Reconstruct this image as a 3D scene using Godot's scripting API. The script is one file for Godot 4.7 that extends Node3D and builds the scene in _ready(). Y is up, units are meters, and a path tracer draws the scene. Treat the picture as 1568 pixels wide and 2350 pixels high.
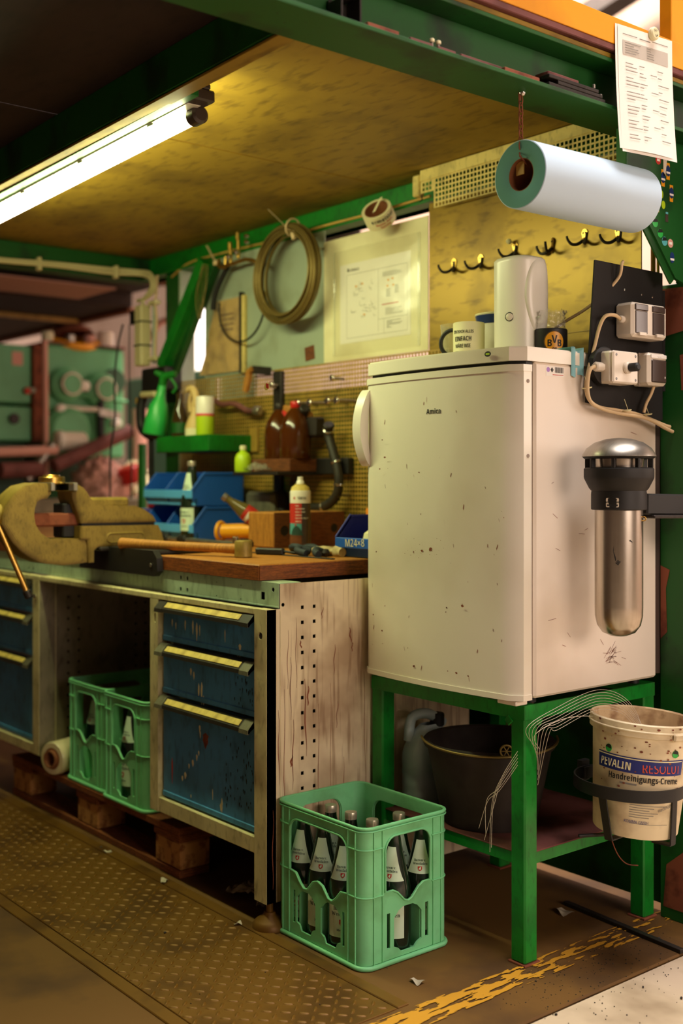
extends Node3D

var rng := RandomNumberGenerator.new()
var mats := {}
var texs := {}
var M := {}
var counts := {}

# ---------------------------------------------------------------- mesh builder
class MB:
	var v := PackedVector3Array()
	var n := PackedVector3Array()
	var t := PackedVector2Array()
	func tri(a: Vector3, b: Vector3, c: Vector3, na: Vector3, nb: Vector3, nc: Vector3, ua := Vector2.ZERO, ub := Vector2.ZERO, uc := Vector2.ZERO) -> void:
		if (b - a).cross(c - a).dot(na + nb + nc) > 0.0:
			v.append(a); v.append(c); v.append(b)
			n.append(na); n.append(nc); n.append(nb)
			t.append(ua); t.append(uc); t.append(ub)
		else:
			v.append(a); v.append(b); v.append(c)
			n.append(na); n.append(nb); n.append(nc)
			t.append(ua); t.append(ub); t.append(uc)
	# corners counter-clockwise seen from outside
	func quad(a: Vector3, b: Vector3, c: Vector3, d: Vector3, m := Vector3.ZERO) -> void:
		if m == Vector3.ZERO:
			m = (c - a).cross(d - b).normalized()
		tri(a, b, c, m, m, m, Vector2(0, 1), Vector2(1, 1), Vector2(1, 0))
		tri(a, c, d, m, m, m, Vector2(0, 1), Vector2(1, 0), Vector2(0, 0))
	func box(c: Vector3, s: Vector3, bev := 0.002, b := Basis.IDENTITY) -> MB:
		var h := s * 0.5
		bev = minf(bev, minf(h.x, minf(h.y, h.z)) * 0.95)
		var ax := [b.x.normalized(), b.y.normalized(), b.z.normalized()]
		var hh := [h.x, h.y, h.z]
		# faces
		for i in 3:
			var j := (i + 1) % 3
			var k := (i + 2) % 3
			for s1: float in [-1.0, 1.0]:
				var nrm: Vector3 = ax[i] * s1
				var o: Vector3 = c + nrm * hh[i]
				var u: Vector3 = ax[j] * (hh[j] - bev)
				var w: Vector3 = ax[k] * (hh[k] - bev)
				var p := [o - u - w, o + u - w, o + u + w, o - u + w]
				quadn(p[0], p[1], p[2], p[3], nrm)
				if bev > 0.0:
					# edge chamfers toward +-ax[j]
					for s2: float in [-1.0, 1.0]:
						var n2: Vector3 = (ax[i] * s1 + ax[j] * s2).normalized()
						var e1: Vector3 = c + ax[i] * s1 * hh[i] + ax[j] * s2 * (hh[j] - bev)
						var e2: Vector3 = c + ax[i] * s1 * (hh[i] - bev) + ax[j] * s2 * hh[j]
						quadn(e1 - w, e1 + w, e2 + w, e2 - w, n2)
		if bev > 0.0:
			for sx: float in [-1.0, 1.0]:
				for sy: float in [-1.0, 1.0]:
					for sz: float in [-1.0, 1.0]:
						var cx: Vector3 = ax[0] * sx
						var cy: Vector3 = ax[1] * sy
						var cz: Vector3 = ax[2] * sz
						var q := c + cx * (h.x - bev) + cy * (h.y - bev) + cz * (h.z - bev)
						var nn := (cx + cy + cz).normalized()
						tri(q + cx * bev, q + cy * bev, q + cz * bev, nn, nn, nn)
		return self
	func quadn(a: Vector3, b: Vector3, c: Vector3, d: Vector3, m: Vector3) -> void:
		tri(a, b, c, m, m, m, Vector2(0, 1), Vector2(1, 1), Vector2(1, 0))
		tri(a, c, d, m, m, m, Vector2(0, 1), Vector2(1, 0), Vector2(0, 0))
	# box between two corners
	func bx(a: Vector3, b: Vector3, bev := 0.002) -> MB:
		return box((a + b) * 0.5, (b - a).abs(), bev)
	# bar with a rectangular section between two points
	func bar(a: Vector3, b: Vector3, w: float, h: float, up := Vector3.UP, bev := 0.001) -> MB:
		var z := (b - a).normalized()
		var x := up.cross(z)
		if x.length() < 0.01:
			x = Vector3.RIGHT.cross(z)
		x = x.normalized()
		var y := z.cross(x).normalized()
		return box((a + b) * 0.5, Vector3(w, h, (b - a).length()), bev, Basis(x, y, z))
	# profile of (radius, height), revolved round the y axis of xf
	func lathe(p: Array, xf := Transform3D.IDENTITY, segs := 32, a0 := 0.0, a1 := TAU, crease := 0.7) -> MB:
		var m := p.size()
		var nor := []
		for i in m - 1:
			var d: Vector2 = p[i + 1] - p[i]
			nor.append(Vector2(d.y, -d.x).normalized())
		var total := 0.0
		var run := [0.0]
		for i in m - 1:
			total += (p[i + 1] - p[i]).length()
			run.append(total)
		for i in m - 1:
			var n0: Vector2 = nor[i]
			var n1: Vector2 = nor[i]
			if i > 0 and absf(nor[i].angle_to(nor[i - 1])) < crease:
				n0 = (nor[i] + nor[i - 1]).normalized()
			if i < m - 2 and absf(nor[i].angle_to(nor[i + 1])) < crease:
				n1 = (nor[i] + nor[i + 1]).normalized()
			if (p[i + 1] - p[i]).length() < 1e-7:
				continue
			for k in segs:
				var b0 := a0 + (a1 - a0) * k / segs
				var b1 := a0 + (a1 - a0) * (k + 1) / segs
				var c0 := Vector3(cos(b0), 0, -sin(b0))
				var c1 := Vector3(cos(b1), 0, -sin(b1))
				var y0 := Vector3(0, p[i].y, 0)
				var y1 := Vector3(0, p[i + 1].y, 0)
				var A = xf * (c0 * p[i].x + y0)
				var B = xf * (c1 * p[i].x + y0)
				var C = xf * (c1 * p[i + 1].x + y1)
				var D = xf * (c0 * p[i + 1].x + y1)
				var bs := xf.basis
				var NA := (bs * (c0 * n0.x + Vector3(0, n0.y, 0))).normalized()
				var NB := (bs * (c1 * n0.x + Vector3(0, n0.y, 0))).normalized()
				var NC := (bs * (c1 * n1.x + Vector3(0, n1.y, 0))).normalized()
				var ND := (bs * (c0 * n1.x + Vector3(0, n1.y, 0))).normalized()
				var u0 := float(k) / segs
				var u1 := float(k + 1) / segs
				var v0: float = 1.0 - run[i] / total
				var v1: float = 1.0 - run[i + 1] / total
				if p[i].x > 1e-6:
					tri(A, B, C, NA, NB, NC, Vector2(u0, v0), Vector2(u1, v0), Vector2(u1, v1))
				if p[i + 1].x > 1e-6:
					tri(A, C, D, NA, NC, ND, Vector2(u0, v0), Vector2(u1, v1), Vector2(u0, v1))
		return self
	func cyl(a: Vector3, b: Vector3, r: float, segs := 20, bev := 0.0) -> MB:
		var l := (b - a).length()
		bev = minf(bev, minf(r, l * 0.5) * 0.9)
		var pr := [Vector2(0, 0), Vector2(r - bev, 0), Vector2(r, bev), Vector2(r, l - bev), Vector2(r - bev, l), Vector2(0, l)]
		return lathe(pr, MB.along(a, b), segs)
	static func along(a: Vector3, b: Vector3) -> Transform3D:
		var y := (b - a).normalized()
		var x := y.cross(Vector3.FORWARD)
		if x.length() < 0.05:
			x = y.cross(Vector3.RIGHT)
		x = x.normalized()
		return Transform3D(Basis(x, y, x.cross(y)), a)
	func tube(pts: Array, r, segs := 8, closed := false) -> MB:
		var m := pts.size()
		var tans := []
		for i in m:
			var q: Vector3
			if closed:
				q = pts[(i + 1) % m] - pts[(i + m - 1) % m]
			else:
				q = pts[mini(i + 1, m - 1)] - pts[maxi(i - 1, 0)]
			tans.append(q.normalized())
		var up: Vector3 = Vector3.UP if absf(tans[0].y) < 0.9 else Vector3.RIGHT
		var x: Vector3 = up.cross(tans[0]).normalized()
		var rings := []
		for i in m:
			x = (x - tans[i] * x.dot(tans[i])).normalized()
			var y: Vector3 = tans[i].cross(x)
			var rad: float = r[i] if r is Array else r
			var ring := []
			for k in segs:
				var a := TAU * k / segs
				var dd := x * cos(a) + y * sin(a)
				ring.append([pts[i] + dd * rad, dd])
			rings.append(ring)
		var last := m if closed else m - 1
		for i in last:
			var ra: Array = rings[i]
			var rb: Array = rings[(i + 1) % m]
			for k in segs:
				var k2 := (k + 1) % segs
				tri(ra[k][0], ra[k2][0], rb[k2][0], ra[k][1], ra[k2][1], rb[k2][1])
				tri(ra[k][0], rb[k2][0], rb[k][0], ra[k][1], rb[k2][1], rb[k][1])
		if not closed:
			for e: int in [0, m - 1]:
				var nn: Vector3 = tans[e] * (-1.0 if e == 0 else 1.0)
				for k in segs:
					tri(pts[e], rings[e][k][0], rings[e][(k + 1) % segs][0], nn, nn, nn)
		return self
	# parametric surface; f(u, v) -> Vector3
	func grid(f: Callable, nu: int, nv: int, flip := false) -> MB:
		var P := []
		for i in nu + 1:
			var row := PackedVector3Array()
			for j in nv + 1:
				row.append(f.call(float(i) / nu, float(j) / nv))
			P.append(row)
		var N := []
		for i in nu + 1:
			var row := PackedVector3Array()
			for j in nv + 1:
				var du: Vector3 = P[mini(i + 1, nu)][j] - P[maxi(i - 1, 0)][j]
				var dv: Vector3 = P[i][mini(j + 1, nv)] - P[i][maxi(j - 1, 0)]
				if i == 0 and (P[0][j] - P[nu][j]).length() < 1e-6:
					du = P[1][j] - P[nu - 1][j]
				if i == nu and (P[0][j] - P[nu][j]).length() < 1e-6:
					du = P[1][j] - P[nu - 1][j]
				var c := du.cross(dv)
				row.append((-c if flip else c).normalized())
			for j in nv + 1:
				if row[j].length_squared() < 0.5:
					row[j] = row[mini(j + 1, nv)] if j == 0 else row[j - 1]
			N.append(row)
		for i in nu:
			for j in nv:
				var u0 := float(i) / nu
				var u1 := float(i + 1) / nu
				var v0 := float(j) / nv
				var v1 := float(j + 1) / nv
				tri(P[i][j], P[i + 1][j], P[i + 1][j + 1], N[i][j], N[i + 1][j], N[i + 1][j + 1], Vector2(u0, v0), Vector2(u1, v0), Vector2(u1, v1))
				tri(P[i][j], P[i + 1][j + 1], P[i][j + 1], N[i][j], N[i + 1][j + 1], N[i][j + 1], Vector2(u0, v0), Vector2(u1, v1), Vector2(u0, v1))
		return self
	# polygon in the xy plane of xf (z from 0 to -depth), holes cut through
	func plate(outer: PackedVector2Array, holes: Array, depth: float, xf := Transform3D.IDENTITY) -> MB:
		var pieces := [outer]
		if holes.size() > 0:
			var lo := outer[0]
			var hi := outer[0]
			for p in outer:
				lo = lo.min(p); hi = hi.max(p)
			var cuts := []
			for h: PackedVector2Array in holes:
				var a := h[0]
				var b := h[0]
				for p in h:
					a = a.min(p); b = b.max(p)
				var cx := (a.x + b.x) * 0.5
				var near := false
				for c: float in cuts:
					if absf(c - cx) < 0.0004:
						near = true
				if not near:
					cuts.append(cx)
			cuts.sort()
			var edges := [lo.x - 0.01] + cuts + [hi.x + 0.01]
			pieces = []
			for i in edges.size() - 1:
				var strip := PackedVector2Array([Vector2(edges[i], lo.y - 0.01), Vector2(edges[i + 1], lo.y - 0.01), Vector2(edges[i + 1], hi.y + 0.01), Vector2(edges[i], hi.y + 0.01)])
				var now: Array = scaled_intersect(outer, strip)
				for h: PackedVector2Array in holes:
					var nxt := []
					for q: PackedVector2Array in now:
						nxt.append_array(scaled_clip(q, h))
					now = nxt
				pieces.append_array(now)
		var nf := (xf.basis * Vector3(0, 0, 1)).normalized()
		for q: PackedVector2Array in pieces:
			var idx := Geometry2D.triangulate_polygon(q)
			if idx.size() == 0:
				print("no triangles for ", q.size(), " ", q)
			for i in range(0, idx.size(), 3):
				var a := q[idx[i]]
				var b := q[idx[i + 1]]
				var c := q[idx[i + 2]]
				tri(xf * Vector3(a.x, a.y, 0), xf * Vector3(b.x, b.y, 0), xf * Vector3(c.x, c.y, 0), nf, nf, nf, a, b, c)
				if depth > 0.0:
					tri(xf * Vector3(a.x, a.y, -depth), xf * Vector3(b.x, b.y, -depth), xf * Vector3(c.x, c.y, -depth), -nf, -nf, -nf, a, b, c)
		if depth > 0.0:
			wall(outer, depth, xf, 1.0)
			for h: PackedVector2Array in holes:
				wall(h, depth, xf, -1.0)
		return self
	func scaled_intersect(a: PackedVector2Array, b: PackedVector2Array) -> Array:
		var r := []
		for q: PackedVector2Array in Geometry2D.intersect_polygons(a, b):
			r.append(q)
		return r
	func scaled_clip(a: PackedVector2Array, b: PackedVector2Array) -> Array:
		var r := []
		for q: PackedVector2Array in Geometry2D.clip_polygons(a, b):
			r.append(q)
		return r
	func wall(p: PackedVector2Array, depth: float, xf: Transform3D, side: float) -> void:
		var area := 0.0
		for i in p.size():
			area += p[i].cross(p[(i + 1) % p.size()])
		var sg := signf(area) * side
		var m := p.size()
		for i in m:
			var a := p[i]
			var b := p[(i + 1) % m]
			var d := (b - a)
			if d.length() < 1e-6:
				continue
			var n1 := Vector3(d.y, -d.x, 0).normalized() * sg
			var na := n1
			var nb := n1
			var dp := a - p[(i + m - 1) % m]
			var dn := p[(i + 2) % m] - b
			if absf(d.angle_to(dp)) < 0.6:
				na = (n1 + Vector3(dp.y, -dp.x, 0).normalized() * sg).normalized()
			if absf(d.angle_to(dn)) < 0.6:
				nb = (n1 + Vector3(dn.y, -dn.x, 0).normalized() * sg).normalized()
			var bs := xf.basis
			na = bs * na
			nb = bs * nb
			var A := xf * Vector3(a.x, a.y, 0)
			var B := xf * Vector3(b.x, b.y, 0)
			var C := xf * Vector3(b.x, b.y, -depth)
			var D := xf * Vector3(a.x, a.y, -depth)
			tri(A, B, C, na, nb, nb)
			tri(A, C, D, na, nb, na)
	func cut(p0: MB, off: Vector3) -> MB:
		for i in p0.v.size():
			v.append(p0.v[i] + off)
		n.append_array(p0.n)
		t.append_array(p0.t)
		return self
	func warp(f: Callable) -> MB:
		# moves every vertex, then makes flat normals again
		for i in v.size():
			v[i] = f.call(v[i])
		for i in range(0, v.size(), 3):
			var m := -(v[i + 1] - v[i]).cross(v[i + 2] - v[i]).normalized()
			n[i] = m; n[i + 1] = m; n[i + 2] = m
		return self
	func mesh(off := Vector3.ZERO) -> ArrayMesh:
		var a := []
		a.resize(Mesh.ARRAY_MAX)
		if off != Vector3.ZERO:
			for i in v.size():
				v[i] -= off
		a[Mesh.ARRAY_VERTEX] = v
		a[Mesh.ARRAY_NORMAL] = n
		a[Mesh.ARRAY_TEX_UV] = t
		var r := ArrayMesh.new()
		r.add_surface_from_arrays(Mesh.PRIMITIVE_TRIANGLES, a)
		return r

# ---------------------------------------------------------------- scene helpers
func numbered(called: String) -> String:
	var k: int = counts.get(called, 0)
	counts[called] = k + 1
	return called if k == 0 else "%s_%03d" % [called, k]

func tag(o: Node3D, label: String, category: String, group := "", kind := "") -> Node3D:
	if label:
		o.set_meta("label", label)
	if category:
		o.set_meta("category", category)
	if group:
		o.set_meta("group", group)
	if kind:
		o.set_meta("kind", kind)
	return o

func thing(called: String, label: String, category: String, at := Vector3.ZERO, group := "", kind := "", turn := 0.0) -> Node3D:
	var o := Node3D.new()
	o.name = numbered(called)
	add_child(o)
	o.position = at
	o.rotation.y = turn
	tag(o, label, category, group, kind)
	return o

# a part whose builder is in world coordinates (local = false) or in its thing's own
func part(o: Node3D, called: String, mb: MB, m: Material, local := false, label := "") -> MeshInstance3D:
	var r := MeshInstance3D.new()
	r.name = called
	var off := Vector3.ZERO
	if not local:
		var q: Node = o
		while q is Node3D and q != self:
			off += q.position
			q = q.get_parent()
	r.mesh = mb.mesh(off)
	r.material_override = m
	o.add_child(r, true)
	if label:
		r.set_meta("label", label)
	return r

# a thing that is one mesh; its origin goes to `at`
func single(called: String, label: String, category: String, mb: MB, m: Material, at := Vector3.ZERO, group := "", kind := "") -> MeshInstance3D:
	var r := MeshInstance3D.new()
	r.name = numbered(called)
	r.mesh = mb.mesh(at)
	r.material_override = m
	r.position = at
	add_child(r)
	tag(r, label, category, group, kind)
	return r

func dup(o: Node3D, at: Vector3, turn := 0.0, label := "") -> Node3D:
	var base := String(o.name)
	var c: Node3D = o.duplicate()
	var rx := RegEx.create_from_string("_\\d\\d\\d$")
	c.name = numbered(rx.sub(base, ""))
	add_child(c)
	c.position = at
	c.rotation.y = turn
	if label:
		c.set_meta("label", label)
	return c

func V(x: float, y: float, z: float) -> Vector3:
	return Vector3(x, y, z)

func rect(x0: float, y0: float, x1: float, y1: float) -> PackedVector2Array:
	return PackedVector2Array([Vector2(x0, y0), Vector2(x1, y0), Vector2(x1, y1), Vector2(x0, y1)])

func rrect(x0: float, y0: float, x1: float, y1: float, r: float, k := 5) -> PackedVector2Array:
	var p := PackedVector2Array()
	for q: Array in [[x1 - r, y0 + r, -PI / 2], [x1 - r, y1 - r, 0.0], [x0 + r, y1 - r, PI / 2], [x0 + r, y0 + r, PI]]:
		for i in k + 1:
			var a: float = q[2] + PI / 2 * i / k
			p.append(Vector2(q[0] + r * cos(a), q[1] + r * sin(a)))
	return p

func disc(c: Vector2, r: float, k := 16, sy := 1.0) -> PackedVector2Array:
	var p := PackedVector2Array()
	for i in k:
		p.append(c + Vector2(cos(TAU * i / k), sy * sin(TAU * i / k)) * r)
	return p

# Catmull-Rom through points
func smooth(p: Array, k := 6) -> Array:
	var out := []
	var m := p.size()
	for i in m - 1:
		var a: Vector3 = p[maxi(i - 1, 0)]
		var b: Vector3 = p[i]
		var c: Vector3 = p[i + 1]
		var d: Vector3 = p[mini(i + 2, m - 1)]
		for j in k:
			out.append(b.cubic_interpolate(c, a, d, float(j) / k))
	out.append(p[m - 1])
	return out

# frames: a plate drawn in (x, y) that faces +z, +x or down
func face_z(x: float, y: float, z: float) -> Transform3D:
	return Transform3D(Basis.IDENTITY, Vector3(x, y, z))
func face_x(x: float, y: float, z: float) -> Transform3D:
	# local x runs to -z (to the right seen from +x)
	return Transform3D(Basis(Vector3(0, 0, -1), Vector3(0, 1, 0), Vector3(1, 0, 0)), Vector3(x, y, z))

# ---------------------------------------------------------------- lettering
var fonts := {}
func font(f: String, bold := false) -> SystemFont:
	var key := f + str(bold)
	if not fonts.has(key):
		var s := SystemFont.new()
		s.font_names = PackedStringArray([f])
		s.font_weight = 700 if bold else 400
		fonts[key] = s
	return fonts[key]

# lettering of cap height about h, drawn in xf (facing its +z), `bend` > 0 wraps it round a cylinder of that radius
func letters(o: Node3D, called: String, s: String, h: float, m: Material, xf: Transform3D, bend := 0.0, bold := true, fnt := "Droid Sans", center := true, squeeze := 1.0) -> MeshInstance3D:
	var tm := TextMesh.new()
	tm.font = font(fnt, bold)
	tm.text = s
	tm.font_size = 32
	tm.pixel_size = h / 23.0
	tm.depth = 0.0
	tm.curve_step = 3.0
	tm.horizontal_alignment = HORIZONTAL_ALIGNMENT_CENTER if center else HORIZONTAL_ALIGNMENT_LEFT
	var arr := tm.get_mesh_arrays()
	var r := MeshInstance3D.new()
	r.name = called
	var mb := MB.new()
	var vv: PackedVector3Array = arr[Mesh.ARRAY_VERTEX]
	var ii = arr[Mesh.ARRAY_INDEX]
	var order := []
	if ii != null and ii.size() > 0:
		order = Array(ii)
	else:
		order = range(vv.size())
	for i in range(0, order.size() - 2, 3):
		var p := []
		var q := []
		for k in 3:
			var a: Vector3 = vv[order[i + k]]
			a.x *= squeeze
			if bend > 0.0:
				var th := a.x / bend
				p.append(xf * Vector3(bend * sin(th), a.y, bend * cos(th) - bend + 0.0004))
				q.append(xf.basis * Vector3(sin(th), 0, cos(th)))
			else:
				p.append(xf * Vector3(a.x, a.y, 0.0004))
				q.append(xf.basis * Vector3(0, 0, 1))
		mb.tri(p[0], p[1], p[2], q[0], q[1], q[2])
	if mb.v.size() == 0:
		return null
	return part(o, called, mb, m)

# ---------------------------------------------------------------- textures and materials
func noise(seed_: int, freq: float, oct := 4, type := FastNoiseLite.TYPE_SIMPLEX_SMOOTH) -> FastNoiseLite:
	var f := FastNoiseLite.new()
	f.seed = seed_
	f.noise_type = type
	f.frequency = freq
	f.fractal_octaves = oct
	return f

# seamless grey noise image as bytes 0..255
func nbytes(f: FastNoiseLite, w: int, h: int) -> PackedByteArray:
	var im := f.get_seamless_image(w, h, false, false, 0.15, true)
	im.convert(Image.FORMAT_L8)
	return im.get_data()

func tex_from(w: int, h: int, b: PackedByteArray) -> ImageTexture:
	return ImageTexture.create_from_image(Image.create_from_data(w, h, false, Image.FORMAT_RGB8, b))

# blotchy multiplier: base grey range lo..1, plus dark specks and streaks; tint is the dirt's colour
func dirt_tex(key: String, seed_: int, size: int, amount: float, specks: float, streak: Vector2, tint: Color) -> ImageTexture:
	if texs.has(key):
		return texs[key]
	var a := nbytes(noise(seed_, 3.0 / size, 5), size, size)
	var st := FastNoiseLite.new()
	st.seed = seed_ + 7
	st.frequency = 1.0
	st.fractal_octaves = 3
	var sp := nbytes(noise(seed_ + 3, 60.0 / size, 2), size, size)
	var out := PackedByteArray()
	out.resize(size * size * 3)
	var tr := tint.r; var tg := tint.g; var tb := tint.b
	var sx := streak.x
	var sy := streak.y
	for y in size:
		for x in size:
			var i := y * size + x
			var d := clampf((a[i] / 255.0 - 0.45) * 2.2, 0.0, 1.0) * amount
			if sx > 0.0:
				var q := st.get_noise_2d(x * sx, y * sy)
				d += maxf(0.0, q - 0.12) * amount * 1.6
			var s := sp[i] / 255.0
			if s > 1.0 - specks:
				d += 0.55
			d = minf(d, 1.0)
			out[i * 3] = int(255.0 * (1.0 - d * (1.0 - tr)))
			out[i * 3 + 1] = int(255.0 * (1.0 - d * (1.0 - tg)))
			out[i * 3 + 2] = int(255.0 * (1.0 - d * (1.0 - tb)))
	texs[key] = tex_from(size, size, out)
	return texs[key]

func wood_tex(key: String, seed_: int, size: int, sx: float, sy: float, dark: Color, light: Color) -> ImageTexture:
	if texs.has(key):
		return texs[key]
	var f := noise(seed_, 1.0, 4)
	var g := noise(seed_ + 1, 1.0, 2)
	var out := PackedByteArray()
	out.resize(size * size * 3)
	for y in size:
		for x in size:
			var q := f.get_noise_2d(x * sx, y * sy) * 0.5 + 0.5
			q = clampf(q + 0.3 * g.get_noise_2d(x * sx * 6.0, y * sy * 6.0), 0.0, 1.0)
			var c := dark.lerp(light, q)
			var i := (y * size + x) * 3
			out[i] = int(c.r * 255)
			out[i + 1] = int(c.g * 255)
			out[i + 2] = int(c.b * 255)
	texs[key] = tex_from(size, size, out)
	return texs[key]

func mat(key: String, c: Color, rough := 0.6, metal := 0.0, tx: Texture2D = null, scale := 1.0, bump := 0.0) -> StandardMaterial3D:
	var m := StandardMaterial3D.new()
	m.resource_name = key
	m.albedo_color = c
	m.roughness = rough
	m.metallic = metal
	if tx:
		m.albedo_texture = tx
		m.uv1_triplanar = true
		m.uv1_scale = Vector3.ONE * scale
		if bump > 0.0:
			m.heightmap_enabled = true
			m.heightmap_texture = tx
			m.heightmap_scale = bump
	M[key] = m
	return m

func uvmat(key: String, c: Color, rough: float, tx: Texture2D) -> StandardMaterial3D:
	var m := mat(key, c, rough)
	m.albedo_texture = tx
	return m

func glassy(key: String, c: Color, alpha: float) -> StandardMaterial3D:
	var m := mat(key, Color(c.r, c.g, c.b, alpha), 0.06)
	m.transparency = BaseMaterial3D.TRANSPARENCY_ALPHA
	return m

func C(h: String) -> Color:
	return Color.html(h)

func _ready() -> void:
	rng.seed = 4711
	# ---- camera
	var cam := Camera3D.new()
	cam.name = "camera"
	cam.projection = Camera3D.PROJECTION_FRUSTUM
	cam.near = 0.05
	cam.far = 60.0
	cam.size = 2.0 * 0.05 * 1175.0 / 2643.05
	cam.frustum_offset = Vector2(0.0, -0.05 * (1175.0 - 1102.65) / 2643.05)
	var yaw := atan((4019.09 - 784.0) / 2643.05)
	cam.transform = Transform3D(Basis(V(cos(yaw), 0, -sin(yaw)), V(0, 1, 0), V(sin(yaw), 0, cos(yaw))), V(0, 1.13, 0))
	var ca := CameraAttributesPhysical.new()
	ca.frustum_focal_length = 40.5
	ca.frustum_focus_distance = 2.72
	ca.exposure_aperture = 1.9
	cam.attributes = ca
	add_child(cam)
	cam.current = true
	# ---- air and exposure
	var env := Environment.new()
	env.background_mode = Environment.BG_COLOR
	env.background_color = Color(0.02, 0.02, 0.02)
	env.tonemap_mode = Environment.TONE_MAPPER_LINEAR
	env.tonemap_exposure = 1.22
	env.sdfgi_enabled = true
	env.ssao_enabled = true
	env.ssil_enabled = true
	var we := WorldEnvironment.new()
	we.name = "air"
	we.environment = env
	add_child(we)
	# ---- daylight through the hall's roof lights and windows
	area("roof_light_over_yard", V(-0.65, 5.75, -2.4), V(-0.65, 0, -2.4), Vector2(1.4, 3.0), C("fff4ee"), 20.0)
	area("roof_light_over_machines", V(-6.0, 5.75, -4.2), V(-6.0, 0, -4.2), Vector2(2.6, 1.6), C("ffeadb"), 62.0)
	area("window_light_right", V(1.9, 2.3, -6.28), V(1.9, 2.2, 0), Vector2(2.2, 1.8), C("ffdcc0"), 3.2)
	area("window_light_side", V(4.7, 2.4, -1.6), V(-2.0, 1.2, -1.9), Vector2(3.0, 1.8), C("ffdcc0"), 8.5)
	area("window_light_left", V(-10.3, 2.65, -6.3), V(-10.3, 2.6, 0), Vector2(1.2, 1.0), C("fff0e4"), 3.0)
	materials()
	hall()
	platform()
	lamp()
	floor_things()
	bench()
	fridge_group()
	wall_things()
	bench_things()
	under_things()
	top_things()
	background()

func area(called: String, at: Vector3, to: Vector3, size: Vector2, c: Color, e: float) -> AreaLight3D:
	var l := AreaLight3D.new()
	l.name = called
	l.area_size = size
	l.light_color = c
	l.light_energy = e
	l.shadow_enabled = true
	l.set("area_range", 30.0)
	l.set("area_attenuation", 2.0)
	var z := (at - to).normalized()
	var up := V(0, 1, 0) if absf(z.y) < 0.9 else V(0, 0, -1)
	var x := up.cross(z).normalized()
	l.transform = Transform3D(Basis(x, z.cross(x), z), at)
	add_child(l)
	return l

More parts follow.
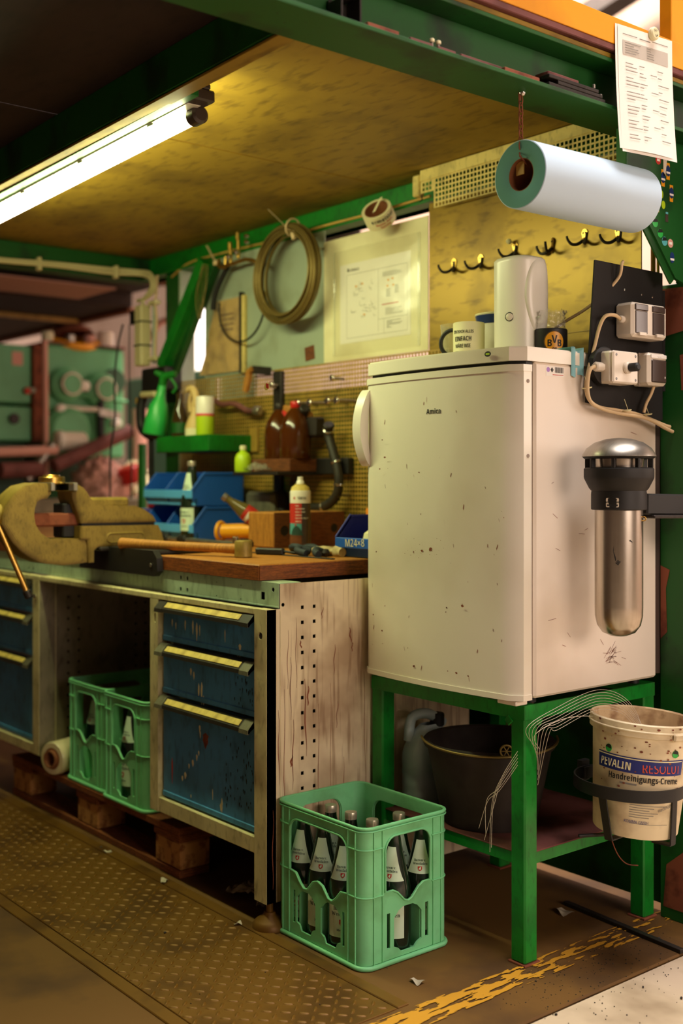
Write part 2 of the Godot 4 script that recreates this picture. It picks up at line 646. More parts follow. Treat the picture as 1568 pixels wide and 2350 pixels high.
func materials() -> void:
	var dirt := dirt_tex("dirt", 3, 512, 0.4, 0.05, Vector2(0.0, 0.0), C("6b5236"))
	var soft := dirt_tex("soft", 21, 256, 0.22, 0.0, Vector2(0.0, 0.0), C("8a7350"))
	var streaks := dirt_tex("streaks", 9, 512, 0.35, 0.02, Vector2(0.09, 0.006), C("5a3320"))
	var scuffs := dirt_tex("scuffs", 15, 512, 0.22, 0.02, Vector2(0.05, 0.02), C("40382c"))
	var rusty := dirt_tex("rusty", 31, 256, 0.6, 0.06, Vector2(0.0, 0.0), C("5a2c12"))
	var concrete := dirt_tex("concrete", 41, 512, 0.4, 0.03, Vector2(0.0, 0.0), C("5e4a34"))
	var plank := wood_tex("plank", 51, 256, 0.02, 0.4, C("5a3a1c"), C("b98a50"))
	var oak := wood_tex("oak", 53, 256, 0.25, 0.012, C("8a5c2c"), C("d8a860"))
	var ply := dirt_tex("ply", 61, 512, 0.30, 0.012, Vector2(0.02, 0.06), C("4a3a1c"))
	var brush := dirt_tex("brush", 71, 256, 0.25, 0.0, Vector2(0.5, 0.01), C("7a7468"))
	mat("floor", C("6a4812"), 0.8, 0.0, concrete, 0.9, 0.15)
	mat("floor_right", C("ccb89e"), 0.75, 0.0, concrete, 0.8, 0.15)
	mat("tread", C("745012"), 0.5, 0.3, concrete, 1.3, 0.05)
	mat("yellow_paint", C("e0a818"), 0.7, 0.0, scuffs, 2.0)
	mat("hall_wall", C("cdb6a6"), 0.9, 0.0, soft, 0.3)
	mat("hall_ceiling", C("4a443e"), 0.9)
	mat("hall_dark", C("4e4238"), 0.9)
	mat("plywood", C("9c7c20"), 0.62, 0.0, ply, 0.8)
	mat("plywood_shaded", C("2e1e18"), 0.8, 0.0, ply, 0.8)  # dark copy of plywood: the unlit front bay's shade is in this colour
	mat("green_steel", C("0a7a1c"), 0.45, 0.0, scuffs, 1.6)
	mat("green_stand", C("0a8426"), 0.42, 0.0, scuffs, 2.2)
	mat("green_dark", C("0a5414"), 0.55, 0.0, rusty, 1.2)
	mat("yellow_steel", C("f0a010"), 0.45, 0.0, soft, 1.0)
	mat("rust", C("8a4a30"), 0.85, 0.0, rusty, 3.0, 0.05)
	mat("primer", C("74403a"), 0.75, 0.0, rusty, 1.5)
	mat("dark_steel", C("3a3430"), 0.5, 0.5, scuffs, 3.0)
	mat("black", C("161412"), 0.55)
	mat("black_rubber", C("1c1a18"), 0.75)
	mat("black_board", C("14100e"), 0.8)
	mat("chrome", C("d8d4cc"), 0.2, 1.0)
	mat("steel", C("b0aaa0"), 0.35, 0.9, brush, 4.0)
	mat("stainless", C("cfc6b8"), 0.27, 1.0, brush, 1.0)
	mat("grey_green", C("a2b09a"), 0.35, 0.0, soft, 1.4)
	mat("apron_green", C("b4ccb0"), 0.5, 0.0, scuffs, 1.1)
	mat("cabinet_grey", C("d8cc98"), 0.6, 0.0, scuffs, 1.6)
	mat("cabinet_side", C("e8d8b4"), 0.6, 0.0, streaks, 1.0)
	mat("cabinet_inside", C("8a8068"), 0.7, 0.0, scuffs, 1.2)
	mat("drawer_blue", C("4c94c4"), 0.48, 0.0, scuffs, 1.3)
	mat("handle_black", C("2e2a22"), 0.5, 0.1, scuffs, 5.0)
	mat("handle_grey", C("77745e"), 0.5, 0.3, scuffs, 5.0)
	mat("label_yellow", C("e2c96a"), 0.6, 0.0, dirt, 6.0)
	mat("worktop", C("f4d890"), 0.6, 0.0, oak, 1.6)
	mat("worktop_end", C("f0b070"), 0.6, 0.0, plank, 2.4)
	mat("fridge_white", C("f4eedd"), 0.3, 0.0, soft, 0.35)
	mat("fridge_side", C("f0e4d4"), 0.42, 0.0, soft, 0.5)
	mat("fridge_seal", C("9c8c80"), 0.7)
	mat("white_plastic", C("efe9dc"), 0.3)
	mat("ivory_plastic", C("e6dac8"), 0.4)
	mat("dark_flap", C("4a3e38"), 0.25)
	mat("brass_sheet", C("8e7020"), 0.36, 0.5, ply, 0.9)
	mat("perforated", C("b08c38"), 0.5, 0.0, scuffs, 1.2)
	mat("grill_cream", C("e8d07c"), 0.5, 0.0, scuffs, 1.8)
	mat("cream_board", C("efe8bc"), 0.6, 0.0, soft, 1.0)
	mat("paper", C("f6f1e8"), 0.85)
	mat("ink", C("22201c"), 0.8)
	mat("ink_grey", C("908a80"), 0.85)
	mat("ink_light", C("c4bcb0"), 0.85)
	mat("red_ink", C("c8402c"), 0.7)
	mat("crate_green", C("84dc9c"), 0.42, 0.0, soft, 2.5)
	M["crate_green"].backlight_enabled = true
	M["crate_green"].backlight = Color(0.12, 0.25, 0.16)
	mat("label_white", C("d6ecd0"), 0.7)
	mat("label_red", C("c42c20"), 0.6)
	mat("cap_silver", C("d6ccb8"), 0.35, 0.7)
	mat("pallet", C("e8b488"), 0.85, 0.0, plank, 3.0, 0.1)
	mat("chipboard", C("c08a4a"), 0.9, 0.0, rusty, 6.0, 0.3)
	mat("bucket_black", C("2e2620"), 0.8, 0.0, rusty, 4.0)
	mat("pail", C("f0e2be"), 0.5, 0.0, dirt, 3.0)
	mat("pail_inside", C("d8bf94"), 0.7, 0.0, rusty, 5.0)
	mat("label_blue", C("1c2a7a"), 0.5)
	mat("orange_ink", C("d8502c"), 0.5)
	mat("towel_blue", C("c4dcf0"), 0.85)
	mat("towel_end", C("6aa89c"), 0.9)
	mat("cardboard", C("8a5430"), 0.9)
	mat("blue_bin", C("1f5ec0"), 0.42)
	mat("blue_bin_light", C("58aef0"), 0.42)
	mat("navy_bin", C("1c2484"), 0.42)
	mat("timber", C("f8e0a0"), 0.65, 0.0, oak, 2.5)
	mat("timber_dark", C("c89a70"), 0.7, 0.0, plank, 3.0)
	mat("cast_iron", C("988038"), 0.5, 0.3, scuffs, 4.0, 0.06)
	mat("brass", C("c8a050"), 0.28, 0.95)
	mat("wire", C("8a7640"), 0.45, 0.6)
	mat("amber", C("4a2206"), 0.15)
	mat("red_plastic", C("c41c14"), 0.4)
	mat("yellow_plastic", C("f0a41c"), 0.4)
	mat("green_plastic", C("2cb44c"), 0.35)
	mat("lime", C("b4d41c"), 0.4)
	mat("pink_red", C("e0304c"), 0.5)
	mat("beige_plastic", C("d8b878"), 0.5)
	mat("cable_beige", C("d8bc90"), 0.55)
	mat("conduit_cream", C("d8cc98"), 0.45)
	mat("orange", C("e88a20"), 0.5)
	mat("cyan_cloth", C("8cc4cc"), 0.9)
	mat("canister", C("b8ccd0"), 0.35)
	mat("can_teal", C("5cb4b8"), 0.35)
	mat("can_dark", C("2a4a44"), 0.4)
	mat("skin_pink", C("d8a090"), 0.8)
	mat("machine_green", C("66b47e"), 0.45, 0.0, soft, 0.5)
	mat("machine_dark", C("2c5238"), 0.5)
	mat("pink_panel", C("b48878"), 0.8)
	mat("cola_glass", C("3a2a10"), 0.1)
	mat("cola_liquid", C("6a5c30"), 0.12)
	mat("kraft", C("caa050"), 0.6, 0.0, dirt, 3.0)
	mat("enamel_blue", C("24386e"), 0.3)
	mat("glove", C("c8b486"), 0.9, 0.0, dirt, 8.0)
	mat("glove_dark", C("243038"), 0.7)
	mat("hose", C("2a241a"), 0.55, 0.0, scuffs, 8.0)
	mat("rag", C("b8ae98"), 0.9, 0.0, dirt, 8.0)
	glassy("clear_plastic", C("ffffff"), 0.08)
	glassy("clear_film", C("f4f0d8"), 0.12)
	M["clear_film"].roughness = 0.22
	glassy("clear_glass", C("e8f4e0"), 0.1)
	var bg := mat("bottle_green", Color(0.012, 0.11, 0.03), 0.08)
	bg.clearcoat_enabled = true
	bg.clearcoat = 0.6
	var nylon := mat("nylon", C("e8dcc8"), 0.2)
	nylon.backlight_enabled = true
	nylon.backlight = Color(0.4, 0.4, 0.4)
	var glow := mat("tube_glow", C("fffbe0"), 0.5)
	glow.emission_enabled = true
	glow.emission = C("fff4c8")
	glow.emission_energy_multiplier = 9.0
	var sky := mat("day_glow", C("ffffff"), 0.5)
	sky.emission_enabled = true
	sky.emission = C("fff2ec")
	sky.emission_energy_multiplier = 3.0
	var film := mat("film_roll", C("dccfa0"), 0.15)
	film.clearcoat_enabled = true
	film.clearcoat = 0.8

# ================================================================ hall
func hall() -> void:
	var fl := thing("floor", "dusty brown concrete hall floor under the workbench and fridge stand", "floor", V(0, 0, 0), "", "structure")
	part(fl, "concrete_slab", MB.new().bx(V(-13, -0.2, -6.5), V(-1.617, 0, 4), 0.004), M.floor)
	part(fl, "concrete_slab", MB.new().bx(V(-1.611, -0.2, -6.5), V(5, -0.001, 4), 0.004), M.floor_right, false, "paler slab beside the joint")
	part(fl, "joint_bed", MB.new().bx(V(-1.62, -0.2, -6.5), V(-1.60, -0.012, 4), 0.0), M.black)
	var wb := thing("wall_back", "pinkish plastered hall wall seen above the deck edge", "wall", V(0, 0, -6.5), "", "structure")
	var wx := Transform3D(Basis.IDENTITY, V(0, 0, -6.5))
	part(wb, "plaster", MB.new().plate(rect(-13, 0, 5, 6), [rect(-10.95, 2.1, -9.7, 3.2), rect(0.7, 1.3, 3.1, 3.3)], 0.25, wx), M.hall_wall)
	for w: Array in [[-10.95, 2.1, -9.7, 3.2, "window_1", "bright hall window behind the brace of the bench frame"], [0.7, 1.3, 3.1, 3.3, "window_2", "large hall window outside the view on the right"]]:
		var wi := thing(w[4], w[5], "window", V(w[0], w[1], -6.6), "", "structure")
		var fr := MB.new()
		var o := rect(w[0], w[1], w[2], w[3])
		var hs := []
		var n := 3
		for i in n:
			var a: float = lerpf(w[0], w[2], float(i) / n) + 0.04
			var b: float = lerpf(w[0], w[2], float(i + 1) / n) - 0.04
			hs.append(rect(a, w[1] + 0.05, b, w[3] - 0.05))
		fr.plate(o, hs, 0.06, face_z(0, 0, -6.55))
		part(wi, "window_frame", fr, M.white_plastic)
		for q: PackedVector2Array in hs:
			part(wi, "window_pane", MB.new().bx(V(q[0].x, q[0].y, -6.61), V(q[2].x, q[2].y, -6.6), 0.0), M.day_glow)
	single("wall_left", "far hall wall behind the green machines", "wall", MB.new().bx(V(-13.2, 0, -6.7), V(-13, 6, 4.2), 0.0), M.hall_wall, V(-13.1, 0, -1.2), "", "structure")
	var wr := thing("wall_right", "hall wall with a wide window on the right outside the view", "wall", V(5.1, 0, -1.2), "", "structure")
	part(wr, "plaster", MB.new().plate(rect(-4.2, 0, 6.7, 6), [rect(0.0, 1.4, 3.2, 3.4)], 0.2, Transform3D(Basis(V(0, 0, -1), V(0, 1, 0), V(1, 0, 0)), V(5.2, 0, 0))), M.hall_dark)
	part(wr, "window_pane", MB.new().bx(V(5.1, 1.4, -3.2), V(5.12, 3.4, 0.0), 0.0), M.day_glow)
	single("wall_front", "hall wall behind the viewer", "wall", MB.new().bx(V(-13.2, 0, 4), V(5.2, 6, 4.2), 0.0), M.hall_dark, V(-4, 0, 4.1), "", "structure")
	var ce := thing("ceiling", "grey hall roof with roof lights above the yard", "ceiling", V(0, 6, 0), "", "structure")
	part(ce, "roof_sheet", MB.new().bx(V(-13.2, 6, -6.7), V(5.2, 6.2, 4.2), 0.0), M.hall_ceiling)
	for r: Array in [[-0.65, -2.4, 1.4, 3.0], [-6.0, -4.2, 2.6, 1.6]]:
		part(ce, "roof_light", MB.new().bx(V(r[0] - r[2] / 2, 5.9, r[1] - r[3] / 2), V(r[0] + r[2] / 2, 5.99, r[1] + r[3] / 2), 0.01), M.day_glow)
	var tr := MB.new()
	tr.bar(V(-5.6, 4.12, -6.2), V(-4.2, 4.42, -6.2), 0.12, 0.16, V(0, 0, 1))
	single("roof_brace", "dark sloping steel brace on the hall wall at top right", "brace", tr, M.dark_steel, V(-4.9, 4.2, -6.2), "", "structure")

# ================================================================ platform over the bench
func ibeam(a: Vector3, b: Vector3, w: float, h: float, tf: float, tw: float) -> MB:
	# a is the middle of the underside at one end
	var m := MB.new()
	m.bar(a + V(0, tf / 2, 0), b + V(0, tf / 2, 0), w, tf)
	m.bar(a + V(0, h - tf / 2, 0), b + V(0, h - tf / 2, 0), w, tf)
	m.bar(a + V(0, h / 2, 0), b + V(0, h / 2, 0), tw, h - 2 * tf)
	return m

func platform() -> void:
	# deck of plywood panels, seen from below
	var dk := thing("deck_ceiling", "stained plywood deck panels forming the low ceiling over the bench", "ceiling", V(-3, 2.1, -1.5), "", "structure")
	part(dk, "plywood_panel", MB.new().bx(V(-2.842, 2.101, -2.62), V(-1.66, 2.114, -1.40), 0.002), M.plywood)
	part(dk, "plywood_panel", MB.new().bx(V(-4.5, 2.101, -2.62), V(-2.85, 2.114, -1.40), 0.002), M.plywood)
	part(dk, "plywood_panel", MB.new().bx(V(-2.842, 2.101, -1.394), V(-1.66, 2.114, 0.8), 0.002), M.plywood_shaded)  # same plywood as behind the lamp beam, with shade painted in
	part(dk, "plywood_panel", MB.new().bx(V(-4.5, 2.101, -1.394), V(-2.85, 2.114, 0.8), 0.002), M.plywood_shaded)
	part(dk, "joint_strip", MB.new().bx(V(-2.853, 2.104, -2.62), V(-2.839, 2.116, -1.40), 0.0), M.rust)
	single("deck_edge", "red-brown primed edge strip between green beam and yellow kick plate", "edge strip", MB.new().bx(V(-1.80, 2.1145, -2.75), V(-1.648, 2.13, 0.8), 0.002), M.primer, V(-1.7, 2.1, -1.0), "", "structure")
	single("beam_right", "green steel I-beam along the deck edge with scraps on its flange", "beam", ibeam(V(-1.72, 1.983, 0.8), V(-1.72, 1.983, -2.75), 0.131, 0.116, 0.009, 0.007), M.green_dark, V(-1.72, 1.983, -1.0), "", "structure")
	var kp := thing("kick_plate", "yellow painted kick plate and rail post on the deck edge", "kick plate", V(-1.645, 2.13, -2.0), "", "structure")
	part(kp, "plate", MB.new().bx(V(-1.653, 2.1305, -2.75), V(-1.647, 2.192, 0.8), 0.001), M.yellow_steel)
	part(kp, "rail_post", MB.new().bx(V(-1.69, 2.13, -2.46), V(-1.655, 3.2, -2.385), 0.002), M.yellow_steel)
	# back and left beams of the frame
	single("beam_back", "green steel channel under the deck along the back wall", "beam", MB.new().bx(V(-4.5, 2.005, -2.60), V(-1.80, 2.1, -2.55), 0.003).bx(V(-4.5, 2.005, -2.60), V(-1.80, 2.013, -2.50), 0.001), M.green_steel, V(-3.1, 2.0, -2.57), "", "structure")
	single("beam_left", "dark green channel closing the deck at its far left end", "beam", MB.new().bx(V(-4.5, 2.015, -2.549), V(-4.45, 2.1, 0.8), 0.003).bx(V(-4.55, 2.0, -2.549), V(-4.45, 2.014, 0.8), 0.001), M.green_dark, V(-4.47, 2.0, -1.0), "", "structure")
	# columns
	var cr := thing("column_right", "green rust-stained steel column beside the fridge", "column", V(-1.72, 0, -2.6), "", "structure")
	part(cr, "flange", MB.new().bx(V(-1.79, 0.0, -2.545), V(-1.60, 1.635, -2.53), 0.002), M.green_dark)
	part(cr, "flange", MB.new().bx(V(-1.745, 1.635, -2.545), V(-1.60, 1.983, -2.531), 0.002), M.green_dark)
	part(cr, "web", MB.new().bx(V(-1.706, 0.0, -2.70), V(-1.696, 1.982, -2.546), 0.0), M.green_dark)
	part(cr, "rust_patch", MB.new().plate(PackedVector2Array([Vector2(-1.787, 1.50), Vector2(-1.605, 1.53), Vector2(-1.605, 1.62), Vector2(-1.787, 1.625)]), [], 0.0, face_z(0, 0, -2.5288)), M.rust)
	part(cr, "rust_patch", MB.new().plate(PackedVector2Array([Vector2(-1.725, 1.36), Vector2(-1.605, 1.37), Vector2(-1.605, 1.47), Vector2(-1.73, 1.45)]), [], 0.0, face_z(0, 0, -2.5288)), M.rust)
	part(cr, "rust_patch", MB.new().plate(PackedVector2Array([Vector2(-1.78, 0.03), Vector2(-1.62, 0.03), Vector2(-1.64, 0.16), Vector2(-1.70, 0.2), Vector2(-1.77, 0.14)]), [], 0.0, face_z(0, 0, -2.5288)), M.rust)
	part(cr, "rust_patch", MB.new().plate(PackedVector2Array([Vector2(-1.788, 0.72), Vector2(-1.768, 0.74), Vector2(-1.772, 0.85), Vector2(-1.76, 0.9), Vector2(-1.788, 0.91)]), [], 0.0, face_z(0, 0, -2.5288)), M.rust)
	var st := [[-1.655, 1.315, 0.018, "green_plastic"], [-1.652, 1.275, 0.016, "lime"], [-1.648, 1.20, 0.024, "label_red"], [-1.66, 1.345, 0.014, "green_plastic"]]
	for s: Array in st:
		part(cr, "round_sticker", MB.new().plate(disc(Vector2(s[0], s[1]), s[2], 18), [], 0.0006, face_z(0, 0, -2.5290)), M[s[3]])
	part(cr, "sticker_print", MB.new().plate(rect(-1.662, 1.193, -1.634, 1.207), [], 0.0003, face_z(0, 0, -2.5285)), M.paper)
	# gusset with fruit stickers
	var gu := thing("gusset", "green triangular knee plate covered with small fruit stickers", "gusset plate", V(-1.72, 1.64, -2.5), "", "structure")
	# face_x with z0 = 0: local x = -z
	var gx := face_x(-1.716, 0, 0)
	part(gu, "knee_plate", MB.new().plate(PackedVector2Array([Vector2(2.285, 1.982), Vector2(2.285, 1.865), Vector2(2.49, 1.64), Vector2(2.53, 1.63), Vector2(2.53, 1.982)]), [], 0.01, gx), M.green_dark)
	part(gu, "edge_flange", MB.new().bar(V(-1.725, 1.865, -2.283), V(-1.725, 1.636, -2.492), 0.035, 0.006, V(0, 1, 0.9)), M.green_dark)
	part(gu, "edge_flange", MB.new().bx(V(-1.74, 1.866, -2.286), V(-1.71, 1.982, -2.281), 0.001), M.green_steel)
	var fs := [[2.417, 1.925, 0, "label_red"], [2.458, 1.905, 1, ""], [2.437, 1.885, 1, ""], [2.472, 1.852, 1, ""], [2.43, 1.842, 2, "lime"], [2.438, 1.817, 2, "lime"], [2.404, 1.768, 3, "green_plastic"], [2.425, 1.745, 3, "green_plastic"], [2.443, 1.727, 3, "can_teal"], [2.468, 1.725, 0, "skin_pink"], [2.475, 1.69, 4, ""], [2.39, 1.943, 5, ""], [2.452, 1.79, 5, ""], [2.408, 1.805, 6, ""], [2.45, 1.935, 7, ""]]
	for s: Array in fs:
		var x: float = s[0]
		var y: float = s[1]
		var q := face_x(-1.7152, 0, 0)
		var q2 := face_x(-1.7148, 0, 0)
		match s[2]:
			0:
				part(gu, "fruit_sticker", MB.new().plate(disc(Vector2(x, y), 0.011, 14), [], 0.0003, q), M[s[3]])
				part(gu, "sticker_print", MB.new().plate(rect(x - 0.006, y - 0.003, x + 0.006, y + 0.003), [], 0.0002, q2), M.paper)
			1, 4:
				var oval := PackedVector2Array()
				for i in 16:
					oval.append(Vector2(x + 0.009 * cos(TAU * i / 16), y + 0.014 * sin(TAU * i / 16)))
				if s[2] == 1:
					part(gu, "fruit_sticker", MB.new().plate(rect(x - 0.007, y - 0.022, x + 0.007, y + 0.020), [], 0.0002, face_x(-1.7156, 0, 0)), M.yellow_plastic)
				part(gu, "fruit_sticker", MB.new().plate(oval, [], 0.0003, q), M.enamel_blue)
				part(gu, "sticker_print", MB.new().plate(rect(x - 0.008, y - 0.007, x + 0.008, y - 0.002), [], 0.0002, q2), M.paper)
			2:
				part(gu, "fruit_sticker", MB.new().plate(disc(Vector2(x, y), 0.008, 12, 1.3), [], 0.0003, q), M[s[3]])
			3:
				part(gu, "fruit_sticker", MB.new().plate(disc(Vector2(x, y), 0.0115, 14), [], 0.0003, q), M[s[3]])
				part(gu, "sticker_print", MB.new().plate(PackedVector2Array([Vector2(x - 0.011, y), Vector2(x + 0.011, y + 0.003), Vector2(x + 0.006, y + 0.010), Vector2(x - 0.006, y + 0.010)]), [], 0.0002, q2), M.black)
			5:
				part(gu, "fruit_sticker", MB.new().plate(rect(x - 0.006, y - 0.014, x + 0.006, y + 0.012), [], 0.0003, q), M.dark_flap)
				part(gu, "sticker_print", MB.new().plate(rect(x - 0.005, y + 0.006, x + 0.005, y + 0.011), [], 0.0002, q2), M.can_teal)
			6:
				part(gu, "paper_scrap", MB.new().plate(PackedVector2Array([Vector2(x - 0.022, y + 0.004), Vector2(x + 0.012, y - 0.010), Vector2(x + 0.012, y + 0.007), Vector2(x - 0.008, y + 0.014)]), [], 0.0003, q), M.label_yellow)
			7:
				part(gu, "foil_scrap", MB.new().plate(PackedVector2Array([Vector2(x - 0.012, y - 0.045), Vector2(x - 0.004, y - 0.045), Vector2(x + 0.004, y), Vector2(x - 0.002, y + 0.012), Vector2(x - 0.012, y + 0.002)]), [], 0.0004, q), M.ivory_plastic)
	# left post with brace
	var cl := thing("column_left", "dark green steel post at the far left of the bench", "column", V(-4.22, 0, -2.52), "", "structure")
	part(cl, "post", MB.new().bx(V(-4.26, 0, -2.58), V(-4.15, 2.004, -2.515), 0.004), M.green_dark)
	part(cl, "post_edge", MB.new().bx(V(-4.145, 0, -2.58), V(-4.13, 2.004, -2.51), 0.002), M.grey_green)
	part(cl, "brace", MB.new().bar(V(-4.18, 1.60, -2.47), V(-3.855, 1.995, -2.47), 0.05, 0.075, V(0, 0, 1), 0.003), M.green_steel)
	part(cl, "brace", MB.new().bar(V(-4.13, 1.555, -2.475), V(-3.80, 1.99, -2.475), 0.03, 0.03, V(0, 0, 1), 0.003), M.green_dark)
	part(cl, "green_strip", MB.new().bx(V(-4.47, 0.9, -2.52), V(-4.43, 1.29, -2.5), 0.002), M.green_steel)

# ================================================================ lamp
func lamp() -> void:
	single("beam_lamp", "steel angle under the deck that carries the strip lamp", "beam", MB.new().bar(V(-1.80, 2.053, -1.343), V(-4.45, 2.053, -1.41), 0.044, 0.095, V(0, 1, 0)), M.green_dark, V(-3, 2.0, -1.37), "", "structure")
	single("batten_strip", "worn beige wooden lath along the lamp beam underside", "lath", MB.new().bar(V(-1.80, 2.001, -1.345), V(-4.45, 1.999, -1.412), 0.040, 0.006, V(0, 1, 0)), M.plywood, V(-3, 2.0, -1.37), "", "structure")
	var la := thing("strip_lamp", "glowing fluorescent strip lamp under the deck", "lamp", V(-3.05, 1.99, -1.45))
	part(la, "green_carrier", MB.new().bar(V(-2.22, 2.008, -1.382), V(-4.0, 2.000, -1.428), 0.030, 0.02, V(0, 1, 0)), M.green_steel)
	part(la, "batten", MB.new().bar(V(-2.27, 2.017, -1.418), V(-3.85, 2.002, -1.462), 0.042, 0.04, V(0, 1, 0), 0.004), M.white_plastic)
	for k in 4:
		var f := 0.12 + 0.25 * k
		part(la, "clip", MB.new().box(V(lerpf(-2.27, -3.85, f), lerpf(1.996, 1.981, f), lerpf(-1.418, -1.462, f)), V(0.03, 0.006, 0.03), 0.001), M.white_plastic)
	var a := V(-2.325, 1.985, -1.447)
	var b := V(-3.80, 1.966, -1.487)
	part(la, "glass_tube", MB.new().cyl(a, b, 0.0165, 20, 0.003), M.tube_glow)
	# end holder: bracket, neck and round cap
	var h := MB.new()
	h.bx(V(-2.285, 1.998, -1.452), V(-2.235, 2.026, -1.385), 0.004)
	part(la, "bracket", h, M.dark_flap)
	part(la, "bracket_top", MB.new().bx(V(-2.26, 2.026, -1.44), V(-2.235, 2.04, -1.39), 0.003), M.dark_flap)
	part(la, "holder_neck", MB.new().bx(V(-2.312, 1.975, -1.462), V(-2.29, 2.004, -1.434), 0.004), M.dark_flap)
	part(la, "holder_cap", MB.new().cyl(V(-2.328, 1.985, -1.4472), V(-2.286, 1.9855, -1.446), 0.022, 24, 0.006), M.dark_flap)
	var mid := (a + b) * 0.5
	var ax := (a - b).normalized()
	var c := Color(0.965, 1.0, 0.72)
	for q: Array in [[V(0, -1, 0), 1.5, "lamp_light_down"], [V(0, 0.45, -0.9), 0.5, "lamp_light_back"], [V(0, 0.2, 0.95), 0.45, "lamp_light_front"]]:
		var d: Vector3 = (q[0] - ax * q[0].dot(ax)).normalized()
		var l := AreaLight3D.new()
		l.name = q[2]
		l.area_size = Vector2(1.46, 0.03)
		l.light_color = c
		l.light_energy = q[1]
		l.shadow_enabled = true
		l.set("area_range", 12.0)
		var z := -d
		l.transform = Transform3D(Basis(ax, z.cross(ax), z), mid + d * 0.021)
		add_child(l)

# ================================================================ floor
func floor_things() -> void:
	var tp := thing("tread_plate", "brown steel chequer plate let into the floor along the bench", "floor plate", V(-3.8, 0, -1.46), "", "structure")
	part(tp, "plate", MB.new().bx(V(-6.5, -0.003, -1.648), V(-1.83, 0.003, -1.27), 0.001), M.tread)
	part(tp, "frame_angle", MB.new().bx(V(-6.5, -0.004, -1.684), V(-1.83, 0.004, -1.651), 0.002), M.tread)
	part(tp, "frame_angle", MB.new().bx(V(-6.5, -0.004, -1.267), V(-1.83, 0.004, -1.232), 0.002), M.tread)
	var lug := MB.new()
	lug.grid(func(u: float, w: float) -> Vector3:
		var x := (u - 0.5) * 0.026
		var hw := 0.0042 * pow(maxf(0.0, 1.0 - pow(absf(u * 2.0 - 1.0), 2.2)), 0.6)
		return V(x, 0.0028 * (1.0 - pow(absf(w * 2.0 - 1.0), 2.0)) * (1.0 - pow(absf(u * 2.0 - 1.0), 4.0)), (0.5 - w) * 2.0 * hw), 6, 4)
	var mm := MultiMesh.new()
	mm.transform_format = MultiMesh.TRANSFORM_3D
	mm.mesh = lug.mesh()
	var tf := []
	var px := 0.0285
	var nx := int(4.6 / px)
	var nz := int(0.372 / px)
	for i in nx:
		for j in nz:
			var alt := (i + j) % 2 == 0
			var p := V(-1.85 - px * i + rng.randf_range(-0.001, 0.001), 0.003, -1.637 + px * (j + 0.5) + rng.randf_range(-0.001, 0.001))
			tf.append(Transform3D(Basis(Vector3.UP, PI / 4 if alt else -PI / 4), p - V(-3.8, 0, -1.46)))
	mm.instance_count = tf.size()
	for i in tf.size():
		mm.set_instance_transform(i, tf[i])
	var mi := MultiMeshInstance3D.new()
	mi.name = "raised_lug"
	mi.multimesh = mm
	mi.material_override = M.tread
	mi.set_meta("kind", "stuff")
	tp.add_child(mi, true)
	# worn yellow line
	var im := Image.create(128, 512, false, Image.FORMAT_RGBA8)
	var nf := noise(77, 0.03, 4)
	for y in 512:
		for x in 128:
			var q := nf.get_noise_2d(x, y) + 0.75 * (float(y) / 512.0 - 0.66)
			var edge := minf(x, 127 - x) / 128.0
			im.set_pixel(x, y, Color(1, 1, 1, 1.0 if q > -0.06 - edge * 0.3 else 0.0))
	var ym := mat("line_paint", C("c8901c"), 0.75)
	ym.albedo_texture = ImageTexture.create_from_image(im)
	ym.transparency = BaseMaterial3D.TRANSPARENCY_ALPHA_SCISSOR
	ym.alpha_scissor_threshold = 0.5
	var yl := MB.new()
	yl.quad(V(-1.815, 0.0022, -1.2), V(-1.735, 0.0022, -1.2), V(-1.735, 0.0022, -2.75), V(-1.815, 0.0022, -2.75))
	single("floor_line", "worn yellow line painted on the floor by the green leg", "floor marking", yl, ym, V(-1.775, 0, -1.9), "", "structure")
	single("floor_bar", "dark flat steel bar lying on the floor before the column", "steel bar", MB.new().bar(V(-2.0, 0.005, -2.405), V(-1.615, 0.005, -2.372), 0.016, 0.01), M.dark_steel, V(-1.8, 0, -2.39))
	# crumbs and grit
	var gr := MB.new()
	for i in 420:
		var p: Vector3
		if i < 230:
			p = V(-1.80 + absf(rng.randfn(0.0, 0.13)), 0, rng.randf_range(-2.45, -1.85))
		elif i < 330:
			p = V(rng.randf_range(-1.78, -1.45), 0, rng.randf_range(-2.4, -1.8))
		else:
			p = V(rng.randf_range(-4.2, -1.9), 0.003, rng.randf_range(-2.0, -1.3))
		var s := rng.randf_range(0.0007, 0.0022) * (2.2 if rng.randf() < 0.05 else 1.0)
		gr.box(p + V(0, s * 0.4, 0), V(s * 1.5, s, s), s * 0.3, Basis(Vector3.UP, rng.randf() * TAU))
	single("floor_grit", "dark grit and swarf scattered over the floor", "grit", gr, M.dark_steel, V(-1.8, 0, -2.0), "", "stuff")
	var chips := [[V(-1.90, 0.002, -1.77), 0.02, "on the floor in front of the green leg"], [V(-1.96, 0.004, -2.35), 0.03, "on the floor under the fridge stand"], [V(-2.82, 0.004, -1.66), 0.02, "beside the right pallet block"], [V(-3.15, 0.003, -1.66), 0.014, "between the pallet blocks"], [V(-2.43, 0.004, -1.645), 0.013, "before the levelling foot"]]
	for q: Array in chips:
		var c := MB.new()
		var sz: float = q[1]
		c.grid(func(u: float, w: float) -> Vector3: return V((u - 0.5) * sz * 1.6, 0.004 * sin(u * 5.0) * cos(w * 4.0) + 0.003, (0.5 - w) * sz * (0.7 + 0.5 * u)), 6, 5)
		var o := single("paper_chip", "small pale crumpled scrap lying " + q[2], "scrap", c, M.rag, Vector3.ZERO, "pale scraps on the floor")
		o.position = q[0]
		o.rotation.y = rng.randf() * TAU

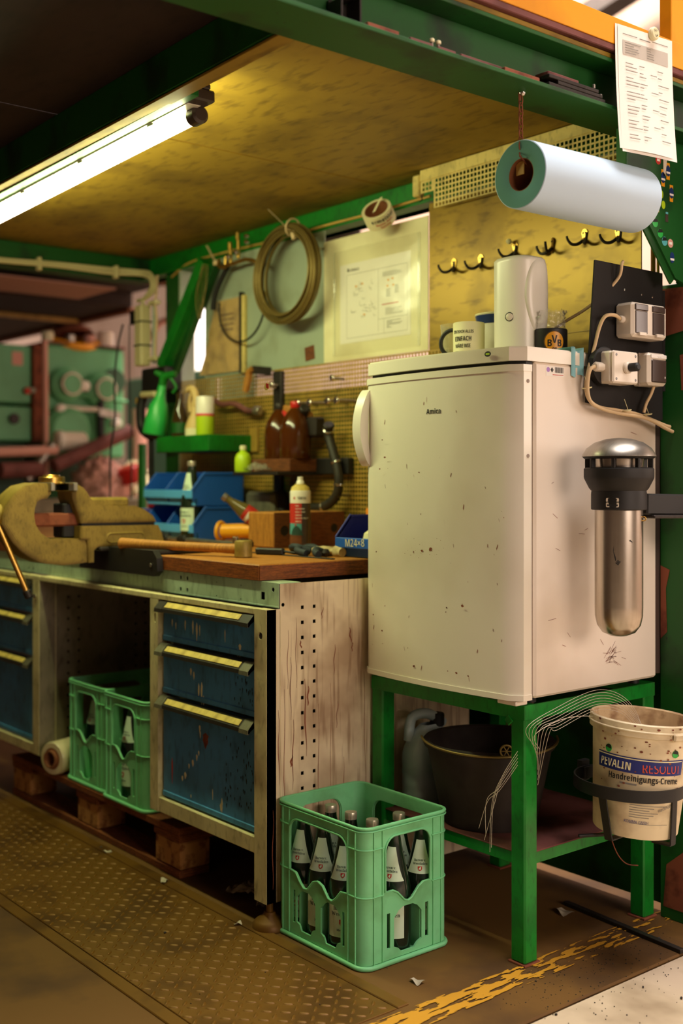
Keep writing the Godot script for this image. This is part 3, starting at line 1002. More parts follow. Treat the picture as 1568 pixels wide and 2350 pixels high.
# ================================================================ workbench
func drawer(o: Node3D, x0: float, x1: float, y0: float, y1: float, zf: float, strip_dark: bool) -> void:
	var d := MB.new()
	d.bx(V(x0, y0 + 0.004, zf - 0.02), V(x1, y1 - 0.004, zf), 0.003)
	d.bar(V(x0 + 0.002, y0 + 0.012, zf), V(x1 - 0.002, y0 + 0.012, zf), 0.006, 0.016, V(0, 1, 0), 0.002)
	var dr := part(o, "drawer", d, M.drawer_blue)
	# grip strip with a slanted label window
	var pf := PackedVector2Array([Vector2(0, 0), Vector2(0.010, -0.001), Vector2(0.029, -0.021), Vector2(0.030, -0.031), Vector2(0.026, -0.031), Vector2(0.02, -0.024), Vector2(0, -0.012)])
	var a := MB.new()
	# local x -> z, local y -> y, extruded along x
	a.plate(pf, [], x1 - x0 - 0.004, Transform3D(Basis(V(0, 0, 1), V(0, 1, 0), V(-1, 0, 0)), V(x0 + 0.002, y1, zf)))
	var h := part(dr, "grip_strip", a, M.handle_black)
	for e: float in [x0 + 0.002, x1 - 0.042]:
		var c := MB.new()
		var p2 := PackedVector2Array()
		for q in pf:
			p2.append(q * 1.06 + Vector2(0, 0.0006))
		c.plate(p2, [], 0.04, Transform3D(Basis(V(0, 0, 1), V(0, 1, 0), V(-1, 0, 0)), V(e, y1, zf)))
		part(dr, "end_cap", c, M.handle_black if strip_dark else M.handle_grey)
	var n := V(0, 0.69, 0.72)
	var up := V(0, 0.72, -0.69)
	var l := MB.new()
	l.box(V((x0 + x1) / 2, y1 - 0.0102, zf + 0.0205), V(x1 - x0 - 0.10, 0.018, 0.0016), 0.0005, Basis(V(1, 0, 0), up, n))
	part(dr, "label_strip", l, M.label_yellow)

func splashes(o: Node3D, x0: float, x1: float, z: float, list: Array) -> void:
	# dried drips: short ragged runs of paint on the drawer fronts
	var m := {}
	for s: Array in list:
		var key: String = s[4]
		if not m.has(key):
			m[key] = MB.new()
		var p := PackedVector2Array()
		var k := 7
		var w: float = s[2]
		var h: float = s[3]
		for i in k:
			var t := float(i) / (k - 1)
			p.append(Vector2(s[0] - w * 0.5 * sin(PI * pow(t, 0.6)) * rng.randf_range(0.6, 1.2), s[1] - h * t))
		for i in k:
			var t := 1.0 - float(i) / (k - 1)
			p.append(Vector2(s[0] + 0.0005 + w * 0.5 * sin(PI * pow(t, 0.6)) * rng.randf_range(0.6, 1.2), s[1] - h * t))
		if Geometry2D.triangulate_polygon(p).size() > 0:
			m[key].plate(p, [], 0.0004, face_z(0, 0, z))
	for key: String in m:
		part(o, "paint_drip", m[key], M[key])

func bench() -> void:
	# ---- worktop
	var wt := thing("worktop", "thick worn beech worktop with a reddish sawn end", "worktop", V(-3.6, 0.87, -2.07))
	part(wt, "board", MB.new().bx(V(-6.2, 0.8705, -2.46), V(-2.437, 0.912, -1.716), 0.004), M.worktop)
	part(wt, "front_edge", MB.new().bx(V(-6.2, 0.871, -1.7155), V(-2.438, 0.910, -1.7135), 0.0008), M.worktop_end)
	part(wt, "end_face", MB.new().bx(V(-2.4365, 0.871, -2.459), V(-2.4345, 0.910, -1.717), 0.0008), M.worktop_end)
	# ---- apron rail
	var ap := thing("bench_apron", "pale green punched steel rail under the worktop front", "bench rail", V(-3.6, 0.806, -1.72))
	var holes := [rect(-2.434, 0.823, -2.417, 0.843)]
	for p: Array in [[-2.829, 0.854], [-2.794, 0.854], [-2.829, 0.821], [-2.794, 0.821], [-3.854, 0.821], [-3.818, 0.821], [-3.854, 0.854], [-3.818, 0.854]]:
		holes.append(rect(p[0] - 0.005, p[1] - 0.005, p[0] + 0.005, p[1] + 0.005))
	for p: Array in [[-2.526, 0.853], [-2.643, 0.853], [-2.526, 0.816], [-2.643, 0.816]]:
		holes.append(disc(Vector2(p[0], p[1]), 0.0025, 8))
	holes.append(disc(Vector2(-2.381, 0.852), 0.006, 12))
	part(ap, "rail_web", MB.new().plate(rect(-6.2, 0.811, -2.356, 0.8695), holes, 0.002, face_z(0, 0, -1.72)), M.apron_green)
	part(ap, "rail_flange", MB.new().bx(V(-6.2, 0.806, -1.79), V(-2.356, 0.811, -1.7195), 0.001), M.apron_green)
	part(ap, "rail_flange", MB.new().bx(V(-6.2, 0.8672, -1.79), V(-2.356, 0.8695, -1.7225), 0.0005), M.apron_green)
	part(ap, "rail_hole_shade", MB.new().bx(V(-6.2, 0.812, -1.80), V(-2.362, 0.866, -1.792), 0.0), M.black)  # black sheet put behind the punched holes in place of their shade
	# ---- right drawer cabinet
	var c := thing("drawer_cabinet", "scuffed cream cabinet with three blue drawers at the near bench end", "cabinet", V(-2.64, 0, -2.04))
	var pn := PackedVector2Array([Vector2(1.6805, 0.066), Vector2(2.40, 0.066), Vector2(2.40, 0.868), Vector2(1.722, 0.868), Vector2(1.722, 0.805), Vector2(1.6805, 0.805)])
	var ph := []
	for i in 13:
		for zz: float in [1.7925, 1.831]:
			ph.append(rect(zz - 0.0045, 0.8 - 0.0387 * i, zz + 0.0045, 0.809 - 0.0387 * i))
	ph.append(disc(Vector2(1.731, 0.815), 0.005, 12))
	ph.append(disc(Vector2(1.731, 0.317), 0.007, 12))
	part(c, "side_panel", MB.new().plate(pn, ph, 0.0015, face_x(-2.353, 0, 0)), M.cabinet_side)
	part(c, "panel_fold", MB.new().bx(V(-2.3531, 0.07, -1.7222), V(-2.3522, 0.80, -1.7212), 0.0), M.cabinet_grey)
	part(c, "panel_hole_shade", MB.new().bx(V(-2.372, 0.1, -2.4), V(-2.368, 0.86, -1.73), 0.0), M.black)  # black sheet behind the punched panel, painted in for shade in its holes
	var po := MB.new()
	po.plate(rect(-2.406, 0.066, -2.353, 0.8045), [disc(Vector2(-2.380, 0.738), 0.0095, 16)], 0.03, face_z(0, 0, -1.6795))
	part(c, "post", po, M.cabinet_grey)
	part(c, "lock", MB.new().cyl(V(-2.380, 0.738, -1.70), V(-2.380, 0.738, -1.683), 0.0092, 16, 0.001), M.dark_steel)
	po = MB.new()
	po.plate(rect(-2.931, 0.182, -2.887, 0.79), [rrect(-2.909, 0.722, -2.899, 0.75, 0.0045, 4)], 0.03, face_z(0, 0, -1.6795))
	part(c, "post", po, M.cabinet_grey)
	part(c, "left_panel", MB.new().bx(V(-2.932, 0.182, -2.40), V(-2.93, 0.80, -1.681), 0.0005), M.cabinet_inside)
	part(c, "top_rail", MB.new().bx(V(-2.931, 0.7895, -1.70), V(-2.353, 0.8055, -1.6795), 0.002), M.cabinet_grey)
	part(c, "bottom_rail", MB.new().bx(V(-2.887, 0.182, -1.71), V(-2.407, 0.224, -1.681), 0.002), M.cabinet_grey)
	part(c, "floor_panel", MB.new().bx(V(-2.93, 0.182, -2.40), V(-2.36, 0.186, -1.70), 0.0), M.cabinet_inside)
	part(c, "back_panel", MB.new().bx(V(-2.93, 0.07, -2.402), V(-2.354, 0.86, -2.399), 0.0), M.cabinet_inside)
	part(c, "slide_rail", MB.new().bx(V(-2.887, 0.19, -1.72), V(-2.882, 0.788, -1.71), 0.0), M.rust)
	drawer(c, -2.881, -2.409, 0.669, 0.789, -1.693, true)
	drawer(c, -2.881, -2.409, 0.520, 0.666, -1.693, false)
	drawer(c, -2.881, -2.409, 0.225, 0.517, -1.693, false)
	var sp := []
	for q: Array in [[-2.76, 0.742, 0.006, 0.03], [-2.72, 0.745, 0.008, 0.04], [-2.70, 0.74, 0.007, 0.055], [-2.685, 0.735, 0.004, 0.03], [-2.83, 0.738, 0.005, 0.022], [-2.81, 0.73, 0.004, 0.02], [-2.56, 0.735, 0.004, 0.035], [-2.49, 0.705, 0.012, 0.035], [-2.5, 0.69, 0.006, 0.02], [-2.73, 0.612, 0.008, 0.022], [-2.715, 0.604, 0.008, 0.024], [-2.69, 0.575, 0.008, 0.05], [-2.675, 0.58, 0.009, 0.065], [-2.665, 0.545, 0.004, 0.03], [-2.685, 0.461, 0.009, 0.022], [-2.682, 0.445, 0.006, 0.02], [-2.69, 0.39, 0.006, 0.014], [-2.70, 0.378, 0.008, 0.018], [-2.72, 0.36, 0.01, 0.02], [-2.74, 0.345, 0.006, 0.014], [-2.76, 0.318, 0.012, 0.02], [-2.775, 0.305, 0.008, 0.016], [-2.62, 0.30, 0.003, 0.03], [-2.575, 0.285, 0.008, 0.04], [-2.58, 0.27, 0.01, 0.022], [-2.73, 0.262, 0.003, 0.01]]:
		sp.append([q[0], q[1], q[2], q[3], "cream_board"])
	sp.append([-2.655, 0.445, 0.03, 0.045, "rust"])
	sp.append([-2.83, 0.345, 0.006, 0.075, "red_ink"])
	for i in 46:
		sp.append([rng.randf_range(-2.56, -2.43), rng.randf_range(0.27, 0.46), 0.003, rng.randf_range(0.006, 0.016), "black"])
	for i in 20:
		sp.append([rng.randf_range(-2.52, -2.43), rng.randf_range(0.54, 0.62), 0.0025, rng.randf_range(0.005, 0.014), "black"])
	splashes(c, 0, 0, -1.6922, sp)
	var ft := MB.new()
	ft.cyl(V(-2.368, 0.03, -1.70), V(-2.368, 0.07, -1.70), 0.009, 14)
	ft.lathe([Vector2(0.0, 0.042), Vector2(0.014, 0.042), Vector2(0.018, 0.034), Vector2(0.036, 0.022), Vector2(0.044, 0.012), Vector2(0.044, 0.001), Vector2(0.0, 0.001)], Transform3D(Basis.IDENTITY, V(-2.368, 0.0, -1.70)), 28)
	part(c, "levelling_foot", ft, M.tread)
	# scratches and rust runs on the side panel
	var rn := MB.new()
	for q: Array in [[1.755, 0.68, 0.52, 0.0035], [1.764, 0.52, 0.34, 0.003], [1.747, 0.75, 0.60, 0.002], [1.80, 0.62, 0.42, 0.004], [1.812, 0.60, 0.55, 0.007], [1.716, 0.55, 0.36, 0.0025], [1.735, 0.60, 0.20, 0.0025], [1.772, 0.78, 0.60, 0.002], [1.86, 0.80, 0.77, 0.003], [1.9, 0.70, 0.62, 0.003], [1.91, 0.55, 0.48, 0.0025], [1.95, 0.74, 0.70, 0.005], [1.96, 0.70, 0.675, 0.003], [2.0, 0.62, 0.3, 0.002], [1.845, 0.55, 0.18, 0.002], [1.885, 0.60, 0.2, 0.0015], [1.76, 0.43, 0.40, 0.008], [1.78, 0.33, 0.14, 0.003], [1.785, 0.72, 0.70, 0.006], [1.93, 0.4, 0.2, 0.002], [1.70, 0.3, 0.1, 0.003]]:
		var pp := PackedVector2Array()
		var kk := 8
		var jit := rng.randf_range(-0.006, 0.006)
		var bl := []
		for i in kk:
			var t := float(i) / (kk - 1)
			var w: float = q[3] * (0.3 + 0.7 * sin(PI * t)) * rng.randf_range(0.5, 1.0)
			bl.append(Vector3(q[0] + jit * t + 0.002 * sin(t * 9.0), lerpf(q[1], q[2], t), w))
		for i in kk:
			pp.append(Vector2(bl[i].x - bl[i].z / 2, bl[i].y))
		for i in kk:
			pp.append(Vector2(bl[kk - 1 - i].x + bl[kk - 1 - i].z / 2, bl[kk - 1 - i].y))
		if Geometry2D.triangulate_polygon(pp).size() > 0:
			rn.plate(pp, [], 0.0003, face_x(-2.3526, 0, 0))
	part(c, "rust_run", rn, M.rust)
	# ---- left drawer cabinet
	var l := thing("drawer_cabinet", "cream cabinet with blue drawers at the left picture edge under the vise", "cabinet", V(-4.0, 0, -2.04))
	part(l, "post", MB.new().bx(V(-3.733, 0.193, -1.71), V(-3.6805, 0.79, -1.6795), 0.002), M.cabinet_grey)
	var lh := []
	for i in 14:
		for zz: float in [1.787, 1.827, 2.05, 2.09]:
			lh.append(rect(zz - 0.0045, 0.723 - 0.0377 * i, zz + 0.0045, 0.732 - 0.0377 * i))
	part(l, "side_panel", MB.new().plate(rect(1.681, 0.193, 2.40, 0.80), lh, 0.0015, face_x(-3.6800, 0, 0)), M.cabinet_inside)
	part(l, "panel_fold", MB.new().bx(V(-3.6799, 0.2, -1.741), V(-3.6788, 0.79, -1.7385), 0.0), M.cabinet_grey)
	part(l, "panel_hole_shade", MB.new().bx(V(-3.70, 0.2, -2.4), V(-3.69, 0.79, -1.72), 0.0), M.black)  # black sheet again stands in for the shade behind the panel holes
	part(l, "top_rail", MB.new().bx(V(-4.3, 0.7895, -1.70), V(-3.68, 0.8055, -1.6795), 0.002), M.cabinet_grey)
	part(l, "bottom_rail", MB.new().bx(V(-4.3, 0.193, -1.71), V(-3.734, 0.226, -1.681), 0.002), M.cabinet_grey)
	part(l, "floor_panel", MB.new().bx(V(-4.3, 0.193, -2.40), V(-3.69, 0.197, -1.70), 0.0), M.cabinet_inside)
	part(l, "post", MB.new().bx(V(-4.3, 0.193, -1.71), V(-4.25, 0.79, -1.6795), 0.002), M.cabinet_grey)
	part(l, "rail_screw", MB.new().cyl(V(-3.706, 0.735, -1.68), V(-3.706, 0.735, -1.672), 0.009, 14, 0.002), M.chrome)
	drawer(l, -4.248, -3.736, 0.669, 0.789, -1.693, true)
	drawer(l, -4.248, -3.736, 0.520, 0.666, -1.693, false)
	drawer(l, -4.248, -3.736, 0.228, 0.517, -1.693, false)
	# rail bridging the knee bay
	single("bay_rail", "narrow cream rail above the open bay between the cabinets", "bench rail", MB.new().bx(V(-3.68, 0.7895, -1.72), V(-2.931, 0.8055, -1.6795), 0.002), M.cabinet_grey, V(-3.3, 0.79, -1.7))
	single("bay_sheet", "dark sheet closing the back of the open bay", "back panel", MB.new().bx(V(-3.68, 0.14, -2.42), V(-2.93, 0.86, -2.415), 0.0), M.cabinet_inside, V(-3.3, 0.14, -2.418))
	# ---- pallet
	var p := thing("pallet", "weathered wooden pallet under the bench carrying the green crates", "pallet", V(-3.4, 0, -2.1))
	var px0 := -3.965
	var px1 := -2.815
	for i in 5:
		var z0 := -1.705 - 0.165 * i
		part(p, "deck_plank", MB.new().bx(V(px0, 0.1225, z0 - 0.135), V(px1, 0.1435, z0), 0.002), M.pallet)
	for x: float in [px0, -3.46, px1 - 0.145]:
		part(p, "cross_plank", MB.new().bx(V(x, 0.1005, -2.5), V(x + 0.145, 0.122, -1.708), 0.002), M.pallet)
		for z: float in [-1.712, -2.03, -2.40]:
			part(p, "block", MB.new().bx(V(x + 0.002, 0.0225, z - 0.10), V(x + 0.143, 0.1, z), 0.004), M.chipboard)
	for z: float in [-1.708, -2.03, -2.40]:
		part(p, "bottom_plank", MB.new().bx(V(px0, 0.0, z - 0.10), V(px1, 0.0215, z), 0.002), M.pallet)
	# ---- film roll on the pallet
	var fr := thing("film_roll", "used roll of stretch film lying on the pallet beside the crates", "film roll", V(-3.6, 0.2, -1.74))
	var xf := MB.along(V(-3.592, 0.2005, -1.685), V(-3.69, 0.2005, -1.995))
	part(fr, "film", MB.new().lathe([Vector2(0.036, 0.0), Vector2(0.052, 0.0), Vector2(0.055, 0.004), Vector2(0.0555, 0.1), Vector2(0.0545, 0.2), Vector2(0.055, 0.32), Vector2(0.036, 0.324)], xf, 36), M.film_roll)
	part(fr, "core", MB.new().lathe([Vector2(0.024, 0.32), Vector2(0.024, -0.012), Vector2(0.028, -0.012), Vector2(0.028, 0.0), Vector2(0.036, 0.001)], xf, 28), M.cardboard)
	# ---- crates
	var cr := crate("green plastic bottle crate standing on the floor against the bench end")
	cr.position = V(-2.180, 0.0, -1.845)
	dup(cr, V(-3.405, 0.1437, -1.885), PI / 2, "green crate on the pallet, the one next to the film roll")
	dup(cr, V(-3.131, 0.1437, -1.872), PI / 2, "green crate on the pallet, the one touching the drawer cabinet")
	var b := bottle("")
	var first := true
	var rows := ["front", "middle", "back"]
	var cols := ["against the cabinet", "second from the cabinet", "third from the cabinet", "at the fridge end"]
	for q: Array in [[0, 0], [0, 1], [0, 2], [0, 3], [1, 0], [1, 1], [1, 2], [1, 3], [2, 2], [2, 3]]:
		var at := V(-2.180 + [-0.122, -0.041, 0.041, 0.122][q[1]], 0.012, -1.845 + [0.088, 0.0, -0.088][q[0]])
		var lab := "green water bottle in the floor crate, %s row, %s" % [rows[q[0]], cols[q[1]]]
		var turn: float = 0.75 + rng.randf_range(-0.35, 0.35)
		if q[0] == 0 and q[1] < 3:
			turn = [0.45, 0.7, 0.75][q[1]]
		if first:
			b.position = at
			b.rotation.y = turn
			b.set_meta("label", lab)
			first = false
		else:
			dup(b, at, turn, lab)
	for q: Array in [[-3.405, 0.09, -1.93, "beside the film roll, rear"], [-3.45, -0.04, -1.80, "beside the film roll, front"], [-3.131, -0.045, -1.76, "touching the cabinet, front left"], [-3.131, 0.045, -1.85, "touching the cabinet, rear right"]]:
		dup(b, V(q[0] + q[1], 0.1557, q[2]), 0.5 + q[1] * 8.0, "green water bottle in the pallet crate " + q[3])
	dup(b, V(-3.60, 0.9125, -2.235), 0.25, "full green water bottle standing on the worktop before blue bins")
	# ---- rag under the cabinet
	var rg := MB.new()
	var nz := noise(5, 9.0, 3)
	rg.grid(func(u: float, w: float) -> Vector3:
		return V((u - 0.5) * 0.16, 0.006 + 0.03 * absf(nz.get_noise_2d(u * 0.35, w * 0.35)) + 0.014 * sin(u * 3.1), (0.5 - w) * 0.10 + 0.02 * sin(u * 7.0)), 24, 16)
	var r2 := single("rag", "crumpled grey rag on the floor under the drawer cabinet", "rag", rg, M.rag)
	r2.position = V(-2.56, 0.0, -1.80)

func crate(label: String) -> Node3D:
	var o := thing("bottle_crate", label, "bottle crate", V(0, 0, 0), "green bottle crates")
	var lx := 0.170
	var lz := 0.137
	var r := 0.03
	var H := 0.33
	var mb := MB.new()
	# long walls
	var up := PackedVector2Array([Vector2(-0.113, 0.168), Vector2(-0.088, 0.165), Vector2(-0.070, 0.145), Vector2(-0.055, 0.134), Vector2(-0.040, 0.136), Vector2(-0.018, 0.16), Vector2(0.0, 0.166), Vector2(0.018, 0.16), Vector2(0.040, 0.136), Vector2(0.055, 0.134), Vector2(0.070, 0.145), Vector2(0.088, 0.165), Vector2(0.113, 0.168)])
	for i in 9:
		var a := PI / 2 * i / 8.0
		up.append(Vector2(0.078 + 0.035 * cos(a), 0.262 + 0.035 * sin(a)))
	for i in 9:
		var a := PI / 2 + PI / 2 * i / 8.0
		up.append(Vector2(-0.078 + 0.035 * cos(a), 0.262 + 0.035 * sin(a)))
	var lo := []
	for s: float in [-1.0, 1.0]:
		var c := 0.048 * s
		lo.append(PackedVector2Array([Vector2(c - 0.038, 0.045), Vector2(c - 0.026, 0.04), Vector2(c - 0.018, 0.026), Vector2(c + 0.018, 0.026), Vector2(c + 0.026, 0.04), Vector2(c + 0.038, 0.045), Vector2(c + 0.038, 0.105), Vector2(c + 0.026, 0.118), Vector2(c + 0.012, 0.126), Vector2(c - 0.012, 0.126), Vector2(c - 0.026, 0.118), Vector2(c - 0.038, 0.105)]))
		lo.append(rect(c + 0.0475 * s - 0.0045, 0.04, c + 0.0475 * s + 0.0045, 0.12))
	var su := PackedVector2Array([Vector2(-0.072, 0.172), Vector2(-0.05, 0.172), Vector2(-0.034, 0.164), Vector2(-0.012, 0.142), Vector2(0.0, 0.138), Vector2(0.012, 0.142), Vector2(0.034, 0.164), Vector2(0.05, 0.172), Vector2(0.072, 0.172)])
	for i in 9:
		var a := PI / 2 * i / 8.0
		su.append(Vector2(0.040 + 0.032 * cos(a), 0.265 + 0.034 * sin(a)))
	for i in 9:
		var a := PI / 2 + PI / 2 * i / 8.0
		su.append(Vector2(-0.040 + 0.032 * cos(a), 0.265 + 0.034 * sin(a)))
	var sl := [PackedVector2Array([Vector2(-0.044, 0.038), Vector2(-0.03, 0.032), Vector2(-0.02, 0.022), Vector2(0.02, 0.022), Vector2(0.03, 0.032), Vector2(0.044, 0.038), Vector2(0.044, 0.105), Vector2(0.03, 0.12), Vector2(0.015, 0.127), Vector2(-0.015, 0.127), Vector2(-0.03, 0.12), Vector2(-0.044, 0.105)]), rect(-0.066, 0.038, -0.056, 0.12), rect(0.056, 0.038, 0.066, 0.12)]
	var t := 0.0045
	for s: float in [1.0, -1.0]:
		var bz := Basis(V(s, 0, 0), V(0, 1, 0), V(0, 0, s))
		mb.plate(rect(-lx + r, 0.012, lx - r, H - 0.004), [up] + lo, t, Transform3D(bz, V(0, 0, s * lz)))
		var bxx := Basis(V(0, 0, -s), V(0, 1, 0), V(s, 0, 0))
		mb.plate(rect(-lz + r, 0.012, lz - r, H - 0.004), [su] + sl, t, Transform3D(bxx, V(s * lx, 0, 0)))
	for q: Array in [[1, 1, -PI / 2], [1, -1, 0.0], [-1, -1, PI / 2], [-1, 1, PI]]:
		mb.lathe([Vector2(r, 0.012), Vector2(r, H - 0.004)], Transform3D(Basis.IDENTITY, V(q[0] * (lx - r), 0, q[1] * (lz - r))), 8, q[2], q[2] + PI / 2)
		mb.lathe([Vector2(r - t, H - 0.004), Vector2(r - t, 0.012)], Transform3D(Basis.IDENTITY, V(q[0] * (lx - r), 0, q[1] * (lz - r))), 8, q[2], q[2] + PI / 2)
	part(o, "crate_wall", mb, M.crate_green, true)
	# rims and ribs
	var rb := MB.new()
	var ring := func(y: float, off: float) -> Array:
		var p := []
		for q in rrect(-lx - off, -lz - off, lx + off, lz + off, r + off, 8):
			p.append(V(q.x, y, q.y))
		return p
	rb.tube(ring.call(H - 0.003, 0.0005), 0.0042, 8, true)
	rb.tube(ring.call(H - 0.010, 0.003), 0.0022, 6, true)
	rb.tube(ring.call(0.006, 0.0025), 0.006, 8, true)
	for s: float in [1.0, -1.0]:
		for k: float in [-1.0, 1.0]:
			rb.bx(V(k * (lx - 0.056) - 0.0012, 0.01, s * (lz + 0.003)), V(k * (lx - 0.056) + 0.0012, H - 0.01, s * (lz - 0.001)), 0.0006)
			rb.bx(V(k * (lx - 0.0295) - 0.0012, 0.01, s * (lz + 0.003)), V(k * (lx - 0.0295) + 0.0012, H - 0.01, s * (lz - 0.001)), 0.0006)
			rb.bx(V(s * (lx + 0.003), 0.01, k * (lz - 0.056) - 0.0012), V(s * (lx - 0.001), H - 0.01, k * (lz - 0.056) + 0.0012), 0.0006)
			rb.bx(V(s * (lx + 0.003), 0.01, k * (lz - 0.0295) - 0.0012), V(s * (lx - 0.001), H - 0.01, k * (lz - 0.0295) + 0.0012), 0.0006)
		var bz := Transform3D(Basis(V(s, 0, 0), V(0, 1, 0), V(0, 0, s)), V(0, 0, s * (lz + 0.0012)))
		var bxx := Transform3D(Basis(V(0, 0, -s), V(0, 1, 0), V(s, 0, 0)), V(s * (lx + 0.0012), 0, 0))
		for pr: Array in [[up, bz], [su, bxx]]:
			var loop := []
			for q: Vector2 in pr[0]:
				loop.append(pr[1] * V(q.x, q.y, 0))
			rb.tube(loop, 0.0026, 6, true)
	for y: float in [0.277, 0.167]:
		for q: Array in [[1, 1, -PI / 2], [1, -1, 0.0], [-1, -1, PI / 2], [-1, 1, PI]]:
			var arc := []
			var cx: float = q[0] * (lx - r)
			var cz: float = q[1] * (lz - r)
			var st: float = q[2]
			var e0 := V(cx + (r + 0.001) * cos(st), y, cz - (r + 0.001) * sin(st))
			var e1 := V(cx + (r + 0.001) * cos(st + PI / 2), y, cz - (r + 0.001) * sin(st + PI / 2))
			var d0 := V(-absf(sin(st)) * 0.03 * q[0], 0, -absf(cos(st)) * 0.03 * q[1])
			var d1 := V(-absf(cos(st)) * 0.03 * q[0], 0, -absf(sin(st)) * 0.03 * q[1])
			arc.append(e0 + d0)
			for i in 7:
				var a := st + PI / 2 * i / 6.0
				arc.append(V(cx + (r + 0.001) * cos(a), y, cz - (r + 0.001) * sin(a)))
			arc.append(e1 + d1)
			rb.tube(arc, 0.0022, 6)
	part(o, "rim_and_rib", rb, M.crate_green, true)
	var fl := MB.new()
	fl.bx(V(-lx + 0.006, 0.008, -lz + 0.006), V(lx - 0.006, 0.0115, lz - 0.006), 0.0)
	for x: float in [-0.0815, 0.0, 0.0815]:
		fl.bx(V(x - 0.001, 0.012, -lz + 0.006), V(x + 0.001, 0.12, lz - 0.006), 0.0)
	for z: float in [-0.044, 0.044]:
		fl.bx(V(-lx + 0.006, 0.012, z - 0.001), V(lx - 0.006, 0.12, z + 0.001), 0.0)
	part(o, "cell_divider", fl, M.crate_green, true)
	return o

func bottle(label: String) -> Node3D:
	var o := thing("water_bottle", label, "bottle", V(0, 0, 0))
	part(o, "glass", MB.new().lathe([Vector2(0.0, 0.003), Vector2(0.033, 0.0), Vector2(0.039, 0.004), Vector2(0.0405, 0.012), Vector2(0.0405, 0.135), Vector2(0.0385, 0.152), Vector2(0.033, 0.178), Vector2(0.0255, 0.21), Vector2(0.0185, 0.243), Vector2(0.0148, 0.266), Vector2(0.0145, 0.276), Vector2(0.0, 0.276)], Transform3D.IDENTITY, 28), M.bottle_green, true)
	part(o, "screw_cap", MB.new().lathe([Vector2(0.0146, 0.270), Vector2(0.0156, 0.271), Vector2(0.0152, 0.275), Vector2(0.0156, 0.277), Vector2(0.0156, 0.285), Vector2(0.0146, 0.288), Vector2(0.0, 0.2885)], Transform3D.IDENTITY, 24), M.cap_silver, true)
	var a0 := -PI / 2 - 0.95
	part(o, "belly_label", MB.new().lathe([Vector2(0.0409, 0.035), Vector2(0.0409, 0.118)], Transform3D.IDENTITY, 20, a0, a0 + 1.9), M.label_white, true)
	var nl := MB.new()
	nl.grid(func(u: float, w: float) -> Vector3:
		var y := lerpf(0.168, 0.245, w)
		var half := lerpf(1.05, 0.55, pow(w, 0.7))
		var rr := 0.0
		if y < 0.178:
			rr = lerpf(0.0385, 0.033, (y - 0.152) / 0.026)
		elif y < 0.21:
			rr = lerpf(0.033, 0.0255, (y - 0.178) / 0.032)
		else:
			rr = lerpf(0.0255, 0.0185, (y - 0.21) / 0.033)
		rr += 0.0008
		var th := (u - 0.5) * 2.0 * half
		return V(rr * sin(th), y, rr * cos(th)), 14, 8)
	part(o, "neck_label", nl, M.label_white, true)
	# print
	var dark: Material = M.can_dark
	letters(o, "print", "Baron v.", 0.008, dark, Transform3D(Basis.IDENTITY, V(0, 0.103, 0.0412)), 0.0412, true, "Droid Serif")
	letters(o, "print", "Westfalen", 0.008, dark, Transform3D(Basis.IDENTITY, V(0, 0.090, 0.0412)), 0.0412, true, "Droid Serif")
	letters(o, "print", "Medium", 0.005, dark, Transform3D(Basis.IDENTITY, V(0, 0.052, 0.0412)), 0.0412, true, "Droid Serif")
	var tilt := Basis(Vector3.RIGHT, -0.22)
	letters(o, "print", "Baron v.", 0.0052, dark, Transform3D(tilt, V(0, 0.199, 0.0295)), 0.03, true, "Droid Serif")
	letters(o, "print", "Westfalen", 0.0052, dark, Transform3D(tilt, V(0, 0.191, 0.0313)), 0.03, true, "Droid Serif")
	for q: Array in [[0.070, 0.0412, 0.0, 0.0075], [0.180, 0.0338, -0.22, 0.005]]:
		var s: float = q[3]
		var bs := Transform3D(Basis(Vector3.RIGHT, q[2]), V(0, q[0], q[1]))
		var cr := MB.new().plate(PackedVector2Array([Vector2(-s, s), Vector2(-s, -0.3 * s), Vector2(-0.5 * s, -0.9 * s), Vector2(0, -1.2 * s), Vector2(0.5 * s, -0.9 * s), Vector2(s, -0.3 * s), Vector2(s, s)]), [], 0.0003, bs)
		part(o, "red_crest", cr, M.label_red, true)
		bs.origin += bs.basis.z * 0.0004
		var ho := MB.new().plate(PackedVector2Array([Vector2(-0.6 * s, -0.5 * s), Vector2(-0.2 * s, -0.4 * s), Vector2(0.1 * s, -0.8 * s), Vector2(0.5 * s, -0.2 * s), Vector2(0.3 * s, 0.3 * s), Vector2(0.6 * s, 0.7 * s), Vector2(0.1 * s, 0.7 * s), Vector2(-0.4 * s, 0.2 * s)]), [], 0.0002, bs)
		part(o, "crest_horse", ho, M.label_white, true)
	return o

# plan polygon (x, -z) extruded downwards from height y
func plan_xf(y: float) -> Transform3D:
	return Transform3D(Basis(V(1, 0, 0), V(0, 0, -1), V(0, 1, 0)), V(0, y, 0))

func bow(x0: float, x1: float, zend: float, zmid: float, zback: float, r: float) -> PackedVector2Array:
	# front edge bowed towards +z, corners rounded by r
	var p := PackedVector2Array()
	var n := 20
	for i in n + 1:
		var u := float(i) / n
		var x := lerpf(x0, x1, u)
		var z := lerpf(zend, zmid, 1.0 - pow(2.0 * u - 1.0, 2.0))
		var dl := minf(x - x0, x1 - x)
		if dl < r:
			z -= r - sqrt(maxf(0.0, r * r - pow(r - dl, 2.0)))
		p.append(Vector2(x, -z))
	p.append(Vector2(x1, -zback))
	p.append(Vector2(x0, -zback))
	return p

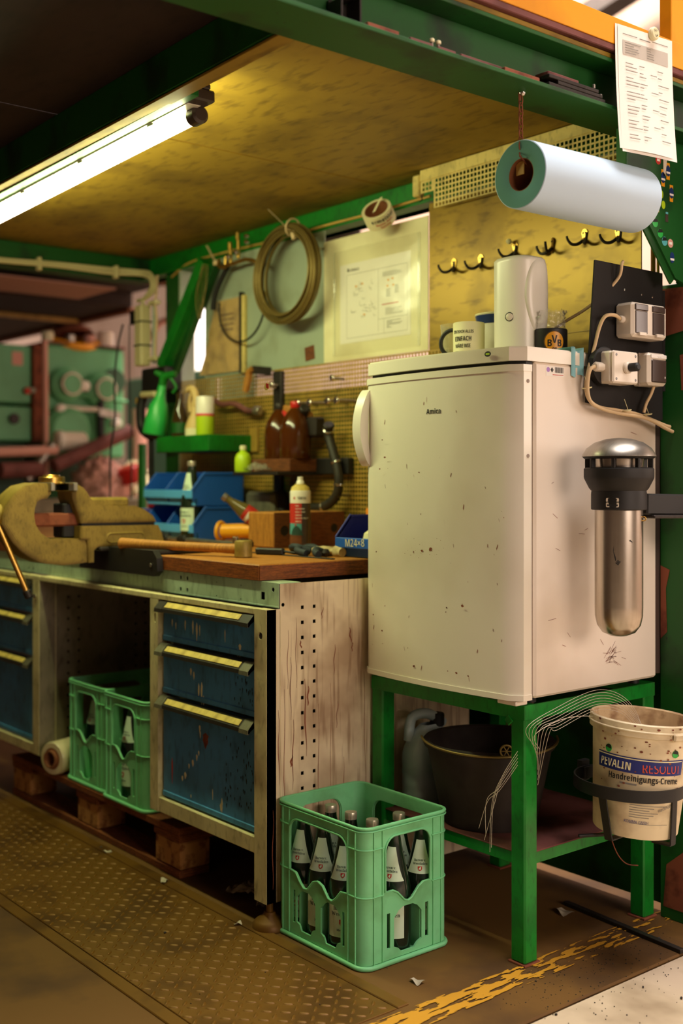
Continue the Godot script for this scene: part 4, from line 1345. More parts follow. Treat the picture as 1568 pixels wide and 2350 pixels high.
func fridge_group() -> void:
	# ---- steel stand
	var s := thing("fridge_stand", "green welded steel stand under the fridge", "stand", V(-2.07, 0, -2.27))
	var g: Material = M.green_stand
	var legs := [[-1.8225, -2.0425], [-2.3225, -2.0425], [-1.8225, -2.4975], [-2.3225, -2.4975]]
	for q: Array in legs:
		part(s, "leg", MB.new().bx(V(q[0] - 0.0225, 0.004, q[1] - 0.0225), V(q[0] + 0.0225, 0.606, q[1] + 0.0225), 0.004), g)
		part(s, "foot_plate", MB.new().bx(V(q[0] - 0.027, 0.0, q[1] - 0.027), V(q[0] + 0.027, 0.005, q[1] + 0.027), 0.001), M.rust)
	for z: float in [-2.0195, -2.5205]:
		var d := signf(z + 2.27)
		part(s, "top_rail", MB.new().bx(V(-2.345, 0.572, z - d * 0.006), V(-1.80, 0.607, z + d * 0.0005), 0.001), g)
		part(s, "lower_rail", MB.new().bx(V(-2.30, 0.226, z - d * 0.02), V(-1.845, 0.254, z - d * 0.0145), 0.001), g)
	for x: float in [-1.7995, -2.3455]:
		var d := signf(x + 2.07)
		part(s, "top_rail", MB.new().bx(V(x - d * 0.006, 0.572, -2.52), V(x + d * 0.0005, 0.607, -2.02), 0.001), g)
		part(s, "lower_rail", MB.new().bx(V(x - d * 0.02, 0.226, -2.475), V(x - d * 0.0145, 0.254, -2.065), 0.001), g)
	var gs := MB.new()
	for q: Array in [[-1.845, -2.0195, -1, 0], [-1.80, -2.065, 0, -1]]:
		gs.box(V(q[0] + q[2] * 0.004, 0.566, q[1] + q[3] * 0.004), V(0.018, 0.018, 0.005) if q[2] != 0 else V(0.005, 0.018, 0.018), 0.001, Basis(V(0, 0, 1) if q[2] != 0 else V(1, 0, 0), PI / 4))
	part(s, "weld_gusset", gs, g)
	part(s, "shelf_plate", MB.new().bx(V(-2.335, 0.2545, -2.51), V(-1.81, 0.258, -2.03), 0.001), M.primer)
	# ---- fridge
	var f := thing("fridge", "old cream-white under-counter fridge with specks of rust on its door", "fridge", V(-2.066, 0.62, -2.26))
	part(f, "cabinet_body", MB.new().bx(V(-2.337, 0.622, -2.515), V(-1.79, 1.407, -2.043), 0.006), M.fridge_side)
	part(f, "rear_strip", MB.new().bx(V(-1.80, 0.63, -2.535), V(-1.792, 1.40, -2.51), 0.002), M.dark_flap)
	part(f, "door_seal", MB.new().bx(V(-2.33, 0.63, -2.0425), V(-1.797, 1.398, -2.031), 0.001), M.fridge_seal)
	var door := part(f, "door", MB.new().plate(bow(-2.34, -1.789, -1.988, -1.967, -2.031, 0.016), [], 0.768, plan_xf(1.394)), M.fridge_white)
	for y: Array in [[1.3985, 0.016], [0.634, 0.013]]:
		part(door, "door_rim", MB.new().plate(bow(-2.342, -1.787, -1.985, -1.964, -2.031, 0.016), [], y[1], plan_xf(y[0])), M.fridge_white)
	# handle: a flat bow standing off the door's left edge
	var ho := PackedVector2Array()
	var n := 24
	for i in n + 1:
		var u := float(i) / n
		ho.append(Vector2(-1.984 + 0.034 * pow(sin(PI * u), 0.7), lerpf(1.168, 1.370, u)))
	for i in n + 1:
		var u := 1.0 - float(i) / n
		ho.append(Vector2(-1.990 + 0.012 * pow(maxf(0.0, sin(PI * clampf((u - 0.12) / 0.76, 0.0, 1.0))), 0.3), lerpf(1.168, 1.370, u)))
	var hxf := Transform3D(Basis(V(0, 0, 1), V(0, 1, 0), V(-1, 0, 0)), V(-2.341, 0, 0))
	var hd := part(door, "handle", MB.new().plate(ho, [], 0.032, hxf), M.white_plastic)
	hd.set_meta("label", "bowed white handle on the door's left edge")
	part(door, "handle_foot", MB.new().bx(V(-2.338, 1.34, -1.992), V(-2.312, 1.366, -1.982), 0.002), M.dark_flap)
	part(door, "handle_foot", MB.new().bx(V(-2.338, 1.172, -1.992), V(-2.312, 1.20, -1.982), 0.002), M.dark_flap)
	var zs := -1.9665
	letters(f, "maker_name", "Amica", 0.0125, M.ink, face_z(-2.049, 1.300, zs), 0.0, true, "Droid Sans")
	part(f, "round_badge", MB.new().plate(disc(Vector2(-1.842, 1.350), 0.0085, 18), [], 0.0004, Transform3D(Basis(Vector3.UP, 0.1), V(0, 0, 0)) * face_z(-0.195, 0, -1.7865)), M.label_yellow)
	part(f, "badge_print", MB.new().plate(PackedVector2Array([Vector2(-1.844, 1.3585), Vector2(-1.834, 1.356), Vector2(-1.834, 1.345), Vector2(-1.843, 1.348)]), [], 0.0002, Transform3D(Basis(Vector3.UP, 0.1), V(0, 0, 0)) * face_z(-0.195, 0, -1.786)), M.label_red)
	for y: float in [1.36, 1.187]:
		part(door, "screw", MB.new().cyl(V(-1.7895, y, -2.018), V(-1.7875, y, -2.018), 0.0045, 12), M.fridge_seal)
	# lid
	part(f, "lid", MB.new().plate(bow(-2.342, -1.787, -1.986, -1.965, -2.51, 0.028), [], 0.03, plan_xf(1.437)), M.fridge_white)
	part(f, "lid_top", MB.new().plate(bow(-2.339, -1.790, -1.990, -1.969, -2.507, 0.027), [], 0.003, plan_xf(1.4405)), M.fridge_white)
	part(f, "lid_gap", MB.new().plate(bow(-2.338, -1.795, -1.998, -1.98, -2.04, 0.02), [], 0.012, plan_xf(1.4085)), M.black)
	var ov := PackedVector2Array()
	for i in 18:
		ov.append(Vector2(-1.868 + 0.010 * cos(TAU * i / 18), 1.4255 + 0.0065 * sin(TAU * i / 18)))
	part(f, "oval_badge", MB.new().plate(ov, [], 0.0006, face_z(0, 0, -1.9672)), M.ink)
	part(f, "badge_print", MB.new().plate(rect(-1.874, 1.4235, -1.862, 1.4275), [], 0.0002, face_z(0, 0, -1.9669)), M.lime)
	# inventory sticker with bar code on the side
	var sx := face_x(-1.7896, 0, 0)
	var sx2 := face_x(-1.7893, 0, 0)
	part(f, "inventory_sticker", MB.new().plate(rect(2.082, 1.376, 2.146, 1.399), [], 0.0003, sx), M.paper)
	part(f, "sticker_print", MB.new().plate(disc(Vector2(2.090, 1.391), 0.006, 14), [], 0.0002, sx2), mat("violet", C("b48ad0"), 0.7))
	var bc := MB.new()
	for q: Array in [[0.0, 0.0033], [0.0, -0.0033], [0.003, 0.0], [-0.003, 0.0]]:
		var dc := Vector2(2.1035 + q[0], 1.391 + q[1])
		bc.plate(PackedVector2Array([dc + Vector2(0, 0.003), dc + Vector2(0.0025, 0), dc - Vector2(0, 0.003), dc - Vector2(0.0025, 0)]), [], 0.0002, sx2)
	for i in 14:
		var bx0 := 2.114 + 0.0022 * i
		bc.plate(rect(bx0, 1.385, bx0 + (0.0014 if i % 3 else 0.0008), 1.398), [], 0.0002, sx2)
	part(f, "bar_code", bc, M.ink)
	part(f, "sticker_print", MB.new().plate(rect(2.106, 1.379, 2.144, 1.3805), [], 0.0002, sx2), M.red_ink)
	# rust specks and scratches
	var sp := MB.new()
	for i in 46:
		var x := rng.randf_range(-2.30, -1.83)
		var u := (x + 2.34) / 0.551
		var zz := lerpf(-1.988, -1.967, 1.0 - pow(2.0 * u - 1.0, 2.0)) + 0.0006
		var y := rng.randf_range(0.66, 1.15) if i < 38 else rng.randf_range(1.15, 1.36)
		var h := rng.randf_range(0.002, 0.016)
		var w := rng.randf_range(0.0008, 0.0022)
		if rng.randf() < 0.2:
			h *= 0.4; w *= 2.6
		var t := rng.randf_range(-0.35, 0.35) * h
		sp.plate(PackedVector2Array([Vector2(x - w * 0.3, y), Vector2(x + w * 0.5, y - h * 0.2), Vector2(x + t + w * 0.4, y - h), Vector2(x + t - w * 0.5, y - h * 0.7)]), [], 0.0, face_z(0, 0, zz))
	for i in 26:
		var x := -2.13 + 0.15 * (rng.randf() - 0.5) + 0.1 * rng.randf()
		var w := rng.randf_range(0.0004, 0.0010)
		sp.plate(disc(Vector2(x, rng.randf_range(0.93, 0.99)), w, 6), [], 0.0, face_z(0, 0, -1.9665))
	for q: Array in [[-2.06, 0.96, 0.007], [-2.09, 0.955, 0.005], [-2.12, 0.665, 0.004], [-2.0, 0.668, 0.003], [-1.97, 0.667, 0.004], [-1.93, 0.665, 0.003], [-2.23, 1.19, 0.004], [-2.25, 1.16, 0.003], [-2.24, 1.235, 0.003], [-1.95, 0.83, 0.005]]:
		var pg := PackedVector2Array()
		for i in 9:
			pg.append(Vector2(q[0], q[1]) + Vector2(cos(TAU * i / 9), sin(TAU * i / 9) * 0.7) * q[2] * rng.randf_range(0.5, 1.2))
		sp.plate(pg, [], 0.0, face_z(0, 0, -1.9662))
	part(f, "rust_speck", sp, M.rust)
	var sc := MB.new()
	for i in 16:
		var zc := rng.randf_range(2.08, 2.44)
		var y := rng.randf_range(0.68, 1.30)
		var a := rng.randf_range(-1.2, 1.2)
		var l := rng.randf_range(0.006, 0.03)
		var dq := Vector2(cos(a), sin(a)) * l
		var nn := Vector2(-sin(a), cos(a)) * 0.0005
		sc.plate(PackedVector2Array([Vector2(zc, y) - nn, Vector2(zc, y) + dq - nn, Vector2(zc, y) + dq + nn, Vector2(zc, y) + nn]), [], 0.0, face_x(-1.7895, 0, 0))
	for i in 26:
		var a := rng.randf_range(-0.5, 0.9)
		var l := rng.randf_range(0.008, 0.04)
		var o := Vector2(2.31 + rng.randf_range(-0.02, 0.03), 0.69 + rng.randf_range(-0.012, 0.015))
		var nn := Vector2(-sin(a), cos(a)) * 0.0004
		sc.plate(PackedVector2Array([o - nn, o + Vector2(cos(a), sin(a)) * l - nn, o + Vector2(cos(a), sin(a)) * l + nn, o + nn]), [], 0.0, face_x(-1.7895, 0, 0))
	part(f, "scratch", sc, M.rust)
	for x: float in [-1.83, -2.30]:
		part(f, "foot", MB.new().cyl(V(x, 0.607, -2.07), V(x, 0.623, -2.07), 0.016, 14), M.black)
		part(f, "foot", MB.new().cyl(V(x, 0.607, -2.47), V(x, 0.623, -2.47), 0.016, 14), M.black)
	part(f, "hinge", MB.new().bx(V(-1.86, 0.609, -2.03), V(-1.80, 0.619, -1.99), 0.002), M.ivory_plastic)
	# ---- things on the fridge
	var top := 1.4405
	var d := thing("soap_dispenser", "tall glossy white dispenser standing on the fridge", "dispenser", V(-1.978, top, -2.20))
	var el := PackedVector2Array()
	var body := MB.new()
	body.grid(func(u: float, w: float) -> Vector3:
		var th := TAU * u
		var y := 0.0
		var k := 1.0
		if w < 0.9:
			y = lerpf(0.0, 0.245, w / 0.9)
			k = lerpf(0.99, 1.0, w / 0.9)
		else:
			var q := (w - 0.9) / 0.1
			y = 0.245 + 0.012 * sin(q * PI / 2)
			k = cos(q * PI / 2)
		var c := cos(th)
		var si := sin(th)
		return V(0.062 * k * signf(c) * pow(absf(c), 0.8), y, -0.058 * k * signf(si) * pow(absf(si), 0.8)), 56, 40)
	part(d, "housing", body, M.white_plastic, true)
	# raised oval cover on the right front
	var cov := MB.new()
	cov.grid(func(u: float, w: float) -> Vector3:
		var rr := w
		var ang := TAU * u
		var yy := 0.148 + 0.100 * rr * sin(ang)
		var th := 0.18 + 0.85 * rr * cos(ang) * (1.0 if yy > 0.148 else lerpf(1.0, 0.75, (0.148 - yy) / 0.1))
		var b := 0.0075 * sqrt(maxf(0.0, 1.0 - pow(rr, 6.0))) - 0.0012
		var c := cos(th)
		var si := sin(th)
		return V((0.062 + b) * signf(c) * pow(absf(c), 0.8), yy, -(0.058 + b) * signf(si) * pow(absf(si), 0.8)), 48, 14)
	part(d, "cover", cov, M.white_plastic, true)
	var bd := V(0.34, 0, 0.94)
	var bp := V(-0.003, 0.098, 0.0)
	part(d, "button_ring", MB.new().cyl(bp + bd * 0.05, bp + bd * 0.0615, 0.0115, 24), M.black, true)
	part(d, "button", MB.new().lathe([Vector2(0.0095, 0.0), Vector2(0.009, 0.002), Vector2(0.005, 0.004), Vector2(0, 0.0045)], MB.along(bp + bd * 0.0612, bp + bd * 0.1), 20), M.ivory_plastic, true)
	# mug with print
	var m := thing("mug", "white mug with black handle and printed words on the fridge", "mug", V(-2.118, top, -2.16))
	part(m, "cup", MB.new().lathe([Vector2(0, 0.002), Vector2(0.038, 0.0), Vector2(0.041, 0.003), Vector2(0.0415, 0.098), Vector2(0.040, 0.1), Vector2(0.038, 0.098), Vector2(0.037, 0.01), Vector2(0, 0.008)], Transform3D.IDENTITY, 36), M.cream_board, true)
	var hp := []
	for i in 13:
		var a := PI * i / 12.0
		hp.append(V(-0.036 - 0.032 * sin(a), 0.05 + 0.034 * cos(a), 0.022 + 0.014 * sin(a)))
	part(m, "handle", MB.new().tube(hp, 0.0055, 10), M.black, true)
	var ln := ["EIN DOCH ALLES", "EINFACH", "WÄRE WIE", "FETT WERDEN!"]
	for i in 4:
		letters(m, "print", ln[i], [0.008, 0.012, 0.0095, 0.0095][i], M.ink, Transform3D(Basis(Vector3.UP, 0.35), V(0, 0, 0)) * Transform3D(Basis.IDENTITY, V(0, 0.074 - 0.0185 * i, 0.0418)) * Transform3D.IDENTITY, 0.0418, true, "Droid Sans", true, 0.7)
	# print letters() works in world space of the mug's builder, so lift it to the mug
	for ch in m.get_children():
		if String(ch.name).begins_with("print"):
			ch.position = m.position
	var bo := thing("enamel_bowl", "white bowl with a dark blue rim behind the printed mug", "bowl", V(-2.145, top, -2.30))
	part(bo, "bowl", MB.new().lathe([Vector2(0, 0.002), Vector2(0.045, 0.0), Vector2(0.055, 0.108), Vector2(0.062, 0.136), Vector2(0.058, 0.136), Vector2(0.05, 0.106), Vector2(0.04, 0.006), Vector2(0, 0.005)], Transform3D.IDENTITY, 36), M.white_plastic, true)
	part(bo, "blue_band", MB.new().lathe([Vector2(0.0565, 0.110), Vector2(0.0625, 0.1325)], Transform3D.IDENTITY, 36), M.enamel_blue, true)
	part(bo, "rim", MB.new().tube(ring_pts(V(0, 0.136, 0), 0.0605, 36), 0.0024, 8, true), M.cream_board, true)
	single("clear_cup", "clear plastic cup beside the printed mug on the fridge", "cup", MB.new().lathe([Vector2(0, 0.001), Vector2(0.027, 0.0), Vector2(0.035, 0.105), Vector2(0.0335, 0.105), Vector2(0.026, 0.002)], Transform3D(Basis.IDENTITY, V(-2.195, top, -2.18)), 30), M.clear_glass, V(-2.195, top, -2.18))
	var bv := thing("club_mug", "black mug with a yellow round club crest on the fridge", "mug", V(-1.898, top, -2.225))
	part(bv, "cup", MB.new().lathe([Vector2(0, 0.002), Vector2(0.040, 0.0), Vector2(0.042, 0.003), Vector2(0.042, 0.064), Vector2(0.040, 0.066), Vector2(0.038, 0.064), Vector2(0.037, 0.01), Vector2(0, 0.008)], Transform3D.IDENTITY, 36), M.black, true)
	var turn := Transform3D(Basis(Vector3.UP, 0.95), V(0, 0, 0))
	part(bv, "crest", bent_disc(0.0265, 0.0424, turn, 0.032), M.yellow_plastic, true)
	part(bv, "crest_ring", MB.new().tube(bent_ring(0.0255, 0.0427, turn, 0.032), 0.0008, 6, true), M.black, true)
	for q: Array in [["B", -0.0125, 0.028, 0.017], ["V", 0.0, 0.0375, 0.019], ["B", 0.0125, 0.028, 0.017]]:
		var lt := letters(bv, "crest_letter", q[0], q[3], M.black, turn * Transform3D(Basis(Vector3.UP, q[1] / 0.0426), V(0, 0, 0)) * face_z(0, q[2], 0.0427), 0.0427, true, "Droid Sans", true, 0.9)
		lt.position = bv.position
	var lt2 := letters(bv, "crest_letter", "09", 0.008, M.black, turn * face_z(0, 0.0135, 0.0427), 0.0427)
	lt2.position = bv.position
	var bg := MB.new()
	var nz := noise(12, 26.0, 3)
	bg.grid(func(u: float, w: float) -> Vector3:
		var th := TAU * u
		var k := 0.036 + 0.012 * nz.get_noise_2d(cos(th) * 1.6 + w, sin(th) * 1.6 + w * 0.5)
		return V(k * cos(th), 0.055 + 0.058 * w + 0.014 * nz.get_noise_2d(cos(th) * 2.0, sin(th) * 2.0) * w, -k * sin(th)), 40, 10)
	var bag := single("crumpled_bag", "crumpled clear bag sticking out of the black mug", "bag", bg, M.clear_film)
	bag.position = V(-1.898, top, -2.225)
	var cl := MB.new()
	cl.grid(func(u: float, w: float) -> Vector3:
		var a := w * 3.2
		var y := 1.447 if a < 1.0 else 1.447 - (a - 1.0) * 0.030
		var x := -1.84 + 0.053 * minf(a, 1.0) + 0.004 * sin(u * 9.0)
		return V(x, y + 0.004 * sin(u * 7.0 + w * 3.0), -2.17 - 0.045 * u), 14, 16)
	single("cleaning_cloth", "light blue cloth hanging over the fridge's side edge", "cloth", cl, M.cyan_cloth, V(-1.79, 1.44, -2.19))
	# ---- black socket board
	var b := thing("socket_board", "black board at the fridge's side carrying the sockets", "board", V(-1.777, 1.30, -2.37))
	part(b, "board", MB.new().plate(PackedVector2Array([Vector2(2.212, 1.318), Vector2(2.50, 1.285), Vector2(2.52, 1.285), Vector2(2.52, 1.664), Vector2(2.246, 1.666)]), [], 0.004, face_x(-1.7755, 0, 0)), M.black_board)
	part(b, "corner_sheet", MB.new().bx(V(-1.7765, 1.36, -2.575), V(-1.7745, 1.62, -2.521), 0.0005), M.black_board)
	for q: Array in [[2.43, 1.60], [2.475, 1.598], [2.36, 1.605]]:
		part(b, "screw", MB.new().cyl(V(-1.7755, q[1], -q[0]), V(-1.773, q[1], -q[0]), 0.003, 10, 0.001), M.chrome)
	var s2 := thing("double_socket", "cream double socket with dark spring flaps", "socket", V(-1.7755, 1.48, -2.39), "electrical boxes on the black board")
	part(s2, "housing", MB.new().bx(V(-1.775, 1.481, -2.461), V(-1.720, 1.566, -2.320), 0.007), M.ivory_plastic)
	for z: float in [-2.3275, -2.397]:
		part(s2, "flap_hinge", MB.new().bx(V(-1.722, 1.546, z - 0.052), V(-1.7165, 1.562, z), 0.002), M.dark_flap)
		var fl := part(s2, "spring_flap", MB.new().bx(V(-1.722, 1.49, z - 0.05), V(-1.7175, 1.545, z - 0.002), 0.0015), M.dark_flap)
		part(fl, "flap_tab", MB.new().bx(V(-1.720, 1.4845, z - 0.04), V(-1.713, 1.4925, z - 0.012), 0.001), M.ivory_plastic)
	part(s2, "cable_gland", MB.new().cyl(V(-1.75, 1.525, -2.322), V(-1.75, 1.525, -2.308), 0.009, 14, 0.002), M.ivory_plastic)
	var kb := thing("rotary_switch_box", "cream box with a black push knob on the black board", "switch box", V(-1.7755, 1.363, -2.29), "electrical boxes on the black board")
	part(kb, "back_disc", MB.new().cyl(V(-1.775, 1.408, -2.262), V(-1.755, 1.408, -2.262), 0.047, 28, 0.003), M.black)
	part(kb, "housing", MB.new().bx(V(-1.775, 1.364, -2.341), V(-1.727, 1.442, -2.243), 0.005), M.ivory_plastic)
	part(kb, "cover", MB.new().bx(V(-1.727, 1.364, -2.341), V(-1.719, 1.442, -2.243), 0.004), M.ivory_plastic)
	for y: float in [1.374, 1.432]:
		for z: float in [-2.255, -2.33]:
			part(kb, "cover_screw", MB.new().cyl(V(-1.7195, y, z), V(-1.7182, y, z), 0.0035, 10, 0.0008), M.dark_flap)
	part(kb, "knob_collar", MB.new().cyl(V(-1.72, 1.402, -2.293), V(-1.708, 1.402, -2.293), 0.0145, 24, 0.003), M.ivory_plastic)
	part(kb, "push_knob", MB.new().cyl(V(-1.71, 1.402, -2.293), V(-1.682, 1.402, -2.293), 0.0105, 24, 0.004), M.black)
	part(kb, "cable_gland", MB.new().cyl(V(-1.752, 1.403, -2.244), V(-1.752, 1.403, -2.214), 0.012, 6, 0.003), M.ivory_plastic)
	var sw := thing("switched_socket", "cream single socket with a dark flap and paper label", "socket", V(-1.7755, 1.367, -2.42), "electrical boxes on the black board")
	part(sw, "housing", MB.new().bx(V(-1.775, 1.366, -2.461), V(-1.720, 1.447, -2.385), 0.007), M.ivory_plastic)
	part(sw, "seam", MB.new().bx(V(-1.7505, 1.3655, -2.4615), V(-1.7495, 1.4475, -2.3845), 0.0), M.fridge_seal)
	part(sw, "paper_label", MB.new().bx(V(-1.7205, 1.433, -2.455), V(-1.7175, 1.4425, -2.392), 0.0008), M.paper)
	letters(sw, "print", "-.. .-. .", 0.004, M.ink, face_x(-1.7174, 1.4375, -2.424), 0.0)
	var f2 := part(sw, "spring_flap", MB.new().bx(V(-1.722, 1.373, -2.454), V(-1.7165, 1.430, -2.394), 0.003), M.dark_flap)
	part(f2, "flap_mark", MB.new().bx(V(-1.7166, 1.384, -2.448), V(-1.7163, 1.389, -2.445), 0.0), M.paper)
	# ---- cables
	var cb := [
		["supply_cable", "pale cable running from the black board down behind the dispenser", smooth([V(-1.768, 1.672, -2.345), V(-1.760, 1.664, -2.330), V(-1.766, 1.63, -2.325), V(-1.80, 1.585, -2.30), V(-1.84, 1.555, -2.285), V(-1.90, 1.53, -2.28), V(-1.97, 1.50, -2.29), V(-2.0, 1.46, -2.32)], 6), 0.004],
		["socket_cable", "pale cable looping from the double socket down past the fridge side", smooth([V(-1.75, 1.525, -2.310), V(-1.748, 1.532, -2.285), V(-1.752, 1.527, -2.255), V(-1.762, 1.50, -2.245), V(-1.77, 1.45, -2.235), V(-1.77, 1.40, -2.215), V(-1.770, 1.355, -2.205), V(-1.769, 1.325, -2.215), V(-1.767, 1.308, -2.25), V(-1.766, 1.303, -2.32), V(-1.762, 1.295, -2.40), V(-1.758, 1.272, -2.50), V(-1.757, 1.268, -2.525)], 6), 0.0045],
		["switch_cable", "pale cable curving from the knob box down past the fridge side", smooth([V(-1.752, 1.403, -2.214), V(-1.752, 1.397, -2.20), V(-1.755, 1.38, -2.195), V(-1.760, 1.345, -2.198), V(-1.761, 1.318, -2.212), V(-1.759, 1.305, -2.245), V(-1.757, 1.295, -2.31), V(-1.754, 1.286, -2.42), V(-1.75, 1.262, -2.50), V(-1.75, 1.255, -2.527)], 6), 0.0045],
		["outlet_cable", "short brown cable dropping from the single socket to the cable loop", smooth([V(-1.745, 1.366, -2.44), V(-1.747, 1.345, -2.43), V(-1.75, 1.322, -2.415), V(-1.753, 1.300, -2.41)], 5), 0.004],
	]
	for q: Array in cb:
		single(q[0], q[1], "cable", MB.new().tube(q[2], q[3], 10), M.cable_beige, q[2][0])
	for q: Array in [[V(-1.766, 1.352, -2.203), "at the fridge's upper corner"], [V(-1.757, 1.303, -2.345), "below the knob box"], [V(-1.754, 1.296, -2.425), "below the single socket"]]:
		var ti := MB.new()
		ti.tube(ring_pts(Vector3.ZERO, 0.011, 16, V(0, 1, 0.2)), 0.0016, 5, true)
		ti.bar(V(0.004, 0.002, 0), V(-0.004, 0.028, 0.004), 0.003, 0.0012)
		var o := single("cable_tie", "pale cable tie holding the cables " + q[1], "cable tie", ti, M.conduit_cream)
		o.position = q[0]
	# ---- cigarette bin on its arm
	var bn := thing("ashtray_bin", "stainless wall ashtray tube with a domed cap beside the fridge", "ashtray bin", V(-1.665, 0.77, -2.193))
	var ax := Transform3D(Basis.IDENTITY, V(-1.665, 0, -2.193))
	part(bn, "steel_tube", MB.new().lathe([Vector2(0, 0.768), Vector2(0.02, 0.770), Vector2(0.038, 0.778), Vector2(0.05, 0.795), Vector2(0.0545, 0.816), Vector2(0.055, 0.84), Vector2(0.055, 1.07)], ax, 48), M.stainless)
	part(bn, "black_collar", MB.new().lathe([Vector2(0.055, 1.062), Vector2(0.062, 1.062), Vector2(0.0635, 1.064), Vector2(0.0635, 1.098), Vector2(0.0625, 1.106), Vector2(0.068, 1.112), Vector2(0.079, 1.134), Vector2(0.080, 1.138), Vector2(0.080, 1.157), Vector2(0.076, 1.160), Vector2(0.06, 1.16), Vector2(0.055, 1.12)], ax, 48, 0.0, TAU, 0.4), M.black)
	var rb := MB.new()
	for i in 8:
		var a := TAU * i / 8.0 + 0.3
		rb.box(V(-1.665 + 0.072 * cos(a), 1.172, -2.193 + 0.072 * sin(a)), V(0.012, 0.028, 0.008), 0.001, Basis(Vector3.UP, -a))
	part(bn, "vent_post", rb, M.black)
	part(bn, "inner_cup", MB.new().lathe([Vector2(0.055, 1.15), Vector2(0.058, 1.186)], ax, 32), M.stainless)
	part(bn, "vent_roof", MB.new().lathe([Vector2(0.083, 1.184), Vector2(0.078, 1.180), Vector2(0.0, 1.18)], ax, 40), M.black)
	part(bn, "domed_cap", MB.new().lathe([Vector2(0.0815, 1.184), Vector2(0.0845, 1.186), Vector2(0.083, 1.191), Vector2(0.074, 1.205), Vector2(0.056, 1.218), Vector2(0.03, 1.2265), Vector2(0.0, 1.229)], ax, 48), M.steel)
	# arm to the column
	part(bn, "support_arm", MB.new().bar(V(-1.63, 1.075, -2.235), V(-1.605, 1.07, -2.47), 0.03, 0.05, V(0, 1, 0), 0.004), M.black)
	part(bn, "arm_lip", MB.new().bar(V(-1.625, 1.046, -2.25), V(-1.60, 1.043, -2.46), 0.04, 0.008, V(0, 1, 0), 0.002), M.dark_steel)
	part(bn, "arm_boss", MB.new().cyl(V(-1.60, 1.06, -2.45), V(-1.60, 1.06, -2.532), 0.068, 32, 0.006), M.black)
	part(bn, "key_ring", MB.new().tube(ring_pts(V(-1.612, 1.042, -2.215), 0.005, 14, V(1, 0, 1)), 0.0015, 6, true), M.brass)
	# smoking mark and maker's plate, bent round the tube
	var tf := Transform3D(Basis(Vector3.UP, 0.75), V(-1.665, 0, -2.193))
	var sm := MB.new()
	for q: Array in [[PackedVector2Array([Vector2(-0.0095, 0.947), Vector2(0.020, 0.995), Vector2(0.0265, 0.990), Vector2(-0.003, 0.942)])], [PackedVector2Array([Vector2(-0.0115, 0.9445), Vector2(-0.010, 0.9465), Vector2(-0.0035, 0.9415), Vector2(-0.005, 0.9395)])], [PackedVector2Array([Vector2(-0.0135, 0.9415), Vector2(-0.012, 0.944), Vector2(-0.0055, 0.939), Vector2(-0.007, 0.9365)])], [PackedVector2Array([Vector2(-0.0155, 0.954), Vector2(-0.013, 0.946), Vector2(-0.0115, 0.947), Vector2(-0.0125, 0.955), Vector2(-0.0175, 0.968), Vector2(-0.0165, 0.982), Vector2(-0.0185, 0.97)])]]:
		var pl := MB.new().plate(q[0], [], 0.0)
		pl.warp(func(p: Vector3) -> Vector3:
			var th := p.x / 0.0554
			return tf * V(0.0554 * sin(th), p.y, 0.0554 * cos(th)))
		sm.cut(pl, Vector3.ZERO)
	part(bn, "smoking_mark", sm, M.ink)
	var pz := MB.new()
	for q: Array in [[rrect(-0.015, 1.069, 0.015, 1.090, 0.003), 0.0642]]:
		var pl := MB.new().plate(q[0], [], 0.0)
		pl.warp(func(p: Vector3) -> Vector3:
			var th := p.x / 0.0642 - 0.33
			return tf * V(0.0642 * sin(th), p.y, 0.0642 * cos(th)))
		pz.cut(pl, Vector3.ZERO)
	part(bn, "maker_plate", pz, M.ivory_plastic)
	letters(bn, "plate_print", "Rubbermaid", 0.0048, M.ink, tf * Transform3D(Basis(Vector3.UP, -0.33), Vector3.ZERO) * face_z(0, 1.081, 0.0645), 0.0645, true)
	var pz2 := MB.new().plate(rect(-0.0125, 1.0715, 0.0125, 1.0755), [], 0.0)
	pz2.warp(func(p: Vector3) -> Vector3:
		var th := p.x / 0.0646 - 0.33
		return tf * V(0.0646 * sin(th), p.y, 0.0646 * cos(th)))
	part(bn, "plate_print", pz2, M.ink)

func ring_pts(c: Vector3, r: float, k := 24, axis := Vector3.UP) -> Array:
	var t := MB.along(c, c + axis)
	var p := []
	for i in k:
		p.append(c + t.basis.x * r * cos(TAU * i / k) + t.basis.z * r * sin(TAU * i / k))
	return p

func bent_ring(r: float, R: float, xf: Transform3D, cy: float) -> Array:
	var p := []
	for i in 32:
		var x := r * cos(TAU * i / 32)
		p.append(xf * V(R * sin(x / R), cy + r * sin(TAU * i / 32), R * cos(x / R)))
	return p

func bent_disc(r: float, R: float, xf: Transform3D, cy: float) -> MB:
	var m := MB.new()
	m.grid(func(u: float, w: float) -> Vector3:
		var x := r * w * cos(TAU * u)
		return xf * V(R * sin(x / R), cy + r * w * sin(TAU * u), R * cos(x / R)), 32, 4)
	return m

